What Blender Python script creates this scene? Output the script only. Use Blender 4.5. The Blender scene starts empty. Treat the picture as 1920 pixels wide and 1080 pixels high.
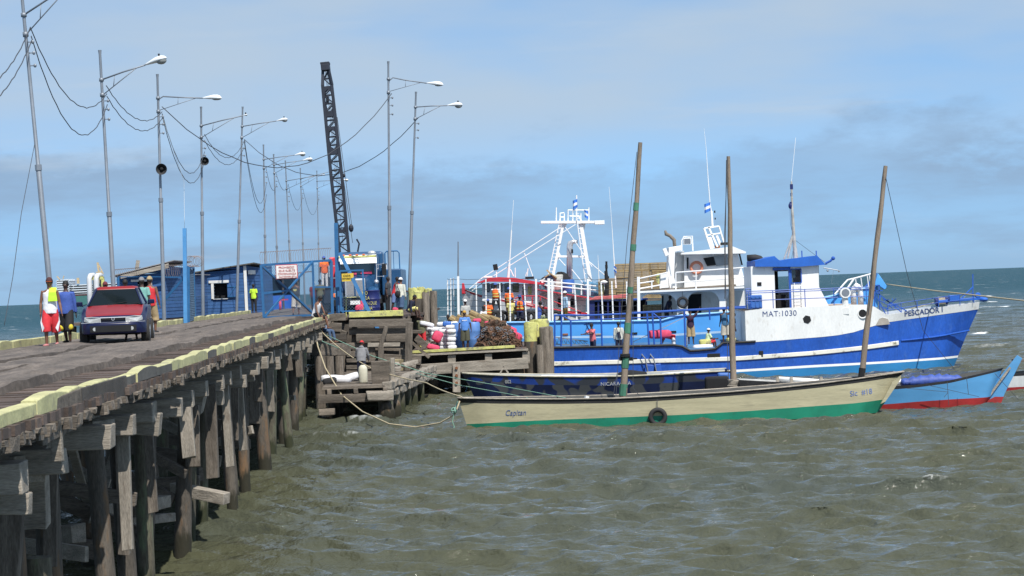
import bpy, bmesh, math, random
import numpy as np
from mathutils import Vector, Matrix, Euler, noise
from mathutils.bvhtree import BVHTree
random.seed(7)
S = bpy.context.scene
COL = S.collection
R = math.radians
# ------------------------------------------------------------------ camera
CAMZ, FPX, ROLL = 4.9, 3800.0, R(2.15)
cam_d = bpy.data.cameras.new('camera'); cam = bpy.data.objects.new('camera', cam_d); COL.objects.link(cam)
cam_d.sensor_width = 36; cam_d.lens = FPX / 1920 * 36; cam_d.clip_start = 0.5; cam_d.clip_end = 30000
_ca, _sa = math.cos(ROLL), math.sin(ROLL)
PITCH = 4.0 / FPX
_r = Vector((_ca, 0, -_sa)); _u = Vector((_sa, PITCH, _ca)); _b = _r.cross(_u)
_u = _b.cross(_r).normalized(); _b.normalize()
cam.matrix_world = Matrix(((_r.x, _u.x, _b.x, 0), (_r.y, _u.y, _b.y, 0), (_r.z, _u.z, _b.z, CAMZ), (0, 0, 0, 1)))
S.camera = cam
# ------------------------------------------------------------------ sun and sky
SUN_EL, SUN_AZ = R(55), R(154)       # azimuth measured clockwise from +Y (north): behind the camera, to the right
sdir = Vector((math.sin(SUN_AZ) * math.cos(SUN_EL), math.cos(SUN_AZ) * math.cos(SUN_EL), math.sin(SUN_EL)))
sl = bpy.data.lights.new('sun', 'SUN'); sun = bpy.data.objects.new('sun', sl); COL.objects.link(sun)
sl.energy = 4.9; sl.angle = R(0.5); sl.color = (1.0, 0.955, 0.88)
sun.rotation_euler = sdir.to_track_quat('Z', 'Y').to_euler(); sun.location = (40, -40, 80)
W = bpy.data.worlds.new('World'); S.world = W; W.use_nodes = True
nt = W.node_tree; nt.nodes.clear()
def N(t, **kw):
    n = nt.nodes.new(t)
    for k, v in kw.items(): setattr(n, k, v)
    return n
L = lambda a, b: nt.links.new(a, b)
out = N('ShaderNodeOutputWorld'); bg = N('ShaderNodeBackground'); bg.inputs['Strength'].default_value = 0.1
sky = N('ShaderNodeTexSky', sky_type='NISHITA'); sky.sun_disc = False
sky.sun_elevation = SUN_EL; sky.sun_rotation = SUN_AZ; sky.dust_density = 0.3; sky.ozone_density = 3.0; sky.air_density = 0.9
tc = N('ShaderNodeTexCoord')
lift = N('ShaderNodeVectorMath', operation='ADD'); lift.inputs[1].default_value = (0, 0, 0.12)
nrm = N('ShaderNodeVectorMath', operation='NORMALIZE')
L(tc.outputs['Generated'], lift.inputs[0]); L(lift.outputs[0], nrm.inputs[0]); L(nrm.outputs[0], sky.inputs['Vector'])
gain = N('ShaderNodeVectorMath', operation='MULTIPLY'); gain.inputs[1].default_value = (1.06, 1.40, 1.52); L(sky.outputs[0], gain.inputs[0])
sep = N('ShaderNodeSeparateXYZ'); L(tc.outputs['Generated'], sep.inputs[0])
def math_(op, a, b=None, clamp=False):
    m = N('ShaderNodeMath', operation=op); m.use_clamp = clamp
    for i, x in enumerate((a, b)):
        if x is None: continue
        if isinstance(x, (int, float)): m.inputs[i].default_value = x
        else: L(x, m.inputs[i])
    return m.outputs[0]
def maprange(x, a, b, c=0.0, d=1.0):
    m = N('ShaderNodeMapRange', interpolation_type='SMOOTHSTEP'); L(x, m.inputs[0])
    for i, v in enumerate((a, b, c, d)): m.inputs[i + 1].default_value = v
    return m.outputs[0]
def cnoise(scale_vec, scale, detail, rough=.55, off=(0, 0, 0)):
    mp = N('ShaderNodeMapping'); mp.inputs['Scale'].default_value = scale_vec; mp.inputs['Location'].default_value = off
    L(tc.outputs['Generated'], mp.inputs[0])
    n = N('ShaderNodeTexNoise'); n.inputs['Scale'].default_value = scale; n.inputs['Detail'].default_value = detail
    n.inputs['Roughness'].default_value = rough; L(mp.outputs[0], n.inputs['Vector']); return n.outputs['Fac']
z = sep.outputs[2]
# high thin veil of cloud
veil = math_('MULTIPLY', maprange(cnoise((1, 1, 4.0), 3.0, 5, .5, (1.3, 0, .2)), .30, .62), maprange(z, 0.03, 0.10), True)
mx1 = N('ShaderNodeMix', data_type='RGBA'); mx1.inputs['B'].default_value = (4.4, 5.25, 6.1, 1)
L(gain.outputs[0], mx1.inputs['A']); L(math_('MULTIPLY', math_('ADD', math_('MULTIPLY', veil, .72), .14), .98), mx1.inputs['Factor'])
# low band of blue-grey cumulus above the horizon
band = math_('MULTIPLY', maprange(z, 0.0, 0.02, 1.0, 1.0), maprange(z, 0.105, 0.04), True)
edge = cnoise((1, 1, 2.6), 9.0, 7, .62, (4.1, 2.2, .35))
zb = math_('ADD', z, math_('MULTIPLY', math_('SUBTRACT', edge, .5), .16))
low = maprange(zb, 0.078, 0.048)
pat = maprange(cnoise((1, 1, 5.0), 7.0, 7, .6, (0, 3, .1)), .36, .66, .5, 1.0)
mx2 = N('ShaderNodeMix', data_type='RGBA'); mx2.inputs['B'].default_value = (2.5, 3.65, 5.2, 1)
L(mx1.outputs['Result'], mx2.inputs['A']); L(math_('MULTIPLY', math_('MAXIMUM', math_('MULTIPLY', low, pat), maprange(z, .035, .0, 0, .85)), .88), mx2.inputs['Factor'])
wisp = maprange(cnoise((1, 1, 9.0), 5.0, 8, .6, (2, 1, .7)), .55, .75)
mx3 = N('ShaderNodeMix', data_type='RGBA'); mx3.inputs['B'].default_value = (4.6, 5.5, 6.5, 1)
L(mx2.outputs['Result'], mx3.inputs['A']); L(math_('MULTIPLY', wisp, .45), mx3.inputs['Factor'])
L(mx3.outputs['Result'], bg.inputs['Color']); L(bg.outputs[0], out.inputs[0])
S.view_settings.view_transform = 'Standard'; S.view_settings.look = 'None'; S.view_settings.exposure = 0.22; S.view_settings.gamma = 1
S.render.engine = 'CYCLES'
# ------------------------------------------------------------------ helpers
def at(u, v, Y):
    """world point at depth Y seen at photo pixel (u, v)"""
    dx = (u - 960) / FPX; dy = (540 - v) / FPX
    d = _r * dx + _u * dy - _b
    t = Y / d.y
    return Vector((d.x * t, Y, CAMZ + d.z * t))
def V(*a): return Vector(a)
def lerp(a, b, t): return a + (b - a) * t
def interp(pts, x):
    if pts[0][0] > pts[-1][0]: pts = pts[::-1]
    if x <= pts[0][0]: return pts[0][1]
    for (a, b), (c, d) in zip(pts, pts[1:]):
        if x <= c: return b + (d - b) * (x - a) / (c - a) if c > a else d
    return pts[-1][1]
BASE = {}
def tagit(o, label=None, cat=None, group=None, kind=None):
    if label: o['label'] = label
    if cat: o['category'] = cat
    if group: o['group'] = group
    if kind: o['kind'] = kind
    return o
def thing(name, label, cat, loc=(0, 0, 0), rz=0, group=None):
    o = bpy.data.objects.new(name, None); COL.objects.link(o); o.empty_display_size = .3
    o.location = loc; o.rotation_euler = (0, 0, rz); BASE[o.name] = Vector(loc)
    return tagit(o, label, cat, group)
class MB:
    def __init__(s): s.v = []; s.f = []; s.m = []
    def add(s, vs, fs, m=0):
        b = len(s.v); s.v += [tuple(x) for x in vs]; s.f += [tuple(b + i for i in f) for f in fs]; s.m += [m] * len(fs); return s
    def box(s, c, d, rot=None, m=0, j=0):
        c = Vector(c); hx, hy, hz = d[0] / 2, d[1] / 2, d[2] / 2
        vs = [Vector((x * hx, y * hy, z * hz)) for x in (-1, 1) for y in (-1, 1) for z in (-1, 1)]
        if j: vs = [p + Vector((random.uniform(-j, j), random.uniform(-j, j), random.uniform(-j, j))) for p in vs]
        if rot is not None:
            Rm = rot if isinstance(rot, Matrix) else Euler(rot).to_matrix()
            vs = [Rm @ p for p in vs]
        return s.add([c + p for p in vs], [(0, 1, 3, 2), (4, 6, 7, 5), (0, 4, 5, 1), (2, 3, 7, 6), (0, 2, 6, 4), (1, 5, 7, 3)], m)
    def span(s, a, b, m=0): # axis box from corner to corner
        a = Vector(a); b = Vector(b)
        return s.box((a + b) / 2, [abs(x) for x in (b - a)], m=m)
    def bar(s, p, q, w, h=None, m=0, up=(0, 0, 1), j=0):
        p = Vector(p); q = Vector(q); h = h or w; d = (q - p); l = d.length
        if l < 1e-6: return s
        d.normalize(); up = Vector(up)
        if abs(d.dot(up)) > .98: up = Vector((0, 1, 0))
        x = d.cross(up).normalized(); z = x.cross(d)
        return s.box((p + q) / 2, (w, l, h), Matrix((x, d, z)).transposed(), m, j)
    def tube(s, pts, r, n=8, m=0, cap=True):
        pts = [Vector(p) for p in pts]; k = len(pts)
        rs = r if isinstance(r, (list, tuple)) else [r] * k
        vs = []; prev = None
        for i, p in enumerate(pts):
            d = (pts[min(i + 1, k - 1)] - pts[max(i - 1, 0)]).normalized()
            if prev is None:
                x = d.orthogonal().normalized()
            else:
                x = (prev - d * prev.dot(d)); x = x.normalized() if x.length > 1e-5 else d.orthogonal().normalized()
            prev = x; y = d.cross(x)
            rr = rs[i] if isinstance(rs[i], (list, tuple)) else (rs[i], rs[i])
            vs += [p + x * math.cos(2 * math.pi * a / n) * rr[0] + y * math.sin(2 * math.pi * a / n) * rr[1] for a in range(n)]
        fs = [(i * n + a, i * n + (a + 1) % n, (i + 1) * n + (a + 1) % n, (i + 1) * n + a) for i in range(k - 1) for a in range(n)]
        if cap: fs += [tuple(range(n))[::-1], tuple((k - 1) * n + a for a in range(n))]
        return s.add(vs, fs, m)
    def rings(s, rings, m=0, cap=True, closed=True):
        n = len(rings[0]); vs = [p for r_ in rings for p in r_]; k = len(rings)
        rng = n if closed else n - 1
        fs = [(i * n + a, i * n + (a + 1) % n, (i + 1) * n + (a + 1) % n, (i + 1) * n + a) for i in range(k - 1) for a in range(rng)]
        if cap: fs += [tuple(range(n))[::-1], tuple((k - 1) * n + a for a in range(n))]
        return s.add(vs, fs, m)
    def ell(s, c, r, n=12, k=8, m=0, rot=None, zmin=-1.0, fn=None):
        c = Vector(c); rr = r if isinstance(r, (list, tuple)) else (r, r, r); rg = []
        for i in range(k + 1):
            t = lerp(math.asin(max(-1, zmin)), math.pi / 2, i / k); cz, cr = math.sin(t), max(math.cos(t), .01)
            ring = []
            for a in range(n):
                p = Vector((rr[0] * cr * math.cos(2 * math.pi * a / n), rr[1] * cr * math.sin(2 * math.pi * a / n), rr[2] * cz))
                if fn: p = fn(p)
                if rot is not None: p = rot @ p
                ring.append(c + p)
            rg.append(ring)
        return s.rings(rg, m)
    def torus(s, c, R_, r_, axis='y', n=20, k=8, m=0):
        vs = []
        for i in range(n):
            a = 2 * math.pi * i / n
            for j in range(k):
                b = 2 * math.pi * j / k; q = R_ + r_ * math.cos(b)
                p = (q * math.cos(a), r_ * math.sin(b), q * math.sin(a)) if axis == 'y' else (r_ * math.sin(b), q * math.cos(a), q * math.sin(a)) if axis == 'x' else (q * math.cos(a), q * math.sin(a), r_ * math.sin(b))
                vs.append(Vector(c) + Vector(p))
        return s.add(vs, [(i * k + j, i * k + (j + 1) % k, ((i + 1) % n) * k + (j + 1) % k, ((i + 1) % n) * k + j) for i in range(n) for j in range(k)], m)
    def prism(s, pts, dvec, m=0):  # polygon (3d pts) extruded along dvec
        pts = [Vector(p) for p in pts]; n = len(pts); d = Vector(dvec)
        return s.add(pts + [p + d for p in pts], [tuple(range(n)), tuple(range(2 * n - 1, n - 1, -1))] + [(i, i + n, (i + 1) % n + n, (i + 1) % n) for i in range(n)], m)
    def build(s, name, mats, parent=None, origin=None, smooth=False, bevel=0, remesh=0, tag=None, auto=None):
        off = BASE.get(parent.name, Vector()) if parent is not None else Vector(origin) if origin is not None else Vector()
        me = bpy.data.meshes.new(name); me.from_pydata([(x - off.x, y - off.y, z_ - off.z) for x, y, z_ in s.v], [], s.f)
        mats = mats if isinstance(mats, (list, tuple)) else [mats]
        for mm in mats: me.materials.append(mm)
        if len(mats) > 1: me.polygons.foreach_set('material_index', s.m)
        bm = bmesh.new(); bm.from_mesh(me); bmesh.ops.recalc_face_normals(bm, faces=bm.faces); bm.to_mesh(me); bm.free()
        if smooth: me.polygons.foreach_set('use_smooth', [True] * len(me.polygons))
        if auto: 
            me.polygons.foreach_set('use_smooth', [True] * len(me.polygons)); me.set_sharp_from_angle(angle=R(auto))
        me.update()
        o = bpy.data.objects.new(name, me); COL.objects.link(o)
        if parent is not None: o.parent = parent; BASE[o.name] = off
        elif origin is not None: o.location = origin; BASE[o.name] = Vector(origin)
        if bevel:
            b = o.modifiers.new('bevel', 'BEVEL'); b.width = bevel; b.segments = 2; b.limit_method = 'ANGLE'
        if remesh:
            b = o.modifiers.new('remesh', 'REMESH'); b.mode = 'VOXEL'; b.voxel_size = remesh; b.use_smooth_shade = True
        if tag: tagit(o, **tag)
        return o
def dup(root, loc=None, rz=None, label=None, group=None, mats=None):
    r_ = root.copy(); COL.objects.link(r_)
    if loc is not None: r_.location = loc
    if rz is not None: r_.rotation_euler = (r_.rotation_euler[0], r_.rotation_euler[1], rz)
    if label: r_['label'] = label
    if group: r_['group'] = group
    BASE[r_.name] = Vector(r_.location)
    for ch in list(root.children):
        c = ch.copy(); COL.objects.link(c); c.parent = r_
        for g in list(ch.children):
            d = g.copy(); COL.objects.link(d); d.parent = c
    return r_
# ------------------------------------------------------------------ materials
def mat(name, col, rough=.6, metal=0, var=.18, scale=2.0, bump=0, bscale=25, island=0, patch=None, pscale=1.5, pth=.6, stretch=(1, 1, 1), pst=None, spec=.5, fine=0, coord='Object', psoft=.10, pdet=7, tide=None):
    m = bpy.data.materials.new(name); m.use_nodes = True; t = m.node_tree; nd = t.nodes; lk = t.links.new
    b = nd['Principled BSDF']; b.inputs['Roughness'].default_value = rough; b.inputs['Metallic'].default_value = metal
    b.inputs['Specular IOR Level'].default_value = spec
    co = nd.new('ShaderNodeTexCoord').outputs[coord]
    def noi(sc, det, st=stretch, rg=.6):
        mp = nd.new('ShaderNodeMapping'); mp.inputs['Scale'].default_value = st; lk(co, mp.inputs[0])
        n = nd.new('ShaderNodeTexNoise'); n.inputs['Scale'].default_value = sc; n.inputs['Detail'].default_value = det; n.inputs['Roughness'].default_value = rg
        lk(mp.outputs[0], n.inputs['Vector']); return n.outputs['Fac']
    def mr(x, a, b_, c, d):
        q = nd.new('ShaderNodeMapRange'); lk(x, q.inputs[0])
        for i, vv in enumerate((a, b_, c, d)): q.inputs[i + 1].default_value = vv
        return q.outputs[0]
    cur = nd.new('ShaderNodeRGB').outputs[0]; cur.default_value = (*col, 1)
    def mulv(cur, fac):
        q = nd.new('ShaderNodeVectorMath'); q.operation = 'SCALE'; lk(cur, q.inputs[0]); lk(fac, q.inputs['Scale']); return q.outputs[0]
    if var: cur = mulv(cur, mr(noi(scale, 5), .3, .7, 1 - var, 1 + var))
    if fine: cur = mulv(cur, mr(noi(scale * 12, 4), .3, .7, 1 - fine, 1 + fine))
    if island:
        g = nd.new('ShaderNodeNewGeometry'); cur = mulv(cur, mr(g.outputs['Random Per Island'], 0, 1, 1 - island, 1 + island))
    if patch:
        q = nd.new('ShaderNodeMix'); q.data_type = 'RGBA'; lk(cur, q.inputs['A']); q.inputs['B'].default_value = (*patch, 1)
        lk(mr(noi(pscale, pdet, pst or stretch, .68), pth - .03, pth + psoft, 0, 1), q.inputs['Factor']); cur = q.outputs['Result']
    if tide:
        g = nd.new('ShaderNodeNewGeometry'); sp_ = nd.new('ShaderNodeSeparateXYZ'); lk(g.outputs['Position'], sp_.inputs[0])
        ad = nd.new('ShaderNodeMath'); ad.operation = 'MULTIPLY_ADD'; lk(noi(2.5, 4), ad.inputs[0]); ad.inputs[1].default_value = -.9; lk(sp_.outputs[2], ad.inputs[2])
        q = nd.new('ShaderNodeMix'); q.data_type = 'RGBA'; lk(cur, q.inputs['A']); q.inputs['B'].default_value = (*tide, 1); lk(mr(ad.outputs[0], .12, -.10, 0, 1), q.inputs['Factor']); cur = q.outputs['Result']
    lk(cur, b.inputs['Base Color'])
    if bump:
        bn = nd.new('ShaderNodeBump'); bn.inputs['Strength'].default_value = bump; bn.inputs['Distance'].default_value = .02
        lk(noi(bscale, 5), bn.inputs['Height']); lk(bn.outputs[0], b.inputs['Normal'])
    return m
def rgb(r, g, b):  # sRGB 0-255 to linear
    return tuple(((c / 255) / 12.92 if c <= 10 else (((c / 255) + .055) / 1.055) ** 2.4) for c in (r, g, b))
m_wood = mat('weathered_wood', (.155, .130, .105), .88, var=.45, scale=2.2, bump=.8, bscale=14, island=.4, patch=(.055, .042, .032), pscale=2.0, pth=.56, fine=.35, psoft=.16, stretch=(.45, 3, 3))
m_wood_v = mat('upright_weathered_wood', (.155, .130, .105), .88, var=.45, scale=2.2, bump=.8, bscale=14, island=.4, patch=(.055, .042, .032), pscale=2.0, pth=.56, fine=.35, psoft=.16, stretch=(3, 3, .5))
m_wood_lt = mat('bleached_wood', (.30, .265, .22), .88, var=.35, scale=2.5, bump=.8, bscale=14, island=.35, patch=(.11, .075, .05), pscale=2, pth=.60, fine=.3, psoft=.16, stretch=(.45, 3, 3))
m_wood_lt_v = mat('upright_bleached_wood', (.30, .265, .22), .88, var=.35, scale=2.5, bump=.8, bscale=14, island=.35, patch=(.11, .075, .05), pscale=2, pth=.60, fine=.3, psoft=.16, stretch=(3, 3, .5))
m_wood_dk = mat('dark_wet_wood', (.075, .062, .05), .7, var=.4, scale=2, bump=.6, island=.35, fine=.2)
m_pile = mat('pile_wood', (.085, .072, .058), .85, var=.4, scale=1.3, bump=.9, bscale=9, patch=(.17, .10, .05), pscale=1.1, pth=.56, stretch=(3, 3, .7), fine=.3, tide=(.022, .020, .010))
m_pile_g = mat('pile_wood_lichen', (.095, .085, .06), .85, var=.35, scale=1.3, bump=.9, bscale=9, patch=(.13, .16, .09), pscale=1.3, pth=.55, stretch=(3, 3, .7), fine=.3, tide=(.028, .032, .012))
m_yel = mat('faded_yellow_paint', (.47, .45, .23), .75, var=.22, scale=2.0, bump=.4, patch=(.24, .22, .17), pscale=3.0, pth=.58, fine=.14)
m_yel2 = mat('strong_yellow_paint', (.52, .51, .17), .75, var=.25, scale=2.5, bump=.5, patch=(.20, .18, .13), pscale=3, pth=.54, fine=.15)
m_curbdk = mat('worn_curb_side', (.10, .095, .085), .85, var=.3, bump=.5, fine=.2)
m_mud = mat('muddy_runner', (.13, .107, .09), .95, var=.4, scale=1.0, bump=1.0, bscale=7, patch=(.07, .058, .052), pscale=1.1, pth=.52, fine=.35, stretch=(2.4, .45, 1), psoft=.2)
m_deck = mat('deck_planks', (.085, .062, .052), .9, var=.35, scale=1.0, bump=.5, island=.45, fine=.25, patch=(.15, .12, .10), pscale=1.2, pth=.6)
m_galv = mat('galvanised_steel', (.21, .235, .27), .5, .3, var=.18, scale=1.5, patch=(.25, .20, .16), pscale=1.2, pth=.68)
m_white = mat('white_paint', (.82, .82, .81), .45, var=.06, scale=1.5, patch=(.60, .55, .48), pscale=2.5, pth=.64, psoft=.2, stretch=(1.4, 1.4, .6))
m_whited = mat('weathered_white_paint', (.74, .75, .74), .6, var=.08, scale=.8, bump=.15, bscale=8, patch=(.46, .42, .36), pscale=2.2, pth=.60, fine=.06, stretch=(1.6, 1, .6), psoft=.25)
m_blue = mat('royal_blue_paint', (.016, .085, .42), .45, var=.22, scale=.7, bump=.12, bscale=5, patch=(.10, .20, .48), pscale=1.6, pth=.66, fine=.08)
m_bluerail = mat('blue_rail_paint', (.02, .09, .40), .5, var=.1)
m_gate = mat('gate_blue_paint', (.025, .125, .29), .5, var=.15, scale=4)
m_postblue = mat('sky_blue_paint', (.08, .27, .55), .5, var=.12, scale=3)
m_lblue = mat('light_blue_paint', (.09, .36, .80), .4, var=.1, scale=.6, patch=(.30, .55, .82), pscale=1.2, pth=.67)
m_boot = mat('boot_top_blue', (.025, .20, .45), .5, var=.2, scale=.8, patch=(.10, .22, .30), pscale=3, pth=.6, stretch=(.6, 1, 2), psoft=.2)
m_red = mat('red_paint', (.55, .03, .05), .5, var=.12)
m_dred = mat('dark_red_antifouling', (.30, .018, .018), .6, var=.25, scale=1.2, fine=.1)
m_black = mat('black_paint', (.018, .018, .02), .6, var=.4, scale=2, patch=(.08, .075, .07), pscale=2.5, pth=.62)
m_rubber = mat('black_rubber', (.022, .022, .024), .8, var=.2)
m_dark = mat('dark_interior', (.010, .011, .013), .9, var=.2)
m_glass = mat('dark_glass', (.02, .03, .035), .08, var=.1, spec=.9)
m_chrome = mat('chrome', (.62, .63, .65), .3, .5, var=.05)
m_rope = mat('tan_rope', (.42, .36, .24), .9, var=.2, scale=8)
m_rope_g = mat('green_rope', (.20, .36, .28), .9, var=.2, scale=8)
m_cable = mat('cable_black', (.05, .055, .065), .7, var=.1)
m_rust = mat('rusty_steel', (.22, .09, .04), .85, var=.4, scale=3, bump=.4)
m_cranemat = mat('dark_crane_steel', (.018, .022, .035), .55, var=.3, scale=2)
m_trap = mat('trap_slats', (.33, .24, .12), .9, var=.25, scale=2, bump=.5, island=.35, fine=.2)
m_trap_br = mat('old_brown_traps', (.12, .065, .04), .95, var=.4, scale=4, bump=.5, island=.5, fine=.3)
m_sack = mat('white_sack', (.66, .66, .68), .8, var=.12, scale=5, bump=.4, bscale=12, island=.1)
m_pink = mat('pink_sack', (.60, .06, .13), .8, var=.2, scale=5, bump=.4, bscale=12)
m_bbar = mat('blue_plastic', (.04, .14, .45), .5, var=.15, scale=3)
m_navy = mat('navy_paint', (.012, .02, .12), .5, var=.15)
m_truck = mat('truck_blue', (.015, .07, .17), .3, var=.15, spec=.7)
m_houseblue = mat('house_blue_boards', (.028, .095, .25), .75, var=.18, scale=2.5, bump=.3, island=.12, patch=(.12, .20, .38), pscale=3, pth=.68)
m_housetrim = mat('house_trim', (.68, .68, .66), .7, var=.1)
m_roofz = mat('zinc_roof', (.30, .29, .29), .6, .2, var=.2)
m_cream = mat('cream_hull_paint', (.40, .365, .235), .65, var=.16, scale=1.2, bump=.2, bscale=5, patch=(.22, .20, .14), pscale=2.6, pth=.60, stretch=(.35, 1, 3), fine=.08, psoft=.2)
m_green = mat('green_hull_paint', (.008, .21, .125), .55, var=.22, scale=1.0, bump=.15, patch=(.02, .10, .06), pscale=1.5, pth=.62)
m_green_w = mat('weedy_hull_bottom', (.02, .05, .02), .7, var=.4, scale=2)
m_orange = mat('orange_vest', (.85, .17, .02), .7, var=.1)
m_ltblueboat = mat('pale_blue_hull', (.085, .29, .55), .55, var=.13, scale=1.2, bump=.15, patch=(.10, .26, .48), pscale=2.5, pth=.60, stretch=(.5, 1, 2), psoft=.2)
def text(s_, size, m, parent, p, rot=(R(90), 0, 0), ext=.004, name='lettering', proj=None, sx=1.0, shear=0, origin=None, space=1.0, bold=0):
    cu = bpy.data.curves.new('t', 'FONT'); cu.body = s_; cu.size = size; cu.extrude = ext; cu.shear = shear; cu.space_character = space; cu.space_line = .95; cu.offset = bold
    to = bpy.data.objects.new('t', cu); COL.objects.link(to)
    dg = bpy.context.evaluated_depsgraph_get(); me = bpy.data.meshes.new_from_object(to.evaluated_get(dg)); me.name = name
    bpy.data.objects.remove(to); bpy.data.curves.remove(cu)
    Rm = Euler(rot).to_matrix(); off = BASE.get(parent.name, Vector()) if parent is not None else Vector(origin or (0, 0, 0))
    for v_ in me.vertices:
        q = Rm @ Vector((v_.co.x * sx, v_.co.y, v_.co.z)) + Vector(p)
        if callable(proj): q.y = proj(q.x, q.z) - .012 - v_.co.z
        elif proj:
            h = proj.ray_cast(Vector((q.x, 0, q.z)), Vector((0, 1, 0)))
            if h[0] is not None: q.y = h[0].y - .012 - v_.co.z
        v_.co = q - off
    me.materials.clear(); me.materials.append(m)
    o = bpy.data.objects.new(name, me); COL.objects.link(o)
    if parent is not None: o.parent = parent
    return o
def bvh(mb): return BVHTree.FromPolygons([Vector(v_) for v_ in mb.v], mb.f)
def rope(pts, r_, m, label, cat='rope', group=None, name='rope', sag=0, n=20, parent=None):
    """catenary-like line through control points"""
    P = []
    for a, b in zip(pts, pts[1:]):
        a = Vector(a); b = Vector(b)
        for i in range(n):
            t = i / n; q = a.lerp(b, t); q.z -= sag * 4 * t * (1 - t); P.append(q)
    P.append(Vector(pts[-1]))
    o = MB().tube(P, r_, 5).build(name, m, parent, origin=None if parent else P[0], smooth=True)
    if parent is None: tagit(o, label, cat, group)
    return o
# ------------------------------------------------------------------ water
def build_water():
    st = .0021; y = [9.0]
    while y[-1] < 14000: y.append(y[-1] * (1 + st if y[-1] < 400 else 1 + st * 3))
    y = np.array(y); ang = np.linspace(-R(27), R(27), int(2 * R(27) / st)); tx = np.tan(ang)
    Yg, Tg = np.meshgrid(y, tx, indexing='ij'); Xg = Yg * Tg; cell = Yg * st
    rs = np.random.RandomState(5); H = np.zeros_like(Xg); DX = np.zeros_like(Xg); DY = np.zeros_like(Xg)
    for i in range(84):
        lam = 0.45 * (9 / .45) ** (i / 83) * rs.uniform(.85, 1.15); k = 2 * np.pi / lam
        th = R(-108) + rs.normal(0, .38)                      # wind waves running in towards the pier
        kx, ky = k * math.cos(th), k * math.sin(th); ph = rs.uniform(0, 6.28)
        amp = .0088 * lam ** .58 / (1 + (lam / 4.5) ** 2) * (1.6 if lam < 2.4 else 1.05)
        att = np.clip((lam / cell - 2.2) / 1.5, 0, 1)
        arg = kx * Xg + ky * Yg + ph; H += amp * att * np.sin(arg)
        q = .75 * amp * att * np.cos(arg); DX += q * math.cos(th); DY += q * math.sin(th)
    gust = 1 + .35 * np.sin(Xg * .021 + Yg * .047 + 1) * np.sin(Xg * .05 - Yg * .013)
    calm = np.where((Xg < -6.2 - .05 * Yg) & (Yg < 130), .8, 1.0)
    H *= gust * calm
    V3 = np.stack([Xg + DX, Yg + DY, H], -1).reshape(-1, 3)
    ny, nx = Xg.shape; idx = np.arange(ny * nx).reshape(ny, nx)
    F = np.stack([idx[:-1, :-1], idx[:-1, 1:], idx[1:, 1:], idx[1:, :-1]], -1).reshape(-1, 4)
    me = bpy.data.meshes.new('sea'); me.vertices.add(len(V3)); me.vertices.foreach_set('co', V3.ravel().astype(np.float32))
    me.loops.add(F.size); me.loops.foreach_set('vertex_index', F.ravel().astype(np.int32))
    me.polygons.add(len(F)); me.polygons.foreach_set('loop_start', np.arange(0, F.size, 4, dtype=np.int32))
    me.polygons.foreach_set('use_smooth', np.ones(len(F), bool)); me.update(calc_edges=True)
    at_ = me.attributes.new('foam', 'FLOAT', 'POINT')
    sd = .135
    fo = np.clip((H - .275) / .07, 0, 1); at_.data.foreach_set('value', fo.ravel().astype(np.float32))
    m = bpy.data.materials.new('sea_water'); m.use_nodes = True; t = m.node_tree; nd = t.nodes; lk = t.links.new
    b = nd['Principled BSDF']; b.inputs['Roughness'].default_value = .10; b.inputs['IOR'].default_value = 1.33
    g = nd.new('ShaderNodeNewGeometry'); sp = nd.new('ShaderNodeSeparateXYZ'); lk(g.outputs['Position'], sp.inputs[0])
    def mr(x, a, b_, c, d, sm=True):
        q = nd.new('ShaderNodeMapRange'); q.interpolation_type = 'SMOOTHSTEP' if sm else 'LINEAR'; lk(x, q.inputs[0])
        for i, vv in enumerate((a, b_, c, d)): q.inputs[i + 1].default_value = vv
        return q.outputs[0]
    def noi(sc, det, stv=(1, 1, 1), rg=.55):
        mp = nd.new('ShaderNodeMapping'); mp.inputs['Scale'].default_value = stv; lk(g.outputs['Position'], mp.inputs[0])
        n = nd.new('ShaderNodeTexNoise'); n.inputs['Scale'].default_value = sc; n.inputs['Detail'].default_value = det; n.inputs['Roughness'].default_value = rg
        lk(mp.outputs[0], n.inputs['Vector']); return n.outputs['Fac']
    def mix(f, a, b_):
        q = nd.new('ShaderNodeMix'); q.data_type = 'RGBA'
        if isinstance(f, float): q.inputs['Factor'].default_value = f
        else: lk(f, q.inputs['Factor'])
        for s_, x in (('A', a), ('B', b_)):
            if isinstance(x, tuple): q.inputs[s_].default_value = (*x, 1)
            else: lk(x, q.inputs[s_])
        return q.outputs['Result']
    def mth(op, a, b_):
        q = nd.new('ShaderNodeMath'); q.operation = op
        for i, x in enumerate((a, b_)):
            if isinstance(x, (int, float)): q.inputs[i].default_value = x
            else: lk(x, q.inputs[i])
        return q.outputs[0]
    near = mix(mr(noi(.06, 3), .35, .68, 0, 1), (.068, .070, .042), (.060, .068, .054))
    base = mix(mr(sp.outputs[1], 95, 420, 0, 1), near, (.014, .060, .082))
    foam = mth('MULTIPLY', nd.new('ShaderNodeAttribute').outputs['Fac'], mr(noi(2.2, 6, (1, 1, 1), .7), .42, .58, 0, 1))
    nd['Attribute'].attribute_name = 'foam'
    caps = mth('MULTIPLY', mr(noi(.16, 7, (.6, 1, 1), .62), .625, .67, 0, 1), mr(sp.outputs[1], 100, 160, 0, 1))
    caps = mth('MULTIPLY', caps, mr(noi(.9, 6, (.5, 1, 1), .7), .40, .55, .1, 1))
    fa = mth('MAXIMUM', foam, caps)
    lk(mix(fa, base, (.72, .75, .77)), b.inputs['Base Color'])
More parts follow.
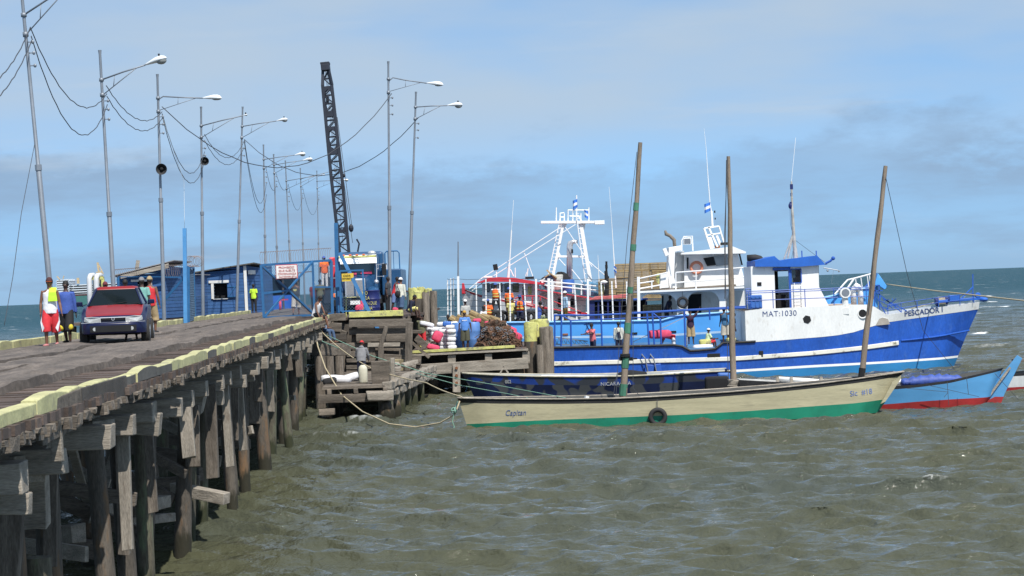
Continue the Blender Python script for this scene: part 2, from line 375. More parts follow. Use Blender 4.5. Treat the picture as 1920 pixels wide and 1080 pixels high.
    lk(mth('ADD', mr(fa, 0, 1, 0, .7, False), mr(sp.outputs[1], 90, 500, .05, .42)), b.inputs['Roughness']); lk(mr(sp.outputs[1], 90, 600, .75, .16), b.inputs['Specular IOR Level'])
    # ripples too small for the mesh
    h = mth('ADD', mth('MULTIPLY', noi(1.6, 4, (.8, 1.2, 1)), .20), mth('MULTIPLY', noi(5.5, 5, (.8, 1.2, 1), .6), .045))
    h = mth('ADD', h, mth('MULTIPLY', noi(.22, 5, (.6, 1.3, 1), .6), mr(sp.outputs[1], 90, 400, 0, 2.2)))
    bn = nd.new('ShaderNodeBump'); bn.inputs['Strength'].default_value = 1.0; bn.inputs['Distance'].default_value = 1.0
    lk(h, bn.inputs['Height']); lk(bn.outputs[0], b.inputs['Normal'])
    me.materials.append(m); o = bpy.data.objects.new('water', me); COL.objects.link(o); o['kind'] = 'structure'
build_water()
# ------------------------------------------------------------------ pier
DZ = 3.75
def xr(Y): return -3.9 - .0475 * Y       # right edge of the pier
def xl(Y): return -10.3 - .05 * Y        # left edge
pier = thing('pier', 'long weathered timber pier with yellow curbs on tall wooden piles', 'pier', (-9, 60, 0))
rnd = random.Random(3)
def P3(x, y, z_): return Vector((x, y, z_))
# transverse deck planks (surface pattern of one deck)
mb = MB(); y = 12.0
while y < 150:
    w = rnd.uniform(.17, .25); a = xl(y) - rnd.uniform(0, .18); b = xr(y) + rnd.uniform(-.04, .07)
    if y > 150: a -= 0
    zz = DZ + rnd.uniform(-.012, .012); c = Vector(((a + b) / 2, y + w / 2, zz - .05))
    mb.box(c, (b - a, w - .02, .10), (0, rnd.uniform(-.002, .002), rnd.uniform(-.004, .004)))
    y += w
# ragged fascia stubs under the curb
y = 13.0
while y < 92:
    w = rnd.uniform(.07, .2); h = rnd.uniform(.03, .15)
    mb.box((xr(y) + rnd.uniform(-.07, .05), y, DZ - .10 - h / 2), (rnd.uniform(.08, .14), w * .9, h), (0, rnd.uniform(-.1, .1), rnd.uniform(-.1, .1)), m=1, j=.012)
    y += w * rnd.choice((1, 1, 1, 1.6))
mb.build('decking', [m_deck, m_wood], pier)
# long runners caked with mud
for k, (o0, o1, h) in enumerate(((.35, 1.2, .06), (1.35, 2.55, .10), (2.75, 3.6, .08), (3.75, 5.05, .12))):
    ys = np.arange(12, 150, .22); rings = []
    for yy in ys:
        wl = xl(yy); sc = (xr(yy) - wl) / 6.5
        e0 = o0 * sc + .16 * noise.noise((k * 7, yy * .22, 0)) + .05 * noise.noise((k, yy * .9, 3)); e1 = o1 * sc + .20 * noise.noise((k * 5 + 2, yy * .2, 0)) + .05 * noise.noise((k, yy * .9, 9))
        hh = lambda t: DZ + h * (1.0 + .5 * noise.noise((k * 3 + t * 2, yy * .3, 1)) + .35 * noise.noise((t * 5, yy * 1.1, k)))
        rings.append([Vector((wl + e0, yy, DZ - .03)), Vector((wl + e0 + .02, yy, hh(0)))] + [Vector((lerp(wl + e0, wl + e1, t), yy, hh(t) + .012)) for t in (.2, .4, .6, .8)] + [Vector((wl + e1 - .02, yy, hh(1))), Vector((wl + e1, yy, DZ - .03))])
    MB().rings(rings, cap=False, closed=False).build('runner', m_mud, pier)
# curbs
def curb(y0, y1, side, mats_, h=.145, wob=.03):
    f = xr if side > 0 else xl; n = 6; rings = []
    a, b, c = rnd.uniform(-.015, .02), rnd.uniform(-.015, .02), rnd.uniform(-.01, .055)
    tw = rnd.uniform(-.02, .02)
    for i in range(n + 1):
        t = i / n; yy = lerp(y0, y1, t); x = f(yy) - .02 * side; hh = h + a * (1 - t) + b * t + c * math.sin(math.pi * t)
        xi = x - side * .17
        o = rnd.uniform(-.008, .008) + tw * t
        rings.append([Vector((x + o, yy, DZ + .0)), Vector((x + o, yy, DZ + hh - .012)), Vector((x - side * .014 + o, yy, DZ + hh)), Vector((xi + side * .014 + o, yy, DZ + hh)), Vector((xi + o, yy, DZ + hh - .012)), Vector((xi + o, yy, DZ + .0))])
    m_ = MB().rings(rings)
    m_.m = [1 if (fi % 6 in (0,) and fi < 6 * n) else 0 for fi in range(len(m_.f))]
    return m_.build('curb', mats_, pier, bevel=.006)
y = 15.0
while y < 91:
    l = rnd.uniform(1.5, 2.2); y1 = min(y + l, 91.5)
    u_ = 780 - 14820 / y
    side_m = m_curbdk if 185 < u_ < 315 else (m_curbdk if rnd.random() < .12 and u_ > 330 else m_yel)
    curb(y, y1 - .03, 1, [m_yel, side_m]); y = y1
y = 44.0
while y < 140:
    l = rnd.uniform(1.9, 2.8); curb(y, y + l - .05, -1, [m_yel, m_yel], .22); y += l
# bents: piles, caps, stringers, braces
def pile(parent, x, y_, ztop, r_=.17, lean=(0, 0), mt=None, zb=-1.6, name='pile', n=9):
    ks = 7; pts = []; rs = []
    for i in range(ks + 1):
        t = i / ks; zz = lerp(zb, ztop, t)
        pts.append((x + lean[0] * (1 - t) + .02 * noise.noise((x, zz * .7, y_)), y_ + lean[1] * (1 - t), zz)); rs.append(r_ * (1.12 - .2 * t) * (1 + .10 * noise.noise((x * 3, zz * .9, y_))))
    return MB().tube(pts, rs, n).build(name, mt or (m_pile if rnd.random() < .6 else m_pile_g), parent, smooth=False, auto=50)
y = 17.5; npile = 0; bents = []
while y < 92:
    bents.append(y); w = xr(y) - xl(y)
    ins = rnd.uniform(.45, .95)
    xs = [xr(y) - ins, xr(y) - ins - .29 * w, xr(y) - ins - .60 * w] + ([xl(y) + .5] if y < 60 else [])
    for i, x in enumerate(xs):
        if npile >= 92: break
        pile(pier, x, y + rnd.uniform(-.2, .2), 3.02, rnd.uniform(.12, .19), (rnd.uniform(-.35, .30), rnd.uniform(-.3, .3))); npile += 1
    # cap beam reaching the pier edge, its sawn end in the light
    c = MB(); ov = rnd.uniform(-.12, .10); dz = rnd.uniform(-.05, .05)
    c.bar((xl(y) + .1, y, 3.18 + dz), (xr(y) + ov, y + rnd.uniform(-.1, .1), 3.18 + dz), .28, .30, j=.015)
    c.build('cap_beam', m_wood_lt, pier, bevel=.015)
    if rnd.random() < .8:
        c = MB(); yy = y + rnd.uniform(.32, .5); q = rnd.uniform(.22, .34)
        c.bar((xr(y) - rnd.uniform(1.5, 3), yy, 3.0 + dz + rnd.uniform(-.18, .2)), (xr(y) + rnd.uniform(-.3, .06), yy, 3.0 + dz + rnd.uniform(-.18, .2)), q, q * rnd.uniform(.9, 1.25), j=.02)
        c.build('cap_beam', m_wood_lt, pier, bevel=.015)
    y += rnd.uniform(2.2, 2.9)
# squared timber posts, doublers and splices bolted along the outer face
for i in range(26):
    yy = 19.5 + i * 2.6 + rnd.uniform(-.6, .6); x = xr(yy) - rnd.uniform(.15, .75); z1 = rnd.uniform(2.7, 3.3); z0_ = z1 - rnd.uniform(.5, 1.9); w_ = rnd.uniform(.14, .28)
    MB().bar((x + rnd.uniform(-.08, .08), yy, z0_), (x, yy + rnd.uniform(-.06, .06), z1), w_, w_ * rnd.uniform(.5, 1), up=(0, 1, 0), j=.02).build('doubler_post', m_wood_v if i % 3 else m_wood_lt_v, pier, bevel=.01)
for i in range(14):
    yy = 21 + i * 4.4 + rnd.uniform(-.9, .9); x = xr(yy) - rnd.uniform(.3, .9)
    MB().bar((x, yy, rnd.uniform(1.2, 2.0)), (x - rnd.uniform(1.2, 2.6), yy + rnd.uniform(.2, 1.6), rnd.uniform(.5, 2.9)), .08, rnd.uniform(.16, .26), j=.012).build('broken_brace', m_wood_lt if i % 2 else m_wood, pier, bevel=.01)
for off in (.55, 1.9, 3.4, 4.9):
    mb = MB()
    for a, b in zip(bents, bents[1:]):
        mb.bar((xr(a) - off + rnd.uniform(-.05, .05), a - .15, 3.50), (xr(b) - off + rnd.uniform(-.05, .05), b + .15, 3.50), .2, .30, j=.01)
    mb.build('stringer', m_wood, pier)
# loose and half-fallen bracing near the camera, placed along the pier's side
def brace(p, q, w, h, mt=m_wood_lt, up=(0, 0, 1), name='brace'):
    return MB().bar(p, q, w, h, up=up, j=.012).build(name, mt, pier, bevel=.01)
brace(at(175, 980, 33), at(222, 825, 34), .16, .07, m_wood_lt, (0, 1, 0))
brace(at(135, 840, 33), at(165, 950, 34), .14, .06, m_wood_lt, (0, 1, 0))
brace(at(178, 975, 33.5), at(236, 950, 35), .09, .34, m_wood_lt)
brace(at(238, 955, 36), at(308, 940, 37.5), .3, .22, m_wood_lt)
brace(at(238, 978, 36.5), at(318, 970, 37.5), .3, .16, m_wood_lt)
brace(at(325, 915, 40), at(425, 935, 39.5), .25, .22, m_wood_lt)
brace(at(352, 898, 42), at(360, 925, 41.8), .12, .4, m_wood_lt)
brace(at(352, 880, 44), at(378, 890, 43), .1, .3, m_wood)
brace(at(20, 968, 26), at(44, 972, 25.8), .28, .30, m_wood_lt)
brace(at(95, 1005, 29), at(148, 1000, 28.5), .25, .26, m_wood_lt)
brace(at(8, 880, 23), at(56, 880, 22.6), .36, .30, m_wood_lt)
brace(at(75, 830, 24.2), at(100, 835, 24), .30, .36, m_wood_lt)
brace(at(140, 818, 27.5), at(196, 812, 27), .36, .34, m_wood_lt)
brace(at(104, 765, 22.0), at(108, 865, 22.0), .12, .07, m_wood_lt, (0, 1, 0))
brace(at(72, 797, 21.0), at(148, 762, 23.3), .06, .42, m_wood)
brace(at(150, 756, 23.5), at(235, 728, 27), .06, .34, m_wood_dk)
brace(at(62, 840, 23.3), at(66, 985, 23.5), .30, .22, m_wood_lt, (0, 1, 0))
for i in range(9):
    yy = 30 + i * 4.3 + rnd.uniform(-.8, .8)
    brace(P3(xr(yy) - .8, yy, rnd.uniform(.8, 1.4)), P3(xr(yy) - 3.4, yy + .3, rnd.uniform(.9, 2.8)), .1, .26, m_wood)
pile(pier, *at(68, 1010, 23.2).xy, 2.0, .17, (0.0, 0), m_pile_g)
# ------------------------------------------------------------------ T-head decks
head = thing('wharf', 'raised timber wharf with a yellow front beam beyond the blue gate', 'wharf', (-6.5, 95, 0))
mb = MB(); y = 91.6
while y < 122:
    w = rnd.uniform(.2, .28); xe = -5.0 if y < 99.5 else -4.4
    a = xr(y) + .15
    mb.box(((a + xe) / 2, y + w / 2, DZ - .06), (xe - a, w - .02, .12)); y += w
mb.build('decking', m_deck, head)
q0, q1 = at(655, 592, 91.6), at(752, 588, 91.6)
MB().bar((q0.x, 91.45, DZ + .12), (q1.x + .1, 91.45, DZ + .12), .28, .26, j=.01).build('front_beam', m_yel2, head, bevel=.015)
for u_, s_ in ((600, .5), (625, .4), (640, .45)):
    a = at(u_, 596, 91.4); MB().box((a.x, 91.2, DZ + .02), (s_, .35, .34), j=.03).build('block', m_wood if u_ > 600 else m_yel, head, bevel=.015)
for x in (-8.4, -7.6, -6.6, -5.8, -5.1):
    for yy in (92.2, 96.5): pile(head, x, yy, 3.4, .17, (rnd.uniform(-.1, .1), 0))
for yy in (92.2, 96.5): MB().bar((-9, yy, 3.5), (-4.9, yy, 3.5), .3, .28).build('cap_beam', m_wood, head)
# timber crib wall below the wharf: horizontal baulks with gaps
crib = thing('timber_crib', 'stack of grey horizontal baulks with dark gaps under the yellow wharf beam', 'timber crib', at(700, 700, 90))
for (u0, v0, u1, v1, hpx, yy, mt) in (
    (655, 606, 772, 604, 14, 90.4, m_wood), (655, 622, 770, 622, 12, 90.6, m_wood), (668, 633, 762, 633, 13, 90.2, m_wood), (690, 646, 750, 645, 7, 89.7, m_wood_lt),
    (655, 649, 756, 652, 12, 90.4, m_wood), (650, 664, 712, 664, 9, 89.9, m_wood), (650, 676, 705, 676, 8, 89.7, m_wood), (650, 688, 705, 688, 8, 89.7, m_wood), (650, 699, 700, 699, 8, 89.7, m_wood),
    (600, 612, 640, 614, 16, 90.2, m_wood), (598, 632, 650, 631, 12, 89.9, m_wood_dk), (622, 650, 655, 650, 11, 90.5, m_wood), (720, 672, 790, 676, 17, 89.5, m_wood), (700, 620, 790, 622, 6, 91, m_wood),
    (625, 620, 650, 630, 14, 90.7, m_wood), (735, 690, 790, 692, 14, 89.6, m_wood), (780, 632, 800, 650, 12, 91, m_wood)):
    a = at(u0, v0, yy); b = at(u1, v1, yy); MB().bar(a, b, .32, hpx / FPX * yy, j=.02).build('baulk', mt, crib, bevel=.012)
for (u0, v0, u1, v1, wpx, yy) in ((714, 650, 716, 740, 11, 89.2), (768, 604, 764, 735, 13, 89.0), (640, 640, 640, 735, 16, 90.1), (725, 612, 712, 655, 8, 89.6), (755, 655, 752, 738, 12, 89.6), (665, 606, 664, 650, 10, 90.8), (610, 640, 610, 725, 14, 89.3), (698, 652, 696, 730, 12, 89.8)):
    a = at(u0, v0, yy); b = at(u1, v1, yy); MB().bar(a, b, wpx / FPX * yy, .22, up=(0, 1, 0), j=.012).build('upright', m_wood_v, crib, bevel=.012)
a, b = at(672, 668, 89.3), at(735, 720, 89.3)
MB().bar(at(770, 640, 92), at(805, 670, 92), .22, .12, j=.01).build('baulk', m_wood, crib)
p = at(748, 700, 89.2); MB().box(p, (.75, .3, 1.25), j=.04).build('panel', mat('plywood', (.24, .20, .12), .85, var=.3, scale=3), crib, bevel=.02)
MB().bar(at(592, 655, 86.5), at(650, 655, 88), .5, .55, j=.03).build('baulk', m_wood, crib, bevel=.03)
for u_, yy in ((598, 86), (618, 86.5), (636, 87)):
    a = at(u_, 668, yy); pile(crib, a.x, yy, a.z, .2, (0, 0), m_wood_v)
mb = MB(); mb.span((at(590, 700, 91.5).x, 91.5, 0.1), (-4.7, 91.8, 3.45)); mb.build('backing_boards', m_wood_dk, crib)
# low landing stage
land = thing('landing_stage', 'low timber landing stage with rounded piles just above the water', 'landing stage', (-6, 80, 1.3))
def xo(Y): return interp([(76, -4.85), (84, -4.35), (92, -3.75)], Y)
mb = MB(); y = 76.0
while y < 91.2:
    w = rnd.uniform(.22, .32); a = xr(y) + .25; b = xo(y) - .15 + rnd.uniform(-.1, .15)
    mb.box(((a + b) / 2, y + w / 2, 1.36 - .05 + rnd.uniform(-.01, .01)), (b - a, w - .02, .1), j=.01); y += w
mb.build('decking', m_wood, land)
mb = MB(); mb.bar((xr(76) + .1, 75.9, .93), (xo(76) - .2, 75.9, .90), .3, .32, j=.02).bar((xr(76) + .1, 76.0, .45), (xr(76) + .7, 76, .45), .3, .25, j=.02)
for x in (-7.0, -6.0, -4.9): mb.box((x, 76.05, 1.18), (.16, .3, .2), j=.01)
mb.build('front_beam', m_wood, land, bevel=.02)
MB().box((xo(76) - .25, 75.85, .97), (1.0, .5, .36), (0, 0, .1), j=.04).build('front_beam', m_wood_lt, land, bevel=.05)
y = 76.6
while y < 91.5:
    l = rnd.uniform(.5, 1.3); 
    for zz in (1.0, 1.3):
        MB().bar((xo(y) + rnd.uniform(-.08, .08), y, zz + rnd.uniform(-.04, .04)), (xo(y + l) + rnd.uniform(-.08, .08), y + l, zz + rnd.uniform(-.04, .04)), rnd.uniform(.28, .42), rnd.uniform(.22, .32), j=.03).build('edge_beam', m_wood_lt, land, bevel=.04)
    y += l
for yy, r_ in ((76.4, .33), (78.7, .30), (80.9, .22), (83.2, .21), (85.4, .22), (88.2, .16)):
    pile(land, xo(yy) - .1, yy, .92, r_, (0, 0), m_pile_g, n=12)
    if r_ > .25: MB().ell((xo(yy) - .05, yy - .33, .25), (r_ * .95, .22, .50), 12, 8).build('fender_stump', m_pile, land, smooth=True)
for yy in (79, 82, 86):
    pile(land, xr(yy) + .6, yy, 1.2, .18)
p = at(714, 700, 77.6); MB().box((p.x, 77.6, 1.36 + .42), (.72, .5, .86), j=.03).build('bollard_box', m_wood, land, bevel=.02)
p = at(736, 700, 78.2); MB().box((p.x, 78.3, 1.36 + .45), (.16, .16, .95), j=.02).build('bollard_box', m_wood_lt, land, bevel=.01)
# rough fill, broken timber on the stage
for i in range(9):
    yy = rnd.uniform(80, 90.5); x = xo(yy) - rnd.uniform(.4, 1.2)
    MB().bar((x, yy, 1.5 + rnd.uniform(0, .15)), (x + rnd.uniform(-.8, .8), yy + rnd.uniform(-.8, .8), 1.55 + rnd.uniform(0, .3)), .24, .18, j=.03).build('timber_offcut', m_wood_lt, land, bevel=.03)
# lower dock
LZ = 2.06
dock = thing('lower_dock', 'low timber dock with yellow edge where sacks and traps are landed', 'dock', (-2, 98, 0))
x0, x1 = at(768, 655, 93).x, at(986, 650, 93).x
mb = MB(); x = x0
while x < x1:
    w = rnd.uniform(.2, .3); mb.box((x + w / 2, 97.9, LZ - .05 + rnd.uniform(-.01, .01)), (w - .02, 10.0, .1)); x += w
mb.build('decking', m_deck, dock)
MB().bar((x0 - .05, 92.95, LZ - .02), (x1 - .5, 92.95, LZ + .06), .3, .13, j=.01).build('edge_beam', [m_yel2], dock, bevel=.01)
MB().bar((x0, 92.90, LZ - .16), (x1 + .1, 92.90, LZ - .10), .3, .10, j=.01).build('edge_beam', m_wood_lt, dock)
for t in (.0, .34, .655, .98):
    xx = lerp(x0, x1, t) + .1; MB().box((xx, 93.1, LZ - .47), (.34, .5, .52), j=.03).build('chock', m_wood_lt, dock, bevel=.02)
MB().bar((x0 - .1, 92.85, 1.22), (x1 + .08, 92.85, 1.34), .3, .50, j=.02).build('front_beam', m_wood_lt, dock, bevel=.02)
MB().bar(at(856, 683, 92.6), at(856, 735, 92.6), .34, .10, up=(0, 1, 0), j=.01).build('bolted_plank', m_wood_lt_v, dock)
for v_ in (690, 704, 718): MB().tube([at(856, v_, 92.54), at(856, v_, 92.48)], .07, 8).build('bolt', m_rust, dock)
for u_, yy, r_ in ((812, 93.5, .22), (856, 93.4, .22), (886, 93.6, .28), (940, 94, .25), (975, 94, .25), (830, 99, .22), (900, 99, .22), (970, 99, .22)):
    pile(dock, at(u_, 700, yy).x, yy, 1.05, r_, (0, 0), m_pile_g if r_ > .26 else m_pile, n=10)
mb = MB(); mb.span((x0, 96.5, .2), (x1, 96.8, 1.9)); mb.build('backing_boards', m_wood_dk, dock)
# pile clusters (dolphins)
def dolphin(label, base, items, grp='yellow topped mooring piles'):
    t = thing('mooring_dolphin', label, 'mooring piles', base, group=grp)
    for (u0, v0, wpx, yy, mt, vy) in items:
        a = at(u0, v0, yy); r_ = wpx / FPX * yy / 2
        zc = at(u0, vy, yy).z if vy else None
        ks = []; n = 11
        zs = [-1.6, 0, 1, 2, 3, 4, 5]; top = a.z
        zz = [q for q in zs if q < top - .2] + ([zc] if zc else []) + [top - .05, top]
        zz = sorted(set(zz)); ph = rnd.uniform(0, 6)
        rings = [[Vector((a.x + .03 * noise.noise((a.x, q, 0)) + r_ * (1 - .1 * (q == top)) * (1 + .12 * noise.noise((q_ * 3, q * .6, a.x))) * math.cos(ph + 2 * math.pi * q_ / n), yy + r_ * math.sin(ph + 2 * math.pi * q_ / n), q + (.10 * noise.noise((q_ * 1.7, 5, a.x)) if q >= top - .06 else 0))) for q_ in range(n)] for q in zz]
        m_ = MB().rings(rings)
        ms = [m_pile if mt == 'w' else m_wood_v, m_yel2]
        if zc: m_.m = [1 if (sum(m_.v[i][2] for i in f) / len(f)) > zc else 0 for f in m_.f]
        m_.build('pile', ms, t, auto=50)
    return t
dolphin('cluster of two thick mooring piles with cracked yellow tops beside the lower dock', at(1010, 740, 94), ((994, 604, 24, 94, 'w', 640), (1001, 606, 26, 94.5, 'w', 632), (1015, 600, 28, 94.6, 'w', 618), (1024, 614, 26, 93.8, 'g', 0), (1012, 648, 14, 93.4, 'g', 0), (1005, 600, 26, 95.2, 'w', 625)))
dolphin('row of grey mooring piles with yellow collars at the end of the wharf', at(795, 700, 103), ((774, 540, 18, 102, 'w', 562), (789, 539, 17, 102.4, 'w', 566), (802, 541, 15, 102.2, 'w', 557), (812, 545, 14, 101.6, 'g', 0), (782, 546, 16, 101, 'w', 560), (797, 548, 15, 101, 'g', 0)))
# ------------------------------------------------------------------ lamp posts
m_lamp = mat('lamp_housing', (.72, .74, .75), .4, var=.08); m_lens = mat('lamp_lens', (.25, .26, .25), .3, var=.1)
def lamp(label, base, top, hv=None, arm_tip=None, arm_at=.88, style=0, collar=.45, group='street lamps along the pier', head_s=1.0, rb=.086):
    """steel pole from base to top; arm from the pole to arm_tip; lamp housing at the tip"""
    base = Vector(base); top = Vector(top)
    t = thing('street_lamp', label, 'street lamp', base, group=group)
    P = lambda q: base.lerp(top, q)
    MB().tube([base, P(collar), P(collar + .004), P(.985), top], [rb, rb * .92, rb * .68, rb * .55, rb * .75], 10).build('pole', m_galv, t, smooth=True, auto=40)
    mb = MB()
    mb.tube([P(collar - .008), P(collar + .008)], rb * 1.15, 10)
    mb.tube([base, base + Vector((0, 0, .12))], [rb * 2, rb * 1.1], 8)
    mb.build('collar', m_galv, t)
    if arm_tip is not None:
        tip = Vector(arm_tip); a = P(arm_at); d = tip - a; e = a + d * .985
        mb = MB()
        if style == 0:
            mb.tube([a, a.lerp(tip, .5) + Vector((0, 0, .02)), tip], .028, 6).tube([P(arm_at - .055), a.lerp(tip, .8)], .018, 6)
            mb.tube([a.lerp(tip, .3), P(arm_at - .055).lerp(a.lerp(tip, .8), .33)], .014, 5)
        else:
            b = P(arm_at - .03)
            mb.tube([b, b + Vector((.05, 0, .28)), a + Vector((.22, 0, .06)), a.lerp(tip, .4) + Vector((0, 0, .04)), tip], .028, 6).tube([P(arm_at - .05), a.lerp(tip, .85)], .014, 6).tube([a.lerp(tip, .45) + Vector((0, 0, .02)), P(arm_at - .05).lerp(a.lerp(tip, .85), .52)], .012, 5)
        mb.tube([a - Vector((0, 0, .06)), a + Vector((0, 0, .06))], rb, 8).tube([P(arm_at - .06), P(arm_at - .047)], rb, 8)
        mb.build('arm', m_galv, t, smooth=True)
        dn = d.normalized(); s = head_s; side = dn.cross(Vector((0, 0, 1))).normalized(); up = side.cross(dn)
        rr = []
        for q, w, h in ((0, .05, .04), (.12, .08, .06), (.3, .13, .10), (.55, .19, .15), (.78, .19, .15), (.92, .12, .10), (1, .03, .02)):
            c = tip + dn * (q * .85 * s); rr.append([c + side * (w * s * math.cos(k)) + up * (h * s * math.sin(k) * (1 if math.sin(k) > 0 else .35)) for k in [2 * math.pi * i / 12 for i in range(12)]])
        hd = MB().rings(rr).build('lamp_housing', m_lamp, t, smooth=True)
        c = tip + dn * (.62 * s) - up * .03 * s
        MB().ell(c, (.20 * s, .16 * s, .14 * s if style == 0 else .06), 12, 6).build('lens', m_lens, hd, smooth=True)
        c2 = tip + dn * (.6 * s) + up * .15 * s
        if style == 0: MB().tube([c2, c2 + up * .08], .035, 8).build('photocell', m_dark, hd)
    # insulators
    for q in (.045, .075, .11):
        a = P(arm_at - q - .03); MB().bar(a, a + Vector((.18, 0, 0)), .03).ell(a + Vector((.19, 0, 0)), (.05, .05, .06), 8, 5).build('insulator', m_galv, t)
    return t
def zb(Y): return DZ - .02
def pb(u, Y): 
    p = at(u, 600, Y); return Vector((p.x, Y, DZ))
PO = {}
def mk(k, ub, Y, ut, vt, tip, style, label, arm_at=.88, collar=.45, Yt=None, hs=1.0):
    base = at(ub, 606, Y); base.z = DZ
    for _ in range(3):  # slide base onto the deck along its own column
        vv = 540; 
        base = Vector((at(ub, 606, Y).x, Y, DZ))
    top = at(ut, vt, Y)
    tp = at(tip[0], tip[1], Y - .3) if tip else None
    PO[k] = (base, top)
    return lamp(label, base, top, arm_tip=tp, arm_at=arm_at, style=style, collar=collar, head_s=hs)
L_ = 'grey street lamp '
mk(1, 102, 60, 38, -40, (152, -40), 0, L_ + 'nearest on the left, its lamp head out of the picture', .90, .48)
mk(2, 217, 72.7, 187, 94, (272, 122), 0, L_ + 'standing right behind the red car, white head with dark lens', .895, .42)
mk(3, 308, 87, 295, 139, (380, 184), 1, L_ + 'carrying a dark horn just left of the light blue gate post', .905, .5)
mk(4, 381, 103.5, 377, 200, (455, 217), 0, L_ + 'carrying a dark horn in front of the blue hut window', .91, .5, hs=.3)
mk(5, 444, 123, 455, 200, (518, 227), 0, L_ + 'in front of the right end of the blue hut', .905, .45, hs=.85)
mk(6, 500, 149, 494, 271, (552, 291), 0, L_ + 'seen through the left edge of the open gate leaf', .91, .45)
mk(7, 524, 163, 513, 289, (567, 301), 0, L_ + 'rising behind the red lettered sign on the gate', .93, .4)
mk(8, 549, 180, 535, 301, (604, 328), 0, L_ + 'rising behind the right end of the gate sign', .86, .45, hs=.3)
mk(9, 573, 201, 563, 315, (618, 322), 0, L_ + 'the thin one just left of the last far lamp', .92, .45, hs=.9)
mk(10, 601, 237, 594, 320, (640, 338), 0, L_ + 'farthest and smallest, beside the crane boom', .92, .45, hs=1)
mk(11, 732, 100, 728, 115, (800, 156), 1, L_ + 'left one of the pair right of the lorry', .93, .42)
mk(12, 767, 107, 780, 172, (838, 198), 0, L_ + 'right one of the pair right of the lorry', .93, .45)
# cables
def hang(a, b, sag, label='black cable sagging between two pier lamp posts', r_=.016):
    P = []; n = 22; a = Vector(a); b = Vector(b)
    for i in range(n + 1):
        t = i / n; q = a.lerp(b, t); q.z -= sag * 4 * t * (1 - t) - .02 * math.sin(i * 2.4); P.append(q)
    tagit(MB().tube(P, r_, 5).build('power_cable', m_cable, None, origin=P[0], smooth=True), label, 'cable', 'cables between the lamp posts')
def pp(k, vv):  # point on post k at photo height vv
    b, t = PO[k]; z_ = at(700, vv, b.y).z
    tz = (at(960, vv, b.y).z); 
    uu = 960 + FPX * (b.x / b.y); z_ = at(uu, vv, b.y).z
    q = (z_ - b.z) / (t.z - b.z); p = b.lerp(t, q); p.x += .16; return p
hang(pp(1, 50), pp(2, 176), .0 + 1.25, 'upper sagging cable from the nearest lamp to the lamp behind the car')
hang(pp(1, 66), pp(2, 196), 1.9, 'lower sagging cable from the nearest lamp to the lamp behind the car')
hang(pp(2, 160), pp(3, 210), .75, 'upper sagging cable between the second lamp and the left horn lamp')
hang(pp(2, 180), pp(3, 222), .85, 'lower sagging cable between the second lamp and the left horn lamp')
hang(pp(3, 213), pp(4, 285), 1.75, 'inner cable sagging deep between the two horn lamps')
hang(pp(3, 218), pp(4, 302), 1.9, 'outer cable sagging deepest between the two horn lamps')
hang(pp(4, 252), pp(5, 265), 1.1, 'upper cable sagging right of the right horn lamp')
hang(pp(4, 263), pp(5, 277), 1.15, 'lower cable sagging right of the right horn lamp')
hang(pp(5, 262), pp(6, 345), 2.5, 'left cable of the pair plunging right of the hut lamp')
hang(pp(5, 266), pp(6, 365), 2.6, 'right cable of the pair plunging right of the hut lamp')
hang(pp(6, 315), pp(7, 345), 1.0, 'short cable between the two lamps left of the gate sign')
hang(pp(7, 325), pp(8, 345), .9, 'short cable between the two lamps behind the gate sign')
hang(pp(8, 345), pp(9, 365), 1.9, 'far cable sagging third from the crane boom')
hang(pp(9, 350), pp(10, 370), 2.4, 'far cable sagging next to the crane boom')
hang(pp(3, 200), pp(11, 176), 3.1, 'long cable crossing behind the crane to the lamp with the rusty joint', .02)
hang(pp(5, 262), pp(12, 222), 2.6, 'long cable crossing behind the crane to the leaning lamp', .02)
pz = at(-60, 170, 50); hang(pz, pp(1, 50), .5, 'upper cable leaving the picture left of the nearest lamp')
pz = at(-60, 210, 50); hang(pz, pp(1, 75), .5, 'lower cable leaving the picture left of the nearest lamp')
for k, (u_, v_, Y, lb) in enumerate(((303, 317, 87, 'dark round horn loudspeaker on the left of the two horn lamps'), (384, 302, 103.5, 'dark round horn loudspeaker on the right of the two horn lamps'))):
    c = at(u_, v_, Y - .35); t = thing('horn_loudspeaker', lb, 'loudspeaker', c, group='horn loudspeakers')
    d = Vector((.05, -1, -.1)).normalized(); x = d.orthogonal(); 
    MB().tube([c - d * .22, c - d * .1, c, c + d * .08], [.05, .08, .18, .24 if k == 0 else .22], 18, cap=False).build('horn', m_rubber, t, smooth=True)
    MB().ell(c - d * .02, (.08, .08, .08), 12, 8).tube([c - d * .3, c - d * .2], .07, 10).build('driver', m_dark, t, smooth=True)
    MB().bar(c - d * .25, c + Vector((-.05, .32, .05)), .03).build('bracket', m_galv, t)
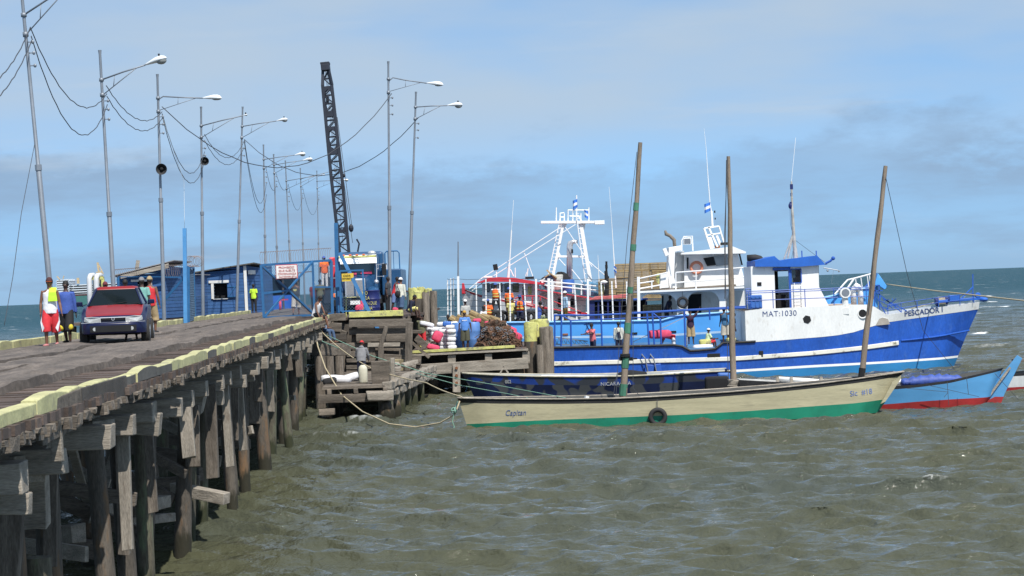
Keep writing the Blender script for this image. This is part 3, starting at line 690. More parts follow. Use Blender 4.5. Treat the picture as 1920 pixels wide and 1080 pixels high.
# ------------------------------------------------------------------ huts on the pier's left
def boardwall(mb, a, b, zb_, zt0, zt1, th=.05, bw=.2, holes=()):
    """horizontal lap boards between plan points a and b, sloping top; holes = (s0,s1,z0,z1)"""
    a = Vector((a[0], a[1], 0)); b = Vector((b[0], b[1], 0)); Lg = (b - a).length; d = (b - a) / Lg; nrm_ = Vector((d.y, -d.x, 0)); z_ = zb_
    top = lambda s: lerp(zt0, zt1, s / Lg)
    while z_ < max(zt0, zt1) - .01:
        z1 = z_ + bw - .012; segs = [(0, Lg)]
        for (s0, s1, h0, h1) in holes:
            if z1 > h0 + .02 and z_ < h1 - .02:
                ns = []
                for (p, q) in segs:
                    if s0 > p: ns.append((p, min(q, s0)))
                    if s1 < q: ns.append((max(p, s1), q))
                segs = ns
        for (p, q) in segs:
            if q - p < .03: continue
            tp, tq = min(z1, top(p)), min(z1, top(q)); 
            if tp <= z_ and tq <= z_: continue
            if tp <= z_ : p = p + (q - p) * (z_ - top(p)) / (top(q) - top(p)); tp = z_ + .002
            if tq <= z_ : q = p + (q - p) * (top(p) - z_) / (top(p) - top(q)); tq = z_ + .002
            A, B = a + d * p, a + d * q; o = rnd.uniform(0, .008)
            vs = [A + nrm_ * (o + .012) + Vector((0, 0, z_)), B + nrm_ * (o + .012) + Vector((0, 0, z_)), B + nrm_ * o + Vector((0, 0, tq)), A + nrm_ * o + Vector((0, 0, tp))]
            vs += [v_ - nrm_ * th for v_ in vs]
            mb.add(vs, [(0, 1, 2, 3), (7, 6, 5, 4), (0, 4, 5, 1), (1, 5, 6, 2), (2, 6, 7, 3), (3, 7, 4, 0)])
        z_ += bw
HZ = DZ + .05
# hut with the shuttered window
t = thing('blue_hut', 'blue board hut with a small white framed window and slanting roof', 'hut', (-17.6, 128, HZ), group='blue huts on the pier')
Y = 127.0; a = (at(366, 600, Y).x, Y); b = (at(465, 600, Y).x, Y); zt = lambda u, v: at(u, v, Y).z
s = lambda u: at(u, 540, Y).x - a[0]
win = (s(401), s(426), zt(412, 559), zt(412, 531))
mb = MB(); boardwall(mb, a, b, HZ, zt(366, 512), zt(465, 496), holes=(win,))
boardwall(mb, b, (b[0] + .9, b[1] + 6), HZ, zt(465, 496), zt(465, 496) - .3)
boardwall(mb, (b[0] + .9, b[1] + 6), (a[0], a[1] + 6), HZ, zt(465, 496), zt(366, 512)); boardwall(mb, (a[0], a[1] + 6), a, HZ, zt(366, 512), zt(366, 512))
mb.build('wall', m_houseblue, t)
ra, rb_ = at(362, 512, Y - .3), at(476, 494, Y - .3)
MB().prism([ra, rb_, rb_ + V(0, 0, .07), ra + V(0, 0, .07)], (0, 7, -.1)).build('roof', m_curbdk, t)
MB().span((b[0] + .1, Y + .1, HZ + 2.45), (b[0] + .32, Y + 5, HZ + 2.7)).build('fascia', m_housetrim, t)
MB().bar((b[0] - .05, Y - .05, HZ), (b[0] - .07, Y - .05, zt(463, 498)), .18, .06, up=(0, 1, 0)).build('corner_board', m_housetrim, t)
MB().bar((a[0] + .05, Y - .05, HZ), (a[0] - .02, Y - .05, zt(366, 514)), .12, .06, up=(0, 1, 0)).build('corner_board', m_housetrim, t)
w = thing  # noqa
fr = MB(); x0_, x1_ = a[0] + win[0], a[0] + win[1]
fr.span((x0_ - .16, Y - .09, win[2] - .03), (x0_, Y - .03, win[3] + .02)).span((x0_ - .3, Y - .1, win[3] + .02), (x1_ + .12, Y - .02, win[3] + .18)).span((x0_ - .05, Y - .10, win[2] - .07), (x1_ + .02, Y - .03, win[2] - .035))
wo = fr.build('window', m_housetrim, t)
MB().span((x0_, Y + .4, win[2]), (x1_, Y + .45, win[3])).build('opening', m_dark, wo)
sh = MB(); sh.span((x1_ + .02, Y - .1, win[2] + .0), (x1_ + .62, Y - .04, win[3] - .1)); so = sh.build('shutter', m_houseblue, t)
MB().bar((x1_ + .08, Y - .12, win[2] + .08), (x1_ + .55, Y - .12, win[3] - .2), .05, .03, up=(0, 1, 0)).span((x1_ + .04, Y - .13, win[3] - .28), (x1_ + .6, Y - .105, win[3] - .22)).span((x1_ + .04, Y - .13, win[2] + .05), (x1_ + .6, Y - .105, win[2] + .11)).build('batten', m_gate, so)
# hut with the doorway
t = thing('blue_hut', 'darker blue hut with open doorway and a pale overhanging roof edge behind the car', 'hut', (-21, 116, HZ), group='blue huts on the pier')
Y = 116.0; a = (at(222, 600, Y).x, Y); b = (at(313, 600, Y).x, Y); zt = lambda u, v: at(u, v, Y).z; s = lambda u: at(u, 540, Y).x - a[0]
door = (s(258), s(281), HZ, zt(270, 531))
mb = MB(); boardwall(mb, a, b, HZ, zt(222, 517), zt(313, 496), holes=(door,))
boardwall(mb, b, (b[0] + .7, b[1] + 5), HZ, zt(313, 496), zt(313, 496) - .2); boardwall(mb, (b[0] + .7, b[1] + 5), (a[0], a[1] + 5), HZ, zt(313, 496), zt(222, 517)); boardwall(mb, (a[0], a[1] + 5), a, HZ, zt(222, 517), zt(222, 517))
mb.build('wall', m_houseblue, t)
ra, rb_ = at(206, 519, Y - .7), at(326, 489, Y - .7)
MB().prism([ra, rb_, rb_ + V(0, 0, .05), ra + V(0, 0, .05)], (0, 6.5, 0)).build('roof', m_roofz, t)
rc, rd = at(226, 515.5, Y - .8), at(316, 493, Y - .8)
MB().prism([rc - V(0, 0, .02), rd - V(0, 0, .02), rd - V(0, 0, .28), rc - V(0, 0, .22)], (0, .05, 0)).build('fascia', m_wood_lt, t)
x0_, x1_ = a[0] + door[0], a[0] + door[1]
do = MB().span((x1_, Y - .08, HZ), (x1_ + .14, Y - .02, door[3] + .1)).span((x0_ - .35, Y - .1, door[3] + .1), (x1_ + .14, Y - .03, door[3] + .22)).build('door_frame', m_housetrim, t)
MB().span((x0_, Y + .5, HZ), (x1_, Y + .55, door[3])).build('opening', m_dark, do)
# blue side building between the huts
t = thing('blue_shed', 'blue board shed wall standing between the two blue huts', 'shed', (-20, 122, HZ))
Y = 121.0; a = (at(322, 600, Y).x, Y); b = (at(367, 600, Y).x, Y)
mb = MB(); boardwall(mb, a, b, HZ, at(322, 523, Y).z, at(367, 515, Y).z); boardwall(mb, b, (b[0], Y + 5), HZ, at(367, 515, Y).z, at(367, 515, Y).z); boardwall(mb, (a[0], Y + 5), a, HZ, at(322, 523, Y).z, at(322, 523, Y).z); mb.build('wall', m_houseblue, t)
ra, rb_ = at(320, 523, Y - .1), at(369, 515, Y - .1); MB().prism([ra, rb_, rb_ + V(0, 0, .04), ra + V(0, 0, .04)], (0, 5.4, 0)).build('roof', m_roofz, t)
MB().bar((a[0] + .12, Y - .04, HZ), (a[0] + .05, Y - .04, at(322, 525, Y).z), .16, .05, up=(0, 1, 0)).build('corner_board', m_housetrim, t)
# long low open shed
t = thing('open_shed', 'long low shed with bright blue parapet and dark open front behind the gate', 'shed', (-17, 150, HZ))
Y = 150.0; a, b = at(466, 600, Y), at(586, 600, Y)
MB().prism([V(a.x, Y, HZ), V(at(560, 590, Y).x, Y, HZ), at(560, 552, Y), at(466, 557, Y)], (0, .1, 0)).build('parapet', mat('bright_blue_wall', (.02, .13, .55), .6, var=.1), t)
MB().prism([at(466, 560, Y + 3), at(562, 556, Y + 3), at(562, 517, Y + 3), at(466, 524, Y + 3)], (0, .1, 0)).build('back_wall', m_dark, t)
MB().prism([at(470, 523, Y - .4), at(574, 511, Y - .4), at(574, 509.5, Y - .4), at(470, 521.5, Y - .4)], (0, 5, .1)).build('roof', m_rust, t)
mb = MB()
for u_, v_ in ((472, 523), (500, 520), (530, 517), (558, 514)): p = at(u_, v_, Y - .1); mb.bar((p.x, Y - .1, HZ), p, .1)
mb.build('post', m_wood_dk, t)
mb = MB()
for i in range(4): p = at(476 + i * 5, 527, Y - .3); mb.box(p, (.12, .05, .12))
mb.build('hanging_bottles', m_white, t)
p = at(532, 565, 140); t = thing('red_hand_pump', 'red painted hand pump on the pier behind the gate', 'pump', (p.x, 140, DZ)); MB().tube([(p.x - .25, 140, DZ), (p.x - .25, 140, p.z + .05)], .09, 8).build('body', m_pink, t, smooth=True); MB().bar((p.x - .3, 140, p.z + .1), (p.x + .3, 140, p.z + .12), .09).build('handle', m_pink, t)
# extension of the pier that carries the huts
hd_ = thing('hut_platform', 'timber platform on piles carrying the blue huts beside the pier', 'platform', (-20, 125, 0))
MB().span((-25.2, 112, DZ - .15), (-16.9, 158, DZ - .02)).build('decking', m_deck, hd_)
for x in (-24.5, -21.5, -18.5):
    for yy in (113, 121, 129, 138, 148, 157): pile(hd_, x, yy, DZ - .2, .16)
MB().span((-16.9, 145, DZ - .15), (-10.5, 160, DZ - .02)).build('decking', m_deck, hd_)
# pier continues
pier2 = thing('pier_extension', 'farther stretch of the timber pier beyond the gate', 'pier', (-14, 170, 0))
MB().add([(xl(150), 150, DZ - .01), (xr(150), 150, DZ - .01), (xr(260), 260, DZ - .01), (xl(260), 260, DZ - .01), (xl(150), 150, DZ - .4), (xr(150), 150, DZ - .4), (xr(260), 260, DZ - .4), (xl(260), 260, DZ - .4)], [(0, 1, 2, 3), (4, 5, 6, 7), (0, 1, 5, 4), (1, 2, 6, 5), (2, 3, 7, 6), (3, 0, 4, 7)]).build('decking', m_deck, pier2)
for yy in range(95, 260, 11):
    pile(pier2, xr(yy) - .3, yy, DZ - .5, .17); pile(pier2, xl(yy) + .3, yy, DZ - .5, .17)
# ------------------------------------------------------------------ gate
def mesh_wire(mb, a, b, z0, z1, pitch=.14, r_=.0045):
    a = Vector((a[0], a[1], 0)); b = Vector((b[0], b[1], 0)); Lg = (b - a).length; d = (b - a) / Lg; H_ = z1 - z0; k = -H_
    while k < Lg:
        for sg in (1, -1):
            s0, s1 = (k, k + H_) if sg > 0 else (k + H_, k); za, zb2 = z0, z1
            p0, q0_ = s0, s1; A = [s0, za]; B = [s1, zb2]
            def clipx(A, B):
                if abs(B[0] - A[0]) < 1e-6: return A, B
                for lim, fn in ((0, min), (Lg, max)):
                    pass
                t0, t1 = 0., 1.
                dx = B[0] - A[0]
                for lim, lo in ((0, True), (Lg, False)):
                    t_ = (lim - A[0]) / dx
                    if (dx > 0) == lo: t0 = max(t0, t_)
                    else: t1 = min(t1, t_)
                if t0 >= t1: return None, None
                return [A[0] + dx * t0, A[1] + (B[1] - A[1]) * t0], [A[0] + dx * t1, A[1] + (B[1] - A[1]) * t1]
            A2, B2 = clipx(A, B)
            if A2: mb.bar(a + d * A2[0] + V(0, 0, A2[1]), a + d * B2[0] + V(0, 0, B2[1]), r_ * 2, r_ * 2)
        k += pitch
def rail(mb, p, q, w=.08): mb.bar(p, q, w, w)
m_wire = mat('fence_wire', (.06, .12, .20), .6, .2, var=.1); m_razor = mat('razor_wire', (.30, .24, .22), .6, .4, var=.2)
t = thing('pier_gate_leaf', 'large blue mesh gate leaf with crossed braces, razor wire and a lettered sign', 'gate', (at(497, 598, 95).x, 95, DZ), group='blue gates')
g0, g1, g2 = at(495, 598, 93), at(590, 593, 96.5), at(624, 590, 98)
zt0, zt1 = at(493, 497, 93).z, at(620, 488, 98).z; g0z = DZ + .12
A, B, C_ = V(g0.x, 93, g0z), V(g1.x, 96.5, g0z), V(g2.x, 98, g0z); At, Bt, Ct = V(A.x - .04, 93, zt0), V(B.x, 96.5, lerp(zt0, zt1, .7)), V(C_.x, 98, zt1)
mb = MB(); rail(mb, A, At, .11); rail(mb, A, B, .09); rail(mb, At, Ct, .10); rail(mb, B, Bt, .10); rail(mb, C_, Ct, .13); rail(mb, B, C_, .08)
rail(mb, At, B, .09); rail(mb, A, Bt, .08); M0, M1 = A.lerp(At, .46), B.lerp(Bt, .52); rail(mb, M0, M0.lerp(M1, .5), .09); rail(mb, M1, C_.lerp(Ct, .5), .08)
mb.build('frame', m_gate, t)
mb = MB(); mesh_wire(mb, A, C_, g0z, min(zt0, zt1)); mb.build('wire_mesh', m_wire, t)
def razor(mb, a, b, h=.5, n=26):
    a, b = Vector(a), Vector(b)
    for i in range(n + 1):
        p = a.lerp(b, i / n); o = rnd.uniform(-.03, .03); mb.tube([p, p + V(-.05 + o, 0, h * .3), p + V(-.05, 0, h * .75), p + V(.02, 0, h)], .009, 4)
        mb.bar(p + V(-.03, -.01, h), p + V(.07, -.01, h + .03), .018)
    mb.tube([a + V(0, 0, h), b + V(0, 0, h)], .01, 4)
mb = MB(); razor(mb, At, Ct, .58, 30); mb.build('razor_wire', m_razor, t)
# sign
m_signred = mat('sign_red', (.42, .05, .05), .7, var=.1); m_signw = mat('sign_white', (.70, .68, .66), .7, var=.08, patch=(.5, .42, .38), pscale=5, pth=.62)
Ys = 93.9; c = at(537.5, 509.5, Ys); dgate = (B - A); rzg = math.atan2(dgate.y, dgate.x) * .25
MB().box(c, (1.02, .03, .67), (0, -R(0.6), rzg)).build('sign_edge', m_signred, t)
sg = MB().box(c + V(0, -.03, 0), (.96, .03, .60), (0, -R(.6), rzg)).build('sign', m_signw, t)
for i, s_ in enumerate(('PROHIBIDO', 'QUE SUELTE', 'ORDENANZA', 'INCOMPLETA')):
    text(s_, .135, m_signred, sg, c + Matrix.Rotation(rzg, 3, 'Z') @ V(-.42 + (.04 if i != 2 else 0), -.056, .155 - i * .148), (R(90), 0, rzg), sx=1.02)
t = thing('pier_gate_leaf', 'small blue mesh gate leaf with a yellow sign at the wharf corner', 'gate', (at(660, 590, 95).x, 95, DZ), group='blue gates')
a_, b_ = V(at(640, 590, 92.6).x, 92.6, DZ + .28), V(at(685, 588, 92.6).x, 92.6, DZ + .28); h_ = at(640, 508, 92.6).z
mb = MB(); rail(mb, a_, b_, .07); rail(mb, a_, V(a_.x, a_.y, h_)); rail(mb, b_, V(b_.x - .05, b_.y, h_)); rail(mb, V(a_.x, a_.y, h_), V(b_.x, b_.y, h_), .07)
mb.build('frame', m_gate, t); mb = MB(); mesh_wire(mb, a_, b_, a_.z, h_ - 1.05); mb.build('wire_mesh', m_wire, t)
m_sy = mat('sign_yellow', (.62, .43, .05), .7, var=.12, patch=(.35, .25, .08), pscale=5, pth=.62); c = at(652, 520, 92.45)
sg = MB().box(c, (.54, .03, .36), (0, -R(1), 0)).build('sign', m_sy, t); text('CADA', .12, m_dark, sg, c + V(-.20, -.03, .04)); text('MOTORISTA', .10, m_dark, sg, c + V(-.25, -.03, -.09), sx=.8); 
t = thing('gate_post', 'tall blue steel gate post with a long slanting stay beside the truck', 'gate post', (at(634, 590, 93).x, 93, DZ), group='gate posts')
mb = MB()
for ub, ut, w_ in ((634, 630, .17), (623, 622, .10), (644, 636, .07)):
    vt = 418 if ut == 630 else 490; mb.bar((at(ub, 590, 93.2).x, 93.2, DZ), at(ut, vt, 93.2), w_, w_, up=(0, 1, 0))
mb.build('post', m_gate, t); MB().bar(at(637, 474, 93), at(714, 628, 91.3), .16, .07, up=(0, 1, 0)).build('stay', m_gate, t)
t = thing('gate_post', 'pair of light blue gate posts with mesh, brace and a coil of razor wire', 'gate post', (at(349, 606, 89.5).x, 89.5, DZ), group='gate posts')
mb = MB(); mb.bar((at(348, 606, 89.5).x, 89.5, DZ), at(346, 428, 89.5), .16, .14, up=(0, 1, 0)); mb.build('post', m_postblue, t)
mb = MB(); mb.bar((at(353, 606, 90).x, 90, DZ), at(353, 500, 90), .14, .1, up=(0, 1, 0)).bar((at(366, 604, 95.5).x, 95.5, DZ + .05), at(363, 502, 95.5), .09, .1, up=(0, 1, 0)).bar(at(353, 500, 90), at(363, 502, 95.5), .09, .09); mb.build('post', m_gate, t)
mb = MB(); p, q = at(355, 600, 90), at(366, 600, 95.5); mesh_wire(mb, (p.x, 90), (q.x, 95.5), DZ + .1, at(355, 503, 90).z, .16, .012); mb.build('wire_mesh', m_wire, t)
mb = MB(); mb.bar(at(346, 519, 89.6), at(311, 560, 89.9), .10, .06, up=(0, 1, 0)).bar(at(346, 519.5, 89.7), at(312, 519.5, 89.9), .06, .05).bar(at(222, 519, 91), at(312, 519, 90), .05, .04).bar((at(223, 600, 91).x, 91, DZ), at(222, 520, 91), .09, .09, up=(0, 1, 0)).bar(at(311, 560, 89.9), at(296, 579, 90), .08, .05, up=(0, 1, 0)); mb.build('brace', m_gate, t)
mb = MB(); razor(mb, at(313, 519, 90), at(345, 519, 90), .5, 9); razor(mb, at(210, 521, 91), at(262, 517, 91), .35, 14); mb.build('razor_wire', m_razor, t)
mb = MB(); c = at(357, 490, 90)
for i in range(7): mb.torus(c + V(i * .045, .1 * i, rnd.uniform(-.02, .02)), .235, .009, 'y', 22, 4)
mb.build('wire_coil', m_razor, t)
# ------------------------------------------------------------------ car (local frame: front towards -Y)
m_carred = mat('car_red', (.24, .011, .012), .3, 0, var=.12, scale=1.5, spec=.5); m_carblue = mat('car_navy', (.006, .009, .045), .28, 0, var=.15, spec=.4)
m_lightglass = mat('headlight_glass', (.45, .46, .45), .15, .2, var=.15, scale=10, spec=.9); m_tyre = mat('tyre', (.03, .028, .026), .9, var=.2); m_cglass = mat('windscreen', (.006, .010, .012), .05, var=.1, spec=.12)
m_seatred = mat('red_seat_cover', (.35, .03, .03), .8)
pc = at(214, 648, 51.5)
car = thing('parked_car', 'red sedan with navy front and sides driving towards the camera', 'car', (pc.x, 51.5, DZ + .05), R(8))
def csec(y, w, zb_, zs, zt, wt, n=0):  # half section ring (closed) at y
    pts = [(w * .86, zb_), (w * .97, zb_ + .10), (w, zs - .16), (w * .985, zs - .04), (wt, zt - .03), (wt * .8, zt), (0, zt + .012)]
    pts = pts + [(-x, z_) for x, z_ in pts[-2::-1]]
    return [Vector((x, y, z_)) for x, z_ in pts]
BASE[car.name] = Vector((0, 0, 0))
sec = [(0.0, .60, .30, .52, .62, .55), (.10, .76, .24, .60, .685, .66), (.30, .82, .22, .68, .745, .70), (.70, .84, .22, .80, .84, .72), (1.15, .84, .22, .91, .965, .72), (1.3, .845, .22, .94, .985, .73), (2.2, .85, .22, .96, 1.0, .74), (3.3, .84, .24, .97, 1.01, .73), (4.0, .80, .28, .92, .96, .70), (4.3, .70, .36, .75, .84, .6)]
mb = MB().rings([csec(*q) for q in sec]); nr = len(sec); n_ = 13
mb.m = []
for fi, f in enumerate(mb.f):
    if fi < (nr - 1) * n_:
        i, a = divmod(fi, n_); mb.m.append(1 if (a in (4, 5, 6, 7) and 1 <= i <= 4) else 0)
    else: mb.m.append(0)
body = mb.build('body', [m_carblue, m_carred], car, auto=35)
# greenhouse
gh = [[V(s_ * x, y, z_) for s_, x, y, z_ in ((1, .69, 1.15, .965), (1, .75, 1.9, .98), (1, .75, 2.7, .99), (1, .70, 3.55, .99), (-1, .70, 3.55, .99), (-1, .75, 2.7, .99), (-1, .75, 1.9, .98), (-1, .69, 1.15, .965))],
      [V(s_ * x, y, z_) for s_, x, y, z_ in ((1, .50, 1.95, 1.40), (1, .55, 2.2, 1.43), (1, .55, 2.8, 1.43), (1, .50, 3.1, 1.39), (-1, .50, 3.1, 1.39), (-1, .55, 2.8, 1.43), (-1, .55, 2.2, 1.43), (-1, .50, 1.95, 1.40))]]
MB().rings(gh, cap=False).build('window', m_cglass, car)
roof = MB().rings([[p + V(0, 0, -.01) for p in gh[1]], [V(p.x * .97, lerp(p.y, 2.5, .03), p.z + .035) for p in gh[1]], [V(p.x * .8, lerp(p.y, 2.5, .2), 1.485) for p in gh[1]]]).build('roof', m_carred, car, auto=50)
for s_ in (1, -1):
    for p_, q_, w_, h_ in (((s_ * .69, 1.13, .965), (s_ * .505, 1.95, 1.41), .035, .035), ((s_ * .755, 2.45, .98), (s_ * .56, 2.5, 1.43), .05, .05), ((s_ * .705, 3.5, .99), (s_ * .51, 3.1, 1.40), .06, .08)): MB().bar(p_, q_, w_, h_).build('pillar', m_carblue, car)

mb = MB(); mb.bar((-.2, 1.10, .985), (.30, 1.27, 1.05), .02, .015).bar((.25, 1.08, .985), (.60, 1.2, 1.01), .02, .015); mb.build('wiper', m_dark, car)
for s_ in (1, -1):
    hl = MB().rings([[V(s_ * x, y, z_) for x, y, z_ in ((.30, .0, .51), (.30, -.02, .65), (.55, .02, .675), (.72, .12, .67), (.75, .14, .54), (.60, .03, .51))], [V(s_ * x, y, z_) for x, y, z_ in ((.31, -.06, .52), (.31, -.065, .64), (.55, -.035, .66), (.72, .06, .655), (.735, .08, .55), (.60, -.03, .52))]]).build('headlight', m_lightglass, car, bevel=.008)
    MB().box((s_ * .925, 1.32, 1.03), (.17, .10, .13), j=.012).bar((s_ * .82, 1.35, .96), (s_ * .9, 1.33, 1.0), .05).build('wing_mirror', m_carblue, car, bevel=.035)
    for y in (.78, 3.35):
        x = s_ * .775; wh = MB().tube([V(x - .11, y, .27), V(x - .08, y, .27), V(x + .08, y, .27), V(x + .11, y, .27)], [.28, .33, .33, .28], 22).build('wheel', m_tyre, car, auto=40)
        MB().tube([V(x + s_ * .10, y, .27), V(x + s_ * .12, y, .27)], .19, 16).build('rim', m_galv, wh)
        
MB().rings([[V(x, y, z_) for x, y, z_ in ((-.28, -.015, .565), (.28, -.015, .565), (.31, -.02, .63), (-.31, -.02, .63))], [V(x, y, z_) for x, y, z_ in ((-.27, -.05, .575), (.27, -.05, .575), (.30, -.055, .62), (-.30, -.055, .62))]]).build('grille', m_dark, car)
bpts = [(.82, .45, 0), (.80, .12, 0), (.62, -.07, 0), (.3, -.12, 0), (-.3, -.12, 0), (-.62, -.07, 0), (-.80, .12, 0), (-.82, .45, 0)]
bump = MB().rings([[V(x, y + dy, z_) for (dy, z_) in ((.12, .20), (.02, .22), (-.0, .32), (.0, .46), (.03, .515), (.12, .52))] for x, y, _ in bpts]).build('bumper', m_carblue, car, auto=60)
for s_ in (1, -1):
    MB().tube([V(s_ * .46, -.112, .34), V(s_ * .46, -.10, .34)], .05, 12).build('fog_lamp', m_lightglass, bump)
    MB().bar((s_ * .855, 1.75, .99), (s_ * .86, 3.2, 1.0), .012, .02).build('door_trim', m_dark, car)
MB().bar((-.80, -.055, .515), (.80, -.055, .515), .02, .012).build('bumper_highlight', m_chrome, bump)  # bright bar stands in for the highlight along the navy bumper's top edge
MB().torus((0, -.065, .6), .035, .008, 'y', 14, 6).build('badge', m_chrome, car)
MB().rings([[V(x, y, z_) for x, y, z_ in ((-.31, -.02, .63), (.31, -.02, .63), (.32, .0, .655), (-.32, .0, .655))], [V(x, y, z_) for x, y, z_ in ((-.31, -.06, .632), (.31, -.06, .632), (.31, -.04, .65), (-.31, -.04, .65))]]).build('chrome_strip', m_chrome, car)
MB().rings([[V(x, -.135 + max(0, abs(x) - .3) * .156, z_) for z_ in (.26, .43)] + [V(x, -.08 + max(0, abs(x) - .3) * .156, z_) for z_ in (.43, .26)] for x in (-.58, -.3, 0, .3, .58)]).build('air_intake', m_dark, bump)
MB().box((.0, .4, .2), (1.3, .5, .06), j=.02).build('underbody', m_dark, car)
mb = MB()
for x in (-.42, .40): mb.box((x, 2.15, .72), (.46, .14, .50), (.15, 0, 0)).ell((x, 2.2, 1.06), (.12, .06, .12), 10, 6)
mb.build('seat', m_seatred, car, bevel=.04); MB().box((0, 2.6, .5), (1.4, 2.6, .35)).build('cabin_floor', m_dark, car)
for o in car.children:
    if not o.name.startswith('wheel'): o.location.z += .07; o.scale.z = .95
# ------------------------------------------------------------------ truck
TY = 103.0; tcx = (at(608, 540, TY).x + at(716, 540, TY).x) / 2 + .1
tr = thing('lorry', 'dark blue long-nosed lorry with white sun visor and chrome grille', 'lorry', (tcx, TY, DZ)); BASE[tr.name] = V(0, 0, 0)
BASE[tr.name] = V(0, 0, 0)
def rbox(x0, x1, y0, y1, z0, z1, m, name, par=tr, bev=.08): return MB().span((x0, y0, z0), (x1, y1, z1)).build(name, m, par, bevel=bev)
rbox(-1.02, 1.02, 2.1, 4.2, 1.15, 3.05, m_truck, 'cab', bev=.14)
rbox(-1.15, 1.20, 4.3, 5.6, 1.0, 3.25, m_truck, 'sleeper', bev=.15)
MB().prism([V(-.9, 2.07, 2.05), V(.9, 2.07, 2.05), V(.86, 2.09, 2.72), V(-.86, 2.09, 2.72)], (0, .03, 0)).build('windscreen', m_glass, tr)
MB().prism([V(-1.03, 1.72, 2.60), V(1.03, 1.72, 2.60), V(1.0, 2.1, 3.0), V(-1.0, 2.1, 3.0)], (0, .05, .05)).build('sun_visor', m_white, tr)
MB().prism([V(-1.0, 1.99, 2.92), V(1.0, 1.99, 2.92), V(1.0, 2.08, 3.0), V(-1.0, 2.08, 3.0)], (0, -.02, .02)).build('visor_stripe', m_yel2, tr)
MB().rings([[V(x, y, z_) for x, z_ in ((-.62 * k, .95), (-.66 * k, 1.55), (-.5 * k, zt_), (.5 * k, zt_), (.66 * k, 1.55), (.62 * k, .95))] for y, k, zt_ in ((.1, .82, 1.78), (.7, .95, 1.86), (2.1, 1.25, 2.02))]).build('bonnet', m_truck, tr, auto=40)
gr = MB().span((-.52, 0, .85), (.52, .12, 1.82)).build('grille', m_chrome, tr, bevel=.08)
mb = MB()
for x0_, x1_ in ((-.42, -.06), (.06, .42)): mb.span((x0_, -.02, .95), (x1_, .02, 1.72))
mb.build('grille_mesh', mat('grille_mesh', (.35, .35, .36), .5, .5, var=.2, scale=20), gr)
MB().bar((0, -.04, .9), (0, -.04, 1.84), .07, .05, up=(0, 1, 0)).build('grille_bar', m_truck, gr)
for s_ in (1, -1):
    fw = MB().rings([[V(s_ * x, y, z_) for x, z_ in ((.62, .75), (.62, h_), (.85, h_ + .06), (1.12, h_ - .04), (1.18, .75))] for y, h_ in ((.35, 1.08), (.6, 1.28), (1.3, 1.36), (2.0, 1.1))]).build('fender', m_truck, tr, auto=50)
    MB().span((s_ * .66, .28, .88), (s_ * 1.06, .40, 1.12)).build('headlight', m_lightglass, tr, bevel=.03)
    MB().span((s_ * 1.06, .32, .90), (s_ * 1.18, .42, 1.1)).build('indicator', m_orange, tr, bevel=.03)
    for y in (1.1, 5.3):
        wh = MB().tube([V(s_ * .80, y, .5), V(s_ * .83, y, .5), V(s_ * 1.05, y, .5), V(s_ * 1.08, y, .5)], [.42, .5, .5, .42], 24).build('wheel', m_tyre, tr, auto=40)
        MB().tube([V(s_ * 1.07, y, .5), V(s_ * 1.1, y, .5)], .28, 16).build('rim', m_chrome, wh)
    MB().bar((s_ * 1.0, 2.1, 2.5), (s_ * 1.36, 1.95, 2.55), .03).bar((s_ * 1.0, 2.1, 1.9), (s_ * 1.36, 1.95, 1.9), .03).bar((s_ * 1.36, 1.95, 1.85), (s_ * 1.36, 1.95, 2.6), .03, up=(0, 1, 0)).build('mirror_arm', m_chrome, tr)
    MB().span((s_ * 1.28, 1.92, 1.95), (s_ * 1.50, 1.99, 2.55)).build('mirror', m_dark if s_ > 0 else m_chrome, tr, bevel=.03)
    MB().tube([(s_ * 1.3, 4.2, .9), (s_ * 1.3, 4.2, 2.6)], .14, 10).build('exhaust_stack', m_chrome, tr, smooth=True)
MB().tube([(.95, 2.15, 3.05), (1.0, 2.0, 2.3), (1.02, 1.2, 1.55)], .02, 6).build('bonnet_stay', m_chrome, tr); MB().ell((1.02, 1.1, 1.62), (.12, .16, .12), 12, 8).build('fender_mirror', m_chrome, tr, smooth=True)
bp = MB().span((-1.2, -.18, .42), (1.2, .05, .78)).build('bumper', m_dark, tr, bevel=.05)
MB().span((-.25, -.2, .5), (.25, -.17, .7)).build('number_plate', m_white, bp)
MB().span((-1.1, 1.2, .5), (1.1, 9.0, .9)).build('chassis', m_dark, tr)
MB().ell((.75, 2.4, 3.12), (.22, .14, .14), 12, 8).build('roof_lamp', m_chrome, tr, smooth=True)
mb = MB()
for x in (-.7, -.35, 0, .35): mb.box((x, 2.05, 3.06), (.14, .1, .06))
mb.build('marker_lamp', m_orange, tr, bevel=.02); MB().box((.45, 2.05, 2.12), (.55, .06, .12), j=.03).box((-.3, 2.05, 2.1), (.5, .05, .08), j=.02).build('dashboard_papers', m_pink, tr)
# body with rail, at its right
mb = MB().span((1.15, 3.6, .9), (2.15, 9, 2.28)); mb.build('side_tank', m_truck, tr, bevel=.06)
mb = MB(); mb.tube([(1.35, 3.7, 2.28), (1.35, 3.7, 3.12), (1.45, 3.7, 3.22), (2.0, 3.7, 3.22), (2.1, 3.7, 3.12), (2.12, 3.7, 1.1)], .035, 6)
for x in (1.5, 1.65, 1.8): mb.tube([(x, 3.7, 2.28), (x, 3.7, 3.2)], .018, 5)
mb.build('guard_rail', m_gate, tr)
mb = MB(); mb.box((-1.3, 3.0, 2.2), (.3, .5, 1.6), j=.08); mb.build('red_cloth', m_red, tr, bevel=.08)
for o in tr.children_recursive: pass
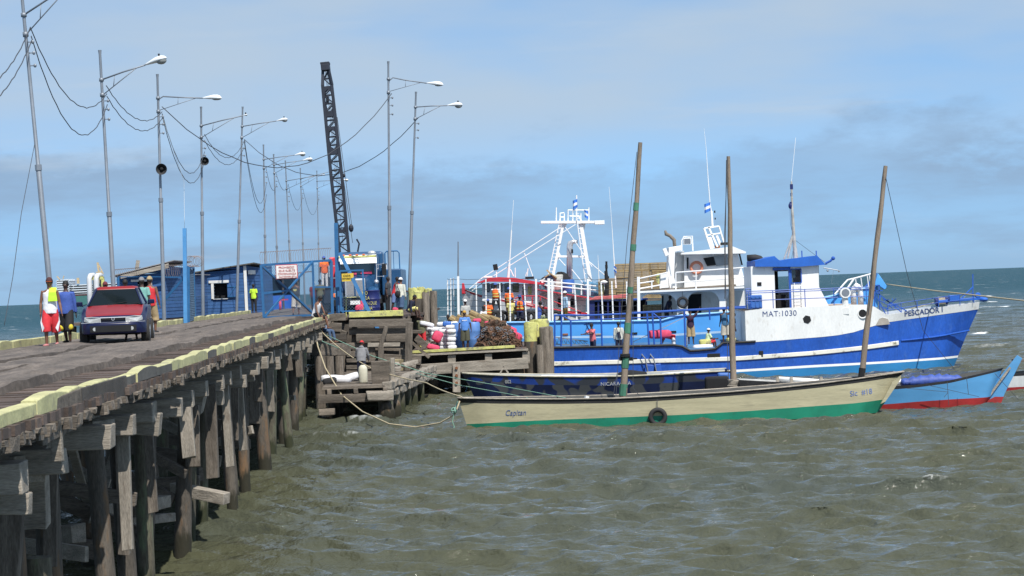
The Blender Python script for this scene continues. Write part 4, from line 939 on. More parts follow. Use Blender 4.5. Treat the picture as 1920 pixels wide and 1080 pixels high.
# ------------------------------------------------------------------ crane
cr = thing('crane', 'tall black lattice boom crane rising behind the lorry', 'crane', (at(655, 560, 113).x, 113, DZ))
YC = 112.0
b0, b1 = at(646, 474, YC), at(611, 132, YC); axis = (b1 - b0).normalized(); sx_ = Vector((1, 0, 0)); sx_ = (sx_ - axis * sx_.dot(axis)).normalized(); sy_ = Vector((0, 1, 0))
def bw(t): return .45 * (1 - .25 * abs(t - .45) * 1.2) * (.62 if t > .93 else 1)
def corner(t, i, j): return b0.lerp(b1, t) + sx_ * (i * bw(t)) * 0.66 + sy_ * (j * bw(t) * .66)
mb = MB()
for i in (-1, 1):
    for j in (-1, 1):
        for k in range(12): mb.bar(corner(k / 12, i, j), corner((k + 1) / 12, i, j), .15 if j < 0 else .10)
mb.build('boom_chord', m_cranemat, cr)
mb = MB(); K = 22
for k in range(K):
    t0, t1 = k / K, (k + 1) / K; s_ = 1 if k % 2 else -1
    for j in (-1, 1): mb.bar(corner(t0, -s_, j), corner(t1, s_, j), .05).bar(corner(t0, -1, j), corner(t0, 1, j), .045)
    for i in (-1, 1): mb.bar(corner(t0, i, -s_), corner(t1, i, s_), .045)
mb.build('boom_lacing', m_cranemat, cr)
def plate(t, h, gap):
    mb = MB()
    for j in (-1, 1):
        c = b0.lerp(b1, t) + sy_ * j * bw(t) * .68; w_ = bw(t) * .72
        ring = []; 
        pts = [(-w_, -h * .2), (w_, -h * .2), (w_, h), (w_ * .7, h), (w_ * .5, h * .35), (0, h * .12), (-w_ * .5, h * .35), (-w_ * .7, h), (-w_, h)]
        if gap: pts = [(x, -y) for x, y in pts]
        mb.prism([c + sx_ * x + axis * y - sy_ * .03 for x, y in pts], sy_ * .06)
    return mb.build('boom_plate', m_cranemat, cr)
plate(.555, .8, 0); plate(.76, .75, 0); plate(.90, .5, 1); plate(.68, .5, 1); plate(.12, .5, 0)
hd = b0.lerp(b1, 1.0); MB().box(hd + axis * .15, (.46, .8, .34), Matrix((sx_, sy_, axis)).transposed()).box(hd + axis * .38, (.50, .7, .12), Matrix((sx_, sy_, axis)).transposed()).build('boom_head', m_cranemat, cr, bevel=.02)
mb = MB()
for dx_, t_ in ((-.04, .02), (.05, .1), (.0, .3)): mb.tube([hd + sx_ * dx_, b0.lerp(b1, t_) + sx_ * (dx_ * 2 + .05)], .012, 4)
mb.tube([b0.lerp(b1, .74) + sx_ * .36, b0.lerp(b1, .12) + sx_ * .56], .02, 4).tube([b0.lerp(b1, .45) + sx_ * .34, b0.lerp(b1, .05) + sx_ * .5], .02, 4)
mb.build('hoist_rope', m_cable, cr)
p = b0.lerp(b1, .84) - sx_ * .08; MB().box(p, (.14, .3, .45)).build('pulley_block', m_cranemat, cr); MB().ell(b0.lerp(b1, .13) + sx_ * .5, (.14, .14, .22), 10, 6).build('pulley_block', m_cranemat, cr); MB().ell(b0.lerp(b1, .42) + sx_ * .40, (.09, .09, .12), 8, 6).build('pulley_block', m_cranemat, cr)
MB().span((b0.x - 1.2, 110.6, DZ + .5), (b0.x + 1.3, 115.5, DZ + 2.9)).build('cab', m_cranemat, cr, bevel=.08)
MB().span((b0.x - 1.5, 110, DZ + .1), (b0.x + 1.5, 117, DZ + .5)).build('carriage', m_dark, cr)
mb = MB(); q = at(655, 466, YC - .8); mb.tube([q + V(.45, 0, -.2), q + V(.55, 0, .25), q + V(.42, 0, .5)], .05, 6); mb.build('hook', m_cranemat, cr)
# oil drum with lettering
p = at(697, 574, 93.6); dr = thing('oil_drum', 'navy oil drum with yellow painted lettering on the wharf edge', 'drum', (p.x, 93.6, DZ))
prof = [(0, 0), (.40, 0), (.40, .02), (.385, .03), (.385, .36), (.40, .39), (.385, .42), (.385, .76), (.40, .79), (.385, .82), (.385, 1.15), (.40, 1.17), (.37, 1.2)]
MB().rings([[V(p.x + r_ * math.cos(a), 93.6 + r_ * math.sin(a), DZ + h_) for a in [2 * math.pi * i / 24 for i in range(24)]] for r_, h_ in prof[1:]]).build('drum_body', m_navy, dr, auto=40)
for i, s_ in enumerate(('NO', 'A LA', 'TANQUE', 'AGUA', 'NO')): text(s_, .22, m_yel2, dr, V(p.x - .40, 93.6 - .40, DZ + 1.0 - i * .235), sx=.75)
p = at(668, 580, 93.4); t = thing('cable_reel_guard', 'dark wire mesh guard panel with yellow post behind the small gate', 'guard', (p.x, 93.4, DZ))
MB().bar((at(649, 580, 93.2).x, 93.2, DZ), at(649, 560, 93.2), .05, .05, up=(0, 1, 0)).build('post', m_yel2, t)
MB().bar(at(643, 558, 93.3), at(703, 555, 93.3), .05, .05).build('top_rail', m_yel, t)
# ------------------------------------------------------------------ boats
def hull(rows, hb, Yc, n=44, inner=True, deck_z=None):
    """rows: list of (curve, beamfactor, material); curve = [(x, z)...] from stern to bow, ends give that row's extent.
    hb(s): half beam. returns MB, with both sides, transom, inner bulwark and deck"""
    mb = MB(); G = []; hb0 = hb; X0, X1 = rows[0][0][0][0], rows[0][0][-1][0]; CL = abs(X1 - X0) * .045
    def hb(s, w=.08):
        w = min(w, s, 1 - s); return sum(hb0(s + w * k / 4) for k in range(-4, 5)) / 9
    for curve, bf, m_ in rows:
        xa, xb = curve[0][0], curve[-1][0]; near, far = [], []
        for i in range(n + 1):
            s = i / n; x = lerp(xa, xb, s); z_ = interp(curve, x); 
            st = min(1, max(0, (x - X0) / (X1 - X0))); own = 1
            if curve is not rows[0][0]:
                if hb0(0) < .3: own = min(own, max(0, abs(x - xa)) / CL)
                if hb0(1) < .3: own = min(own, max(0, abs(xb - x)) / CL)
            b = max(hb(st), .02) * (bf(s) if callable(bf) else bf) * max(own, .02) ** .6
            near.append(Vector((x, Yc - b, z_))); far.append(Vector((x, Yc + b, z_)))
        G.append((near, far, m_))
    for (n0, f0, m0), (n1, f1, _) in zip(G, G[1:]):
        for A, B in ((n0, n1), (f0, f1)):
            mb.add(A + B, [(i, i + 1, n + 2 + i, n + 1 + i) for i in range(n)], m0)
        for e in (0, n):
            if (n0[e] - f0[e]).length > .02: mb.add([n0[e], f0[e], f1[e], n1[e]], [(0, 1, 2, 3)], m0)
    if inner:
        t = .07; na, fa, m_ = G[0]
        ni = [Vector((p.x + (t if i == 0 else -t if i == n else 0), min(p.y + t, Yc), p.z)) for i, p in enumerate(na)]; fi = [Vector((p.x, max(2 * Yc - p.y, Yc), p.z)) for p in ni]
        dz = (lambda x: deck_z(x)) if callable(deck_z) else (lambda x: deck_z)
        nd_ = []
        for i in range(n + 1):
            q = G[0][0][i]; zt = dz(q.x); o_ = q
            for (n0, _, _), (n1, _, _) in zip(G, G[1:]):
                a_, b_ = n0[i], n1[i]
                if a_.z >= zt >= b_.z: o_ = a_.lerp(b_, (a_.z - zt) / max(a_.z - b_.z, 1e-6)); break
            nd_.append(Vector((o_.x, min(o_.y + .10, Yc), zt)))
        fd = [Vector((p.x, 2 * Yc - p.y, p.z)) for p in nd_]
        mi = rows[0][3] if len(rows[0]) > 3 else m_
        for A, B, mm in ((na, ni, m_), (fa, fi, m_), (ni, nd_, len_in), (fi, fd, len_in), (nd_, fd, len_in)):
            mb.add(A + B, [(i, i + 1, n + 2 + i, n + 1 + i) for i in range(n)], mm)
        mb.add([ni[0], fi[0], fd[0], nd_[0]], [(0, 1, 2, 3)], len_in)
    return mb, G
len_in = 0
def cv(pts, Y): # photo samples at depth(s) Y -> (x,z)
    r_ = []
    for q in pts:
        p = at(q[0], q[1], q[2] if len(q) > 2 else Y); r_.append((p.x, p.z))
    return r_
def strake(parent, G, row, m, name, r_=.05, side=0, s0=0, s1=1, dz=0, up=.0, n=6):
    P = G[row][side]; k = len(P) - 1; P = P[int(s0 * k):int(s1 * k) + 1]
    return MB().tube([p + V(0, -.02 if side == 0 else .02, dz) for p in P], [(r_, r_)] * len(P), n).build(name, m, parent, smooth=True)
def bandstrip(parent, pts, Yn, h, m, name, G=None, proud=.05):
    rings = []
    for (x, z_) in pts:
        y = Yn(x); rings.append([V(x, y - proud, z_ + h / 2), V(x, y - proud, z_ - h / 2), V(x, y + .05, z_ - h / 2), V(x, y + .05, z_ + h / 2)])
    return MB().rings(rings).build(name, m, parent)
def railing(parent, pts, hts, m, r_=.025, posts=None, name='railing', top=True):
    """pts base polyline; hts heights of horizontal bars"""
    mb = MB()
    for h in hts: mb.tube([p + V(0, 0, h) for p in pts], r_, 5)
    for p in (posts or pts): mb.tube([p, p + V(0, 0, max(hts))], r_, 5)
    return mb.build(name, m, parent)
# --------------------------------------------------- I: big blue and white fishing boat
YC1 = 101.2
B1 = thing('fishing_boat', 'large royal blue fishing boat with white forecastle and blue roofed wheelhouse', 'fishing boat', (8, YC1, 0))
def hb1(s): return interp([(0, 2.35), (.12, 2.7), (.45, 2.85), (.62, 2.75), (.75, 2.35), (.86, 1.6), (.94, .85), (1, .06)], s)
def ybow(u): return interp([(1000, 98.5), (1540, 98.6), (1640, 99.0), (1700, 99.5), (1760, 100.2), (1834, 101.2)], u)
def c1(pts): return cv([(u, v, ybow(u)) for u, v in pts], 0)
notch = [(1003, 652), (1040, 652), (1150, 650), (1275, 646.5), (1288, 657), (1296, 658), (1342, 654), (1350, 643), (1398, 641), (1440, 639), (1500, 634), (1560, 629.5), (1600, 622), (1625, 614), (1660, 604), (1700, 598), (1770, 588), (1834, 579)]
m_intb = mat('bulwark_inside', (.05, .15, .30), .6); len_in = 3
rows = [(c1(notch), 1.0, 0), (c1([(1006, 683), (1380, 674), (1520, 663.5), (1685, 644), (1812, 634)]), .985, 0), (c1([(1010, 702), (1040, 702), (1380, 693), (1520, 684.5), (1661, 677), (1800, 667)]), lambda s: .982, 1),
        (c1([(1010, 708), (1040, 707), (1380, 697.5), (1520, 689), (1661, 681), (1799, 671)]), lambda s: .982, 2), (c1([(1014, 724), (1380, 712), (1520, 706), (1661, 700), (1790, 694)]), lambda s: .965, 2), ([(at(1020, 700, YC1).x, -1.2), (at(1770, 700, YC1).x, -1.0)], .35, 2)]
m_bluehull = mat('scuffed_blue_hull', (.014, .085, .41), .42, var=.22, scale=.8, bump=.12, bscale=5, patch=(.07, .15, .36), pscale=2.4, pth=.57, fine=.14, stretch=(1.3, 1, .6), psoft=.4)
mb, G1 = hull(rows, hb1, YC1, 56, True, lambda x: 1.55)
H1 = bvh(mb); HV1, HF1 = list(mb.v), list(mb.f)
mb.build('hull', [m_bluehull, m_white, m_boot, m_intb], B1, auto=40)
# forecastle bulwark above the hull, both sides
def yn1(x):
    h = H1.ray_cast(V(x, 0, interp(c1(notch), x) - .05), V(0, 1, 0)); return h[0].y if h[0] else YC1 - .1
low = [q for q in notch if q[0] >= 1398]; topc = [(1398, 583), (1420, 580), (1500, 576), (1600, 571), (1628, 571), (1640, 575), (1662, 590), (1690, 586), (1750, 577), (1800, 571), (1834, 566)]
us = sorted(set([1398, 1420, 1460, 1500, 1540, 1570, 1600, 1620, 1628, 1640, 1650, 1662, 1690, 1720, 1750, 1780, 1800, 1815, 1826, 1834])); ring = []
fc = MB()
lo, hi = [], []
for u in us:
    pl = at(u, interp(low, u), ybow(u)); ph = at(u, interp(topc, u), ybow(u)); y = min(yn1(pl.x - (.05 if u > 1830 else 0)), YC1 - .05); lo.append(V(pl.x, y - .015, pl.z - .02)); hi.append(V(pl.x + (.04 if u > 1800 else 0), y - .10 * (u > 1640) - .02, ph.z))
mir = lambda P: [V(p.x, 2 * YC1 - p.y, p.z) for p in P]
k = len(us)
for A, B in ((lo, hi), (mir(lo), mir(hi))): fc.add(A + B, [(i, i + 1, k + i + 1, k + i) for i in range(k - 1)])
# thickness inner skin & top cap
hi2 = [p + V(-.02, .12 if p.y + .12 < YC1 else 0, 0) for p in hi]; lo2 = [V(p.x, q.y, p.z) for p, q in zip(lo, hi2)]
for A, B in ((hi, hi2), (hi2, lo2), (mir(hi), mir(hi2)), (mir(hi2), mir(lo2))): fc.add(A + B, [(i, i + 1, k + i + 1, k + i) for i in range(k - 1)])
fc.add([lo[0], hi[0], mir(hi)[0], mir(lo)[0]], [(0, 1, 2, 3)]); fc.add([lo[-1], hi[-1], mir(hi)[-1], mir(lo)[-1]], [(0, 1, 2, 3)])
FB = bvh(fc); _m = MB(); _m.add(HV1, HF1); _m.add(fc.v, fc.f); FB2 = bvh(_m); fcb = fc.build('forecastle', m_whited, B1, auto=40)
zdk = at(1500, 577.5, 98.6).z
kk = [i for i, u in enumerate(us) if u <= 1628]
A = [V(hi2[i].x, hi2[i].y, hi[i].z - .03) for i in kk]; fd = MB(); Bm = mir(A); fd.add(A + Bm, [(i, i + 1, len(A) + i + 1, len(A) + i) for i in range(len(A) - 1)]); fd.build('deck', mat('hatch_wood', (.25, .16, .10), .8), B1)
kk = [i for i, u in enumerate(us) if u >= 1662]; A = [V(hi2[i].x - (.15 if us[i] > 1800 else 0), min(hi2[i].y + .30, YC1 - .01), hi[i].z - .35) for i in kk]; fd = MB(); Bm = mir(A); fd.add(A + Bm, [(i, i + 1, len(A) + i + 1, len(A) + i) for i in range(len(A) - 1)]); fd.build('deck', m_boot, B1)
YB = {}
def on1(u, v, B=None, Y=None):
    Y = Y or YB.get(id(B), 98.6)
    p = at(u, v, Y); h = (B or H1).ray_cast(V(p.x, 0, p.z), V(0, 1, 0)); 
    if h[0] is None: return p
    return at(u, v, h[0].y)
# strakes
def strip(pts, h, m, name, B, proud=.06, par=B1):
    rg = []
    for u, v in pts:
        p = on1(u, v, B); rg.append([p + V(0, -proud, h / 2), p + V(0, -proud, -h / 2), p + V(0, .1, -h / 2 - .03), p + V(0, .1, h / 2 + .03)])
    return MB().rings(rg).build(name, m, par, bevel=.015)
m_chip = mat('chipped_white_rub_rail', (.72, .70, .62), .6, var=.1, patch=(.22, .20, .13), pscale=2.2, pth=.57, scale=1.5)
strip([(u, interp([(1010, 683), (1040, 682), (1380, 672.5), (1520, 662.5), (1605, 654), (1685, 643)], u)) for u in range(1012, 1686, 24)] + [(1685, 643)], .19, m_chip, 'rub_rail', H1)
strip([(u, interp([(1660, 640), (1700, 638), (1760, 631), (1822, 619)], u)) for u in range(1690, 1822, 16)], .05, m_bluehull, 'rub_rail', H1, .03)
strake(B1, G1, 0, m_black, 'cap_rail', .06, 0, 0, .49)
for u, v, w, h in ((1338, 668, 24, 11), (1427, 664, 8, 13), (1183, 675, 24, 7)):
    p = on1(u, v); MB().box(p + V(0, .0, 0), (w / 38.5, .1, h / 38.5), j=.01).build('scupper', m_dark, B1, bevel=.03)
m_peel = mat('peeled_paint', (.45, .45, .38), .8, var=.3, scale=6)
# openings and marks on the forecastle
p = on1(1513, 599, FB); MB().tube([p + V(0, -.02, 0), p + V(0, .1, 0)], .21, 6).build('porthole', m_dark, B1)
p = on1(1617, 588, FB); po = MB().tube([p + V(0, -.03, 0), p + V(0, .1, 0)], .21, 18).build('porthole', m_dark, B1); MB().torus(p + V(0, -.03, 0), .22, .035, 'y', 22, 6).build('rim', m_whited, po)
p = on1(1655, 603, FB); MB().prism([p + V(-.35, -.05, -.18), p + V(.35, -.05, -.14), p + V(.25, -.05, .12), p + V(0, -.05, .2), p + V(-.25, -.05, .12)], (0, .1, 0)).build('fairlead', mat('fairlead_grey', (.35, .32, .28), .7), B1)
p = on1(1586, 583, FB); MB().box(p, (.32, .05, .36)).build('plate', m_whited, B1, bevel=.03)
m_ltr = mat('navy_lettering', (.05, .085, .22), .7, var=.2, scale=6)
p = on1(1429, 594, FB); text('MAT:1030', .38, m_ltr, B1, p, proj=FB, space=1.08, sx=.98, ext=.001)
pl, pr = on1(1696, 593, FB), on1(1779, 583, FB)
def ypesc(x, z_):
    i = min(range(len(hi) - 1), key=lambda i: abs((hi[i].x + hi[i + 1].x) / 2 - x)); t_ = (x - hi[i].x) / (hi[i + 1].x - hi[i].x); A_, B_ = lo[i].lerp(lo[i + 1], t_), hi[i].lerp(hi[i + 1], t_)
    return lerp(A_.y, B_.y, (z_ - A_.z) / (B_.z - A_.z))
text('PESCADOR I', .37, m_ltr, B1, V(pl.x, pl.y, pl.z), (R(90), -R(3.5), 0), proj=ypesc, space=1.04, sx=.98, ext=.001, bold=.008)
# wheelhouse
wx0, wx1 = at(1415, 540, 99.6).x, at(1533, 540, 99.6).x; wy0, wy1 = 99.55, 102.6; zr = at(1480, 497, 99.55).z; zd = at(1450, 579, 99.55).z
def px(u, v=540, Y=99.55): return at(u, v, Y).x
def pz(v, u=1480, Y=99.55): return at(u, v, Y).z
def wall_holes(mb, x0, x1, z0, z1, y, th, holes):
    """vertical wall facing the camera with rectangular holes (x0,x1,z0,z1)"""
    xs = sorted(set([x0, x1] + [h[0] for h in holes] + [h[1] for h in holes])); zs_ = sorted(set([z0, z1] + [h[2] for h in holes] + [h[3] for h in holes]))
    for a, b in zip(xs, xs[1:]):
        for c, d in zip(zs_, zs_[1:]):
            cx, cz = (a + b) / 2, (c + d) / 2
            if any(h[0] < cx < h[1] and h[2] < cz < h[3] for h in holes): continue
            mb.span((a, y, c), (b, y + th, d))
dr_ = (px(1453), px(1479), zd, pz(506)); wn = (px(1484), px(1503), pz(531), pz(505))
xe = px(1536)
mb = MB(); wall_holes(mb, px(1409), xe, zd, zr, wy0, .06, [dr_, wn]); wall_holes(mb, px(1409), xe, zd, zr, wy1, .06, [(px(1458), px(1503), pz(545), pz(508))])
mb.span((px(1409), wy0 + .06, zd), (px(1409) + .06, wy1, zr))
xb = px(1554)
# forward face: flared base, upright upper part raked outwards
zm = pz(540)
mb.add([V(xe, wy0, zm), V(xe, wy1, zm), V(xe + .02, wy1, zr), V(xe + .02, wy0, zr), V(xb, wy0 + .1, zd), V(xb, wy1 - .1, zd)], [(0, 1, 2, 3), (4, 5, 1, 0)])
mb.add([V(xe, wy0, zm), V(xe, wy0, zd), V(xb, wy0 + .1, zd)], [(0, 1, 2)]); mb.add([V(xe, wy1, zm), V(xe, wy1, zd), V(xb, wy1 - .1, zd)], [(0, 1, 2)])
mb.add([V(xe, wy0, pz(500)), V(xe + .18, wy0, zr), V(xe, wy0, zr)], [(0, 1, 2)])
wh = mb.build('wheelhouse', m_white, B1)
MB().span((px(1455), wy0 + 1.3, zd), (px(1466), wy0 + 1.36, pz(508))).build('inner_door', m_dark, wh)
MB().span((px(1458), wy0 + .6, zd), (px(1476), wy0 + .9, pz(552))).build('stool', m_dark, wh, bevel=.03)
mb = MB(); a0, a1, a2, a3 = wn
mb.bar((a0, wy0 - .02, a2), (a1, wy0 - .02, a2), .05).bar((a0, wy0 - .02, a3), (a1, wy0 - .02, a3), .05).bar((a0, wy0 - .02, a2), (a0, wy0 - .02, a3), .05, up=(0, 1, 0)).bar((a1, wy0 - .02, a2), (a1, wy0 - .02, a3), .05, up=(0, 1, 0))
wi = mb.build('window', m_bluerail, wh); MB().span((a0, wy0 + .02, a2 + .25), (a0 + .22, wy0 + .04, a3)).build('pane', m_glass, wi)
MB().bar((px(1481), wy0 - .04, zd), (px(1481), wy0 - .04, zr), .10, .05, up=(0, 1, 0)).build('door_post', m_bluerail, wh)
MB().span((px(1450), wy0 - .12, pz(506)), (px(1480), wy0 - .02, pz(501))).build('door_hood', m_bluerail, wh)
MB().add([V(xe + .03, wy0 + .25, pz(532)), V(xe + .03, wy1 - .25, pz(532)), V(xe + .05, wy1 - .25, pz(505)), V(xe + .05, wy0 + .25, pz(505))], [(0, 1, 2, 3)]).build('front_window', m_glass, wh)
MB().span((px(1420), wy0 - .02, pz(534)), (px(1428), wy0 - .0, pz(527))).build('vent', m_dark, wh)
mb = MB()
for s_ in (0, 1): mb.bar((px(1489) + s_ * .36, wy0 - .1, zd), (px(1489) + s_ * .36, wy0 - .1, pz(531)), .035, up=(0, 1, 0))
for i in range(7): mb.bar((px(1489), wy0 - .1, zd + .12 + i * .16), (px(1489) + .36, wy0 - .1, zd + .12 + i * .16), .025)
mb.build('ladder', m_white, wh)
# roof with two low peaks
def rp(u, v, Y=99.3): p = at(u, v, Y); return V(p.x, Y, p.z)
m_roofb = mat('blue_roof_paint', (.018, .12, .50), .5, var=.12, scale=1.5)
rf = MB()
for (pts) in ([(1416, 500), (1416, 489), (1452, 480), (1462, 489), (1478, 486), (1532, 479), (1546, 494), (1552, 496), (1500, 500)],):
    f = [rp(u, v) for u, v in pts]; bk = [V(p.x, 102.9, p.z) for p in f]; n_ = len(f)
    rf.add(f + bk, [tuple(range(n_)), tuple(range(2 * n_ - 1, n_ - 1, -1))] + [(i, i + n_, (i + 1) % n_ + n_, (i + 1) % n_) for i in range(n_)])
rfo = rf.build('roof', m_roofb, B1)
mb = MB()
for u in (1504, 1531): p = rp(u, 489, 99.6); mb.bar(p, p + V(0, 0, .5), .05)
p = rp(1548, 494); mb.tube([p, p + V(.25, 0, .12), p + V(.35, 0, .22)], .06, 6).ell(p + V(.38, 0, .24), .10, 8, 6); mb.build('roof_fitting', m_bluerail, B1)
mb = MB(); p = rp(1544, 502); mb.tube([p, p + V(.7, 0, -.15)], .025, 5).tube([p + V(.5, 0, -.1), p + V(.35, 0, -.8)], .008, 4).ell(p + V(.75, 0, -.2), .05, 6, 4).ell(p + V(.2, 0, -.15), .06, 6, 4); mb.build('boom_light', m_galv, B1)
# mast on the roof
m_mastw = mat('grey_mast', (.42, .40, .36), .7, var=.3, scale=4)
mb = MB(); f = lambda u, v: at(u, v, 101.0)
mb.tube([f(1491, 484), f(1487, 420), f(1485, 388), f(1484, 340)], [.09, .08, .06, .04], 8).tube([f(1477, 484), f(1487, 440)], .05, 6).tube([f(1470, 486), f(1488, 436)], .045, 6)
mb.tube([f(1495, 484), f(1487, 430)], .045, 6); mb.build('mast', m_mastw, B1)
mb = MB().tube([f(1484, 340), f(1492, 258)], .012, 4); mb.build('whip_antenna', m_white, B1)
MB().box(f(1484, 350), (.14, .1, .25)).build('mast_fitting', m_navy, B1); MB().box(f(1483, 385), (.12, .1, .35)).ell(f(1482, 386), (.1, .08, .16)).tube([f(1481, 384), f(1482, 420), f(1486, 437)], .01, 4).build('mast_fitting', m_navy, B1); MB().box(f(1484, 365), (.1, .08, .16)).build('mast_fitting', m_navy, B1)
mb = MB().tube([f(1488, 448), f(1548, 493)], .012, 4).tube([f(1487, 470), f(1484, 487)], .012, 4); mb.build('stay', m_cable, B1)
# exhaust elbow
q = lambda u, v: at(u, v, 101.5); MB().tube([q(1401, 484), q(1416, 483), q(1424, 485), q(1430, 492), q(1432, 505), q(1432, 520)], .17, 12).build('exhaust_pipe', m_rubber, B1, smooth=True)
# cooler on deck
c = at(1416, 566, 99.2); fr_ = MB().box(c, (.62, .5, .68)).build('blue_crate', m_bbar, B1, bevel=.04); 
mb = MB(); [mb.box(c + V(-.2 + i * .2, -.26, 0), (.05, .03, .5)) for i in range(3)]; mb.build('crate_rib', m_bbar, fr_)
# vents
def cowl(u, v, w, mouth=True):
    p = at(u, v, 98.9); r_ = .16 * w
    o = MB().tube([V(p.x, p.y, p.z - .2), V(p.x, p.y, p.z + .55), V(p.x, p.y - .02, p.z + .72), V(p.x - .1 if mouth else p.x, p.y - .08, p.z + .84), V(p.x - .2 if mouth else p.x + .1, p.y - .12, p.z + .86)], [r_, r_, r_ * 1.05, r_ * 1.25, r_ * 1.2], 12).build('cowl_vent', m_white, B1, smooth=True); return o
p = at(1585, 572, 98.8); MB().tube([p, p + V(0, 0, .45)], .15, 12).tube([p + V(0, .1, .58), p + V(0, -.2, .60)], .26, 16).build('cowl_vent', m_whited, B1, auto=40); MB().tube([p + V(0, -.21, .60), p + V(0, -.22, .60)], .19, 14).build('vent_mouth', m_galv, B1)
for u in (1601, 1614):
    p = at(u, 572, 99.2); s_ = -1 if u == 1614 else 1
    MB().tube([p, p + V(0, 0, .62), p + V(s_ * .04, 0, .80), p + V(s_ * .18, 0, .93), p + V(s_ * .26, 0, .86)], [.14, .14, .15, .16, .16], 12).build('cowl_vent', m_white, B1, smooth=True)
# railings
def rl(us_, vb, hts, Yf, m=m_bluerail, name='railing', r_=.022, yoff=.12):
    pts = [V(at(u, interp(vb, u), Yf(u) + yoff).x, Yf(u) + yoff, at(u, interp(vb, u), Yf(u) + yoff).z) for u in us_]; return railing(B1, pts, hts, m, r_, name=name)
rl([1400, 1404, 1450, 1510, 1564, 1625, 1640], [(1400, 580), (1640, 571)], (.42, .78, 1.12 - .25), ybow)
rl([1400, 1408], [(1400, 580), (1640, 575)], (.3, .6, .9, 1.0), ybow)
bp_ = []
for u in (1650, 1665, 1690, 1720, 1760, 1800, 1826):
    q_ = on1(u, interp(topc, u) + 5, FB); bp_.append(at(u, interp(topc, u) + 1, min(q_.y + .16, YC1 - .02)))
railing(B1, bp_, (.25, .50), m_bluerail, .02)
mb = MB(); g = lambda u, v, y=100.4: at(u, v, y)
for a, b in (((1640, 535), (1640, 590)), ((1648, 535), (1650, 590)), ((1640, 545), (1690, 585)), ((1643, 555), (1662, 592)), ((1640, 535), (1650, 535)), ((1655, 560), (1700, 583)), ((1625, 545), (1655, 545))): mb.bar(g(*a), g(*b), .05, .05)
mb.build('bow_frame', m_bluerail, B1)
mb = MB(); 
for i in range(14): a = g(1630 + rnd.uniform(0, 50), 560 + rnd.uniform(0, 20), 101 + rnd.uniform(-.5, .8)); mb.bar(a, a + V(rnd.uniform(-.4, .4), rnd.uniform(-.3, .3), rnd.uniform(-.3, .3)), .035)
mb.build('deck_gear', m_bluerail, B1)
p = at(1830, 565, 101.1); mb = MB(); mb.bar(p + V(-1.9, 0, .05), p + V(.35, 0, .15), .16, .14).ell(p + V(.38, 0, .08), (.22, .3, .12), 12, 6).bar(p + V(-.8, 0, .1), p + V(-.1, 0, .75), .06).tube([p + V(.1, -.1, .3), p + V(.1, .1, .3)], .14, 10).box(p + V(-1.1, 0, .2), (.5, .5, .3)).build('bow_roller', m_roofb, B1, bevel=.02)
mb = MB(); a = at(1824, 565, 101.1); mb.bar(a, at(1824, 514, 101.1), .05); mb.build('bow_staff', m_bluerail, B1)
p = at(1765, 566, 102.0); mb = MB(); mb.tube([p + V(-.3, 0, 0), p + V(.3, 0, .08)], .22, 10); mb.build('windlass', m_navy, B1); mb = MB(); [mb.torus(p + V(-.15 + i * .07, 0, 0), .24, .03, 'x', 14, 5) for i in range(5)]; mb.tube([p + V(-.2, 0, 0), p + V(-1.5, .2, -.3)], .03, 5); mb.build('rope_coil', m_rope, B1)
# long blue pipe rail over the working deck
ya = lambda u: 98.75
def rr_(u, v, y=98.75): return at(u, v, y)
mb = MB(); mb.tube([rr_(1038, 591), rr_(1110, 591), rr_(1180, 588), rr_(1280, 582), rr_(1398, 577)], .045, 6).tube([rr_(1185, 586), rr_(1300, 580), rr_(1400, 574)], .03, 6).tube([rr_(1070, 601), rr_(1290, 592)], .03, 6)
for ut, vt, ub in ((1040, 591, 1040), (1053, 591, 1052), (1070, 601, 1071), (1127, 590, 1129), (1183, 587, 1184), (1213, 587, 1217), (1223, 586, 1227), (1238, 598, 1240), (1283, 582, 1285)): mb.tube([rr_(ut, vt), rr_(ub, 650)], .045, 6)
for a, b in (((1053, 591), (1070, 601)), ((1223, 586), (1240, 600)), ((1330, 580), (1331, 600)), ((1038, 591), (1052, 591))): mb.tube([rr_(*a), rr_(*b)], .04, 6)
mb.build('pipe_rail', m_bluerail, B1)
mb = MB(); a0, a1 = rr_(1040, 632, 99.6), rr_(1102, 640, 99.6); b0_, b1_ = rr_(1036, 645, 99.6), rr_(1105, 648, 99.6); mb.bar(a0, a1, .05).bar(b0_, b1_, .05)
for i in range(8): t_ = i / 8; mb.bar(a0.lerp(a1, t_), b0_.lerp(b1_, t_ + .12), .03).bar(a0.lerp(a1, t_), b0_.lerp(b1_, t_), .025)
mb.build('gangway', m_galv, B1)
mb = MB(); mb.tube([rr_(1288, 652, 100.5), rr_(1288, 600, 100.5)], .03, 5)
mb.bar(rr_(1187, 641, 99.5), rr_(1290, 592, 99.2), .03); mb.build('boat_hook', m_wood_lt, B1)
# pump hoses & a small boarding ladder over the side
mb = MB()
for du in (0, 16): mb.tube([on1(1205 + du, 668) + V(0, .1, 0), on1(1203 + du, 666) + V(0, -.2, .05), on1(1209 + du, 672) + V(0, -.25, 0), on1(1216 + du, 705) + V(0, -.2, 0)], .03, 6)
mb.build('boarding_ladder', m_galv, B1)
p = on1(1217, 693) + V(0, -.14, 0); MB().box(p, (.42, .12, .5), (0, .1, 0)).box(p + V(.45, .03, .04), (.28, .12, .45), (0, -.1, 0)).build('hanging_fender', m_bluerail, B1, bevel=.03)
# deck load
for (nm, lb, u, v, y, d, mt) in (('plastic_tub', 'yellow bundle', 1325, 645, 99.2, (1.2, .8, .45), m_yel2), ('a', '', 1318, 652, 98.8, (1.6, .8, .22), m_sack)):
    pass
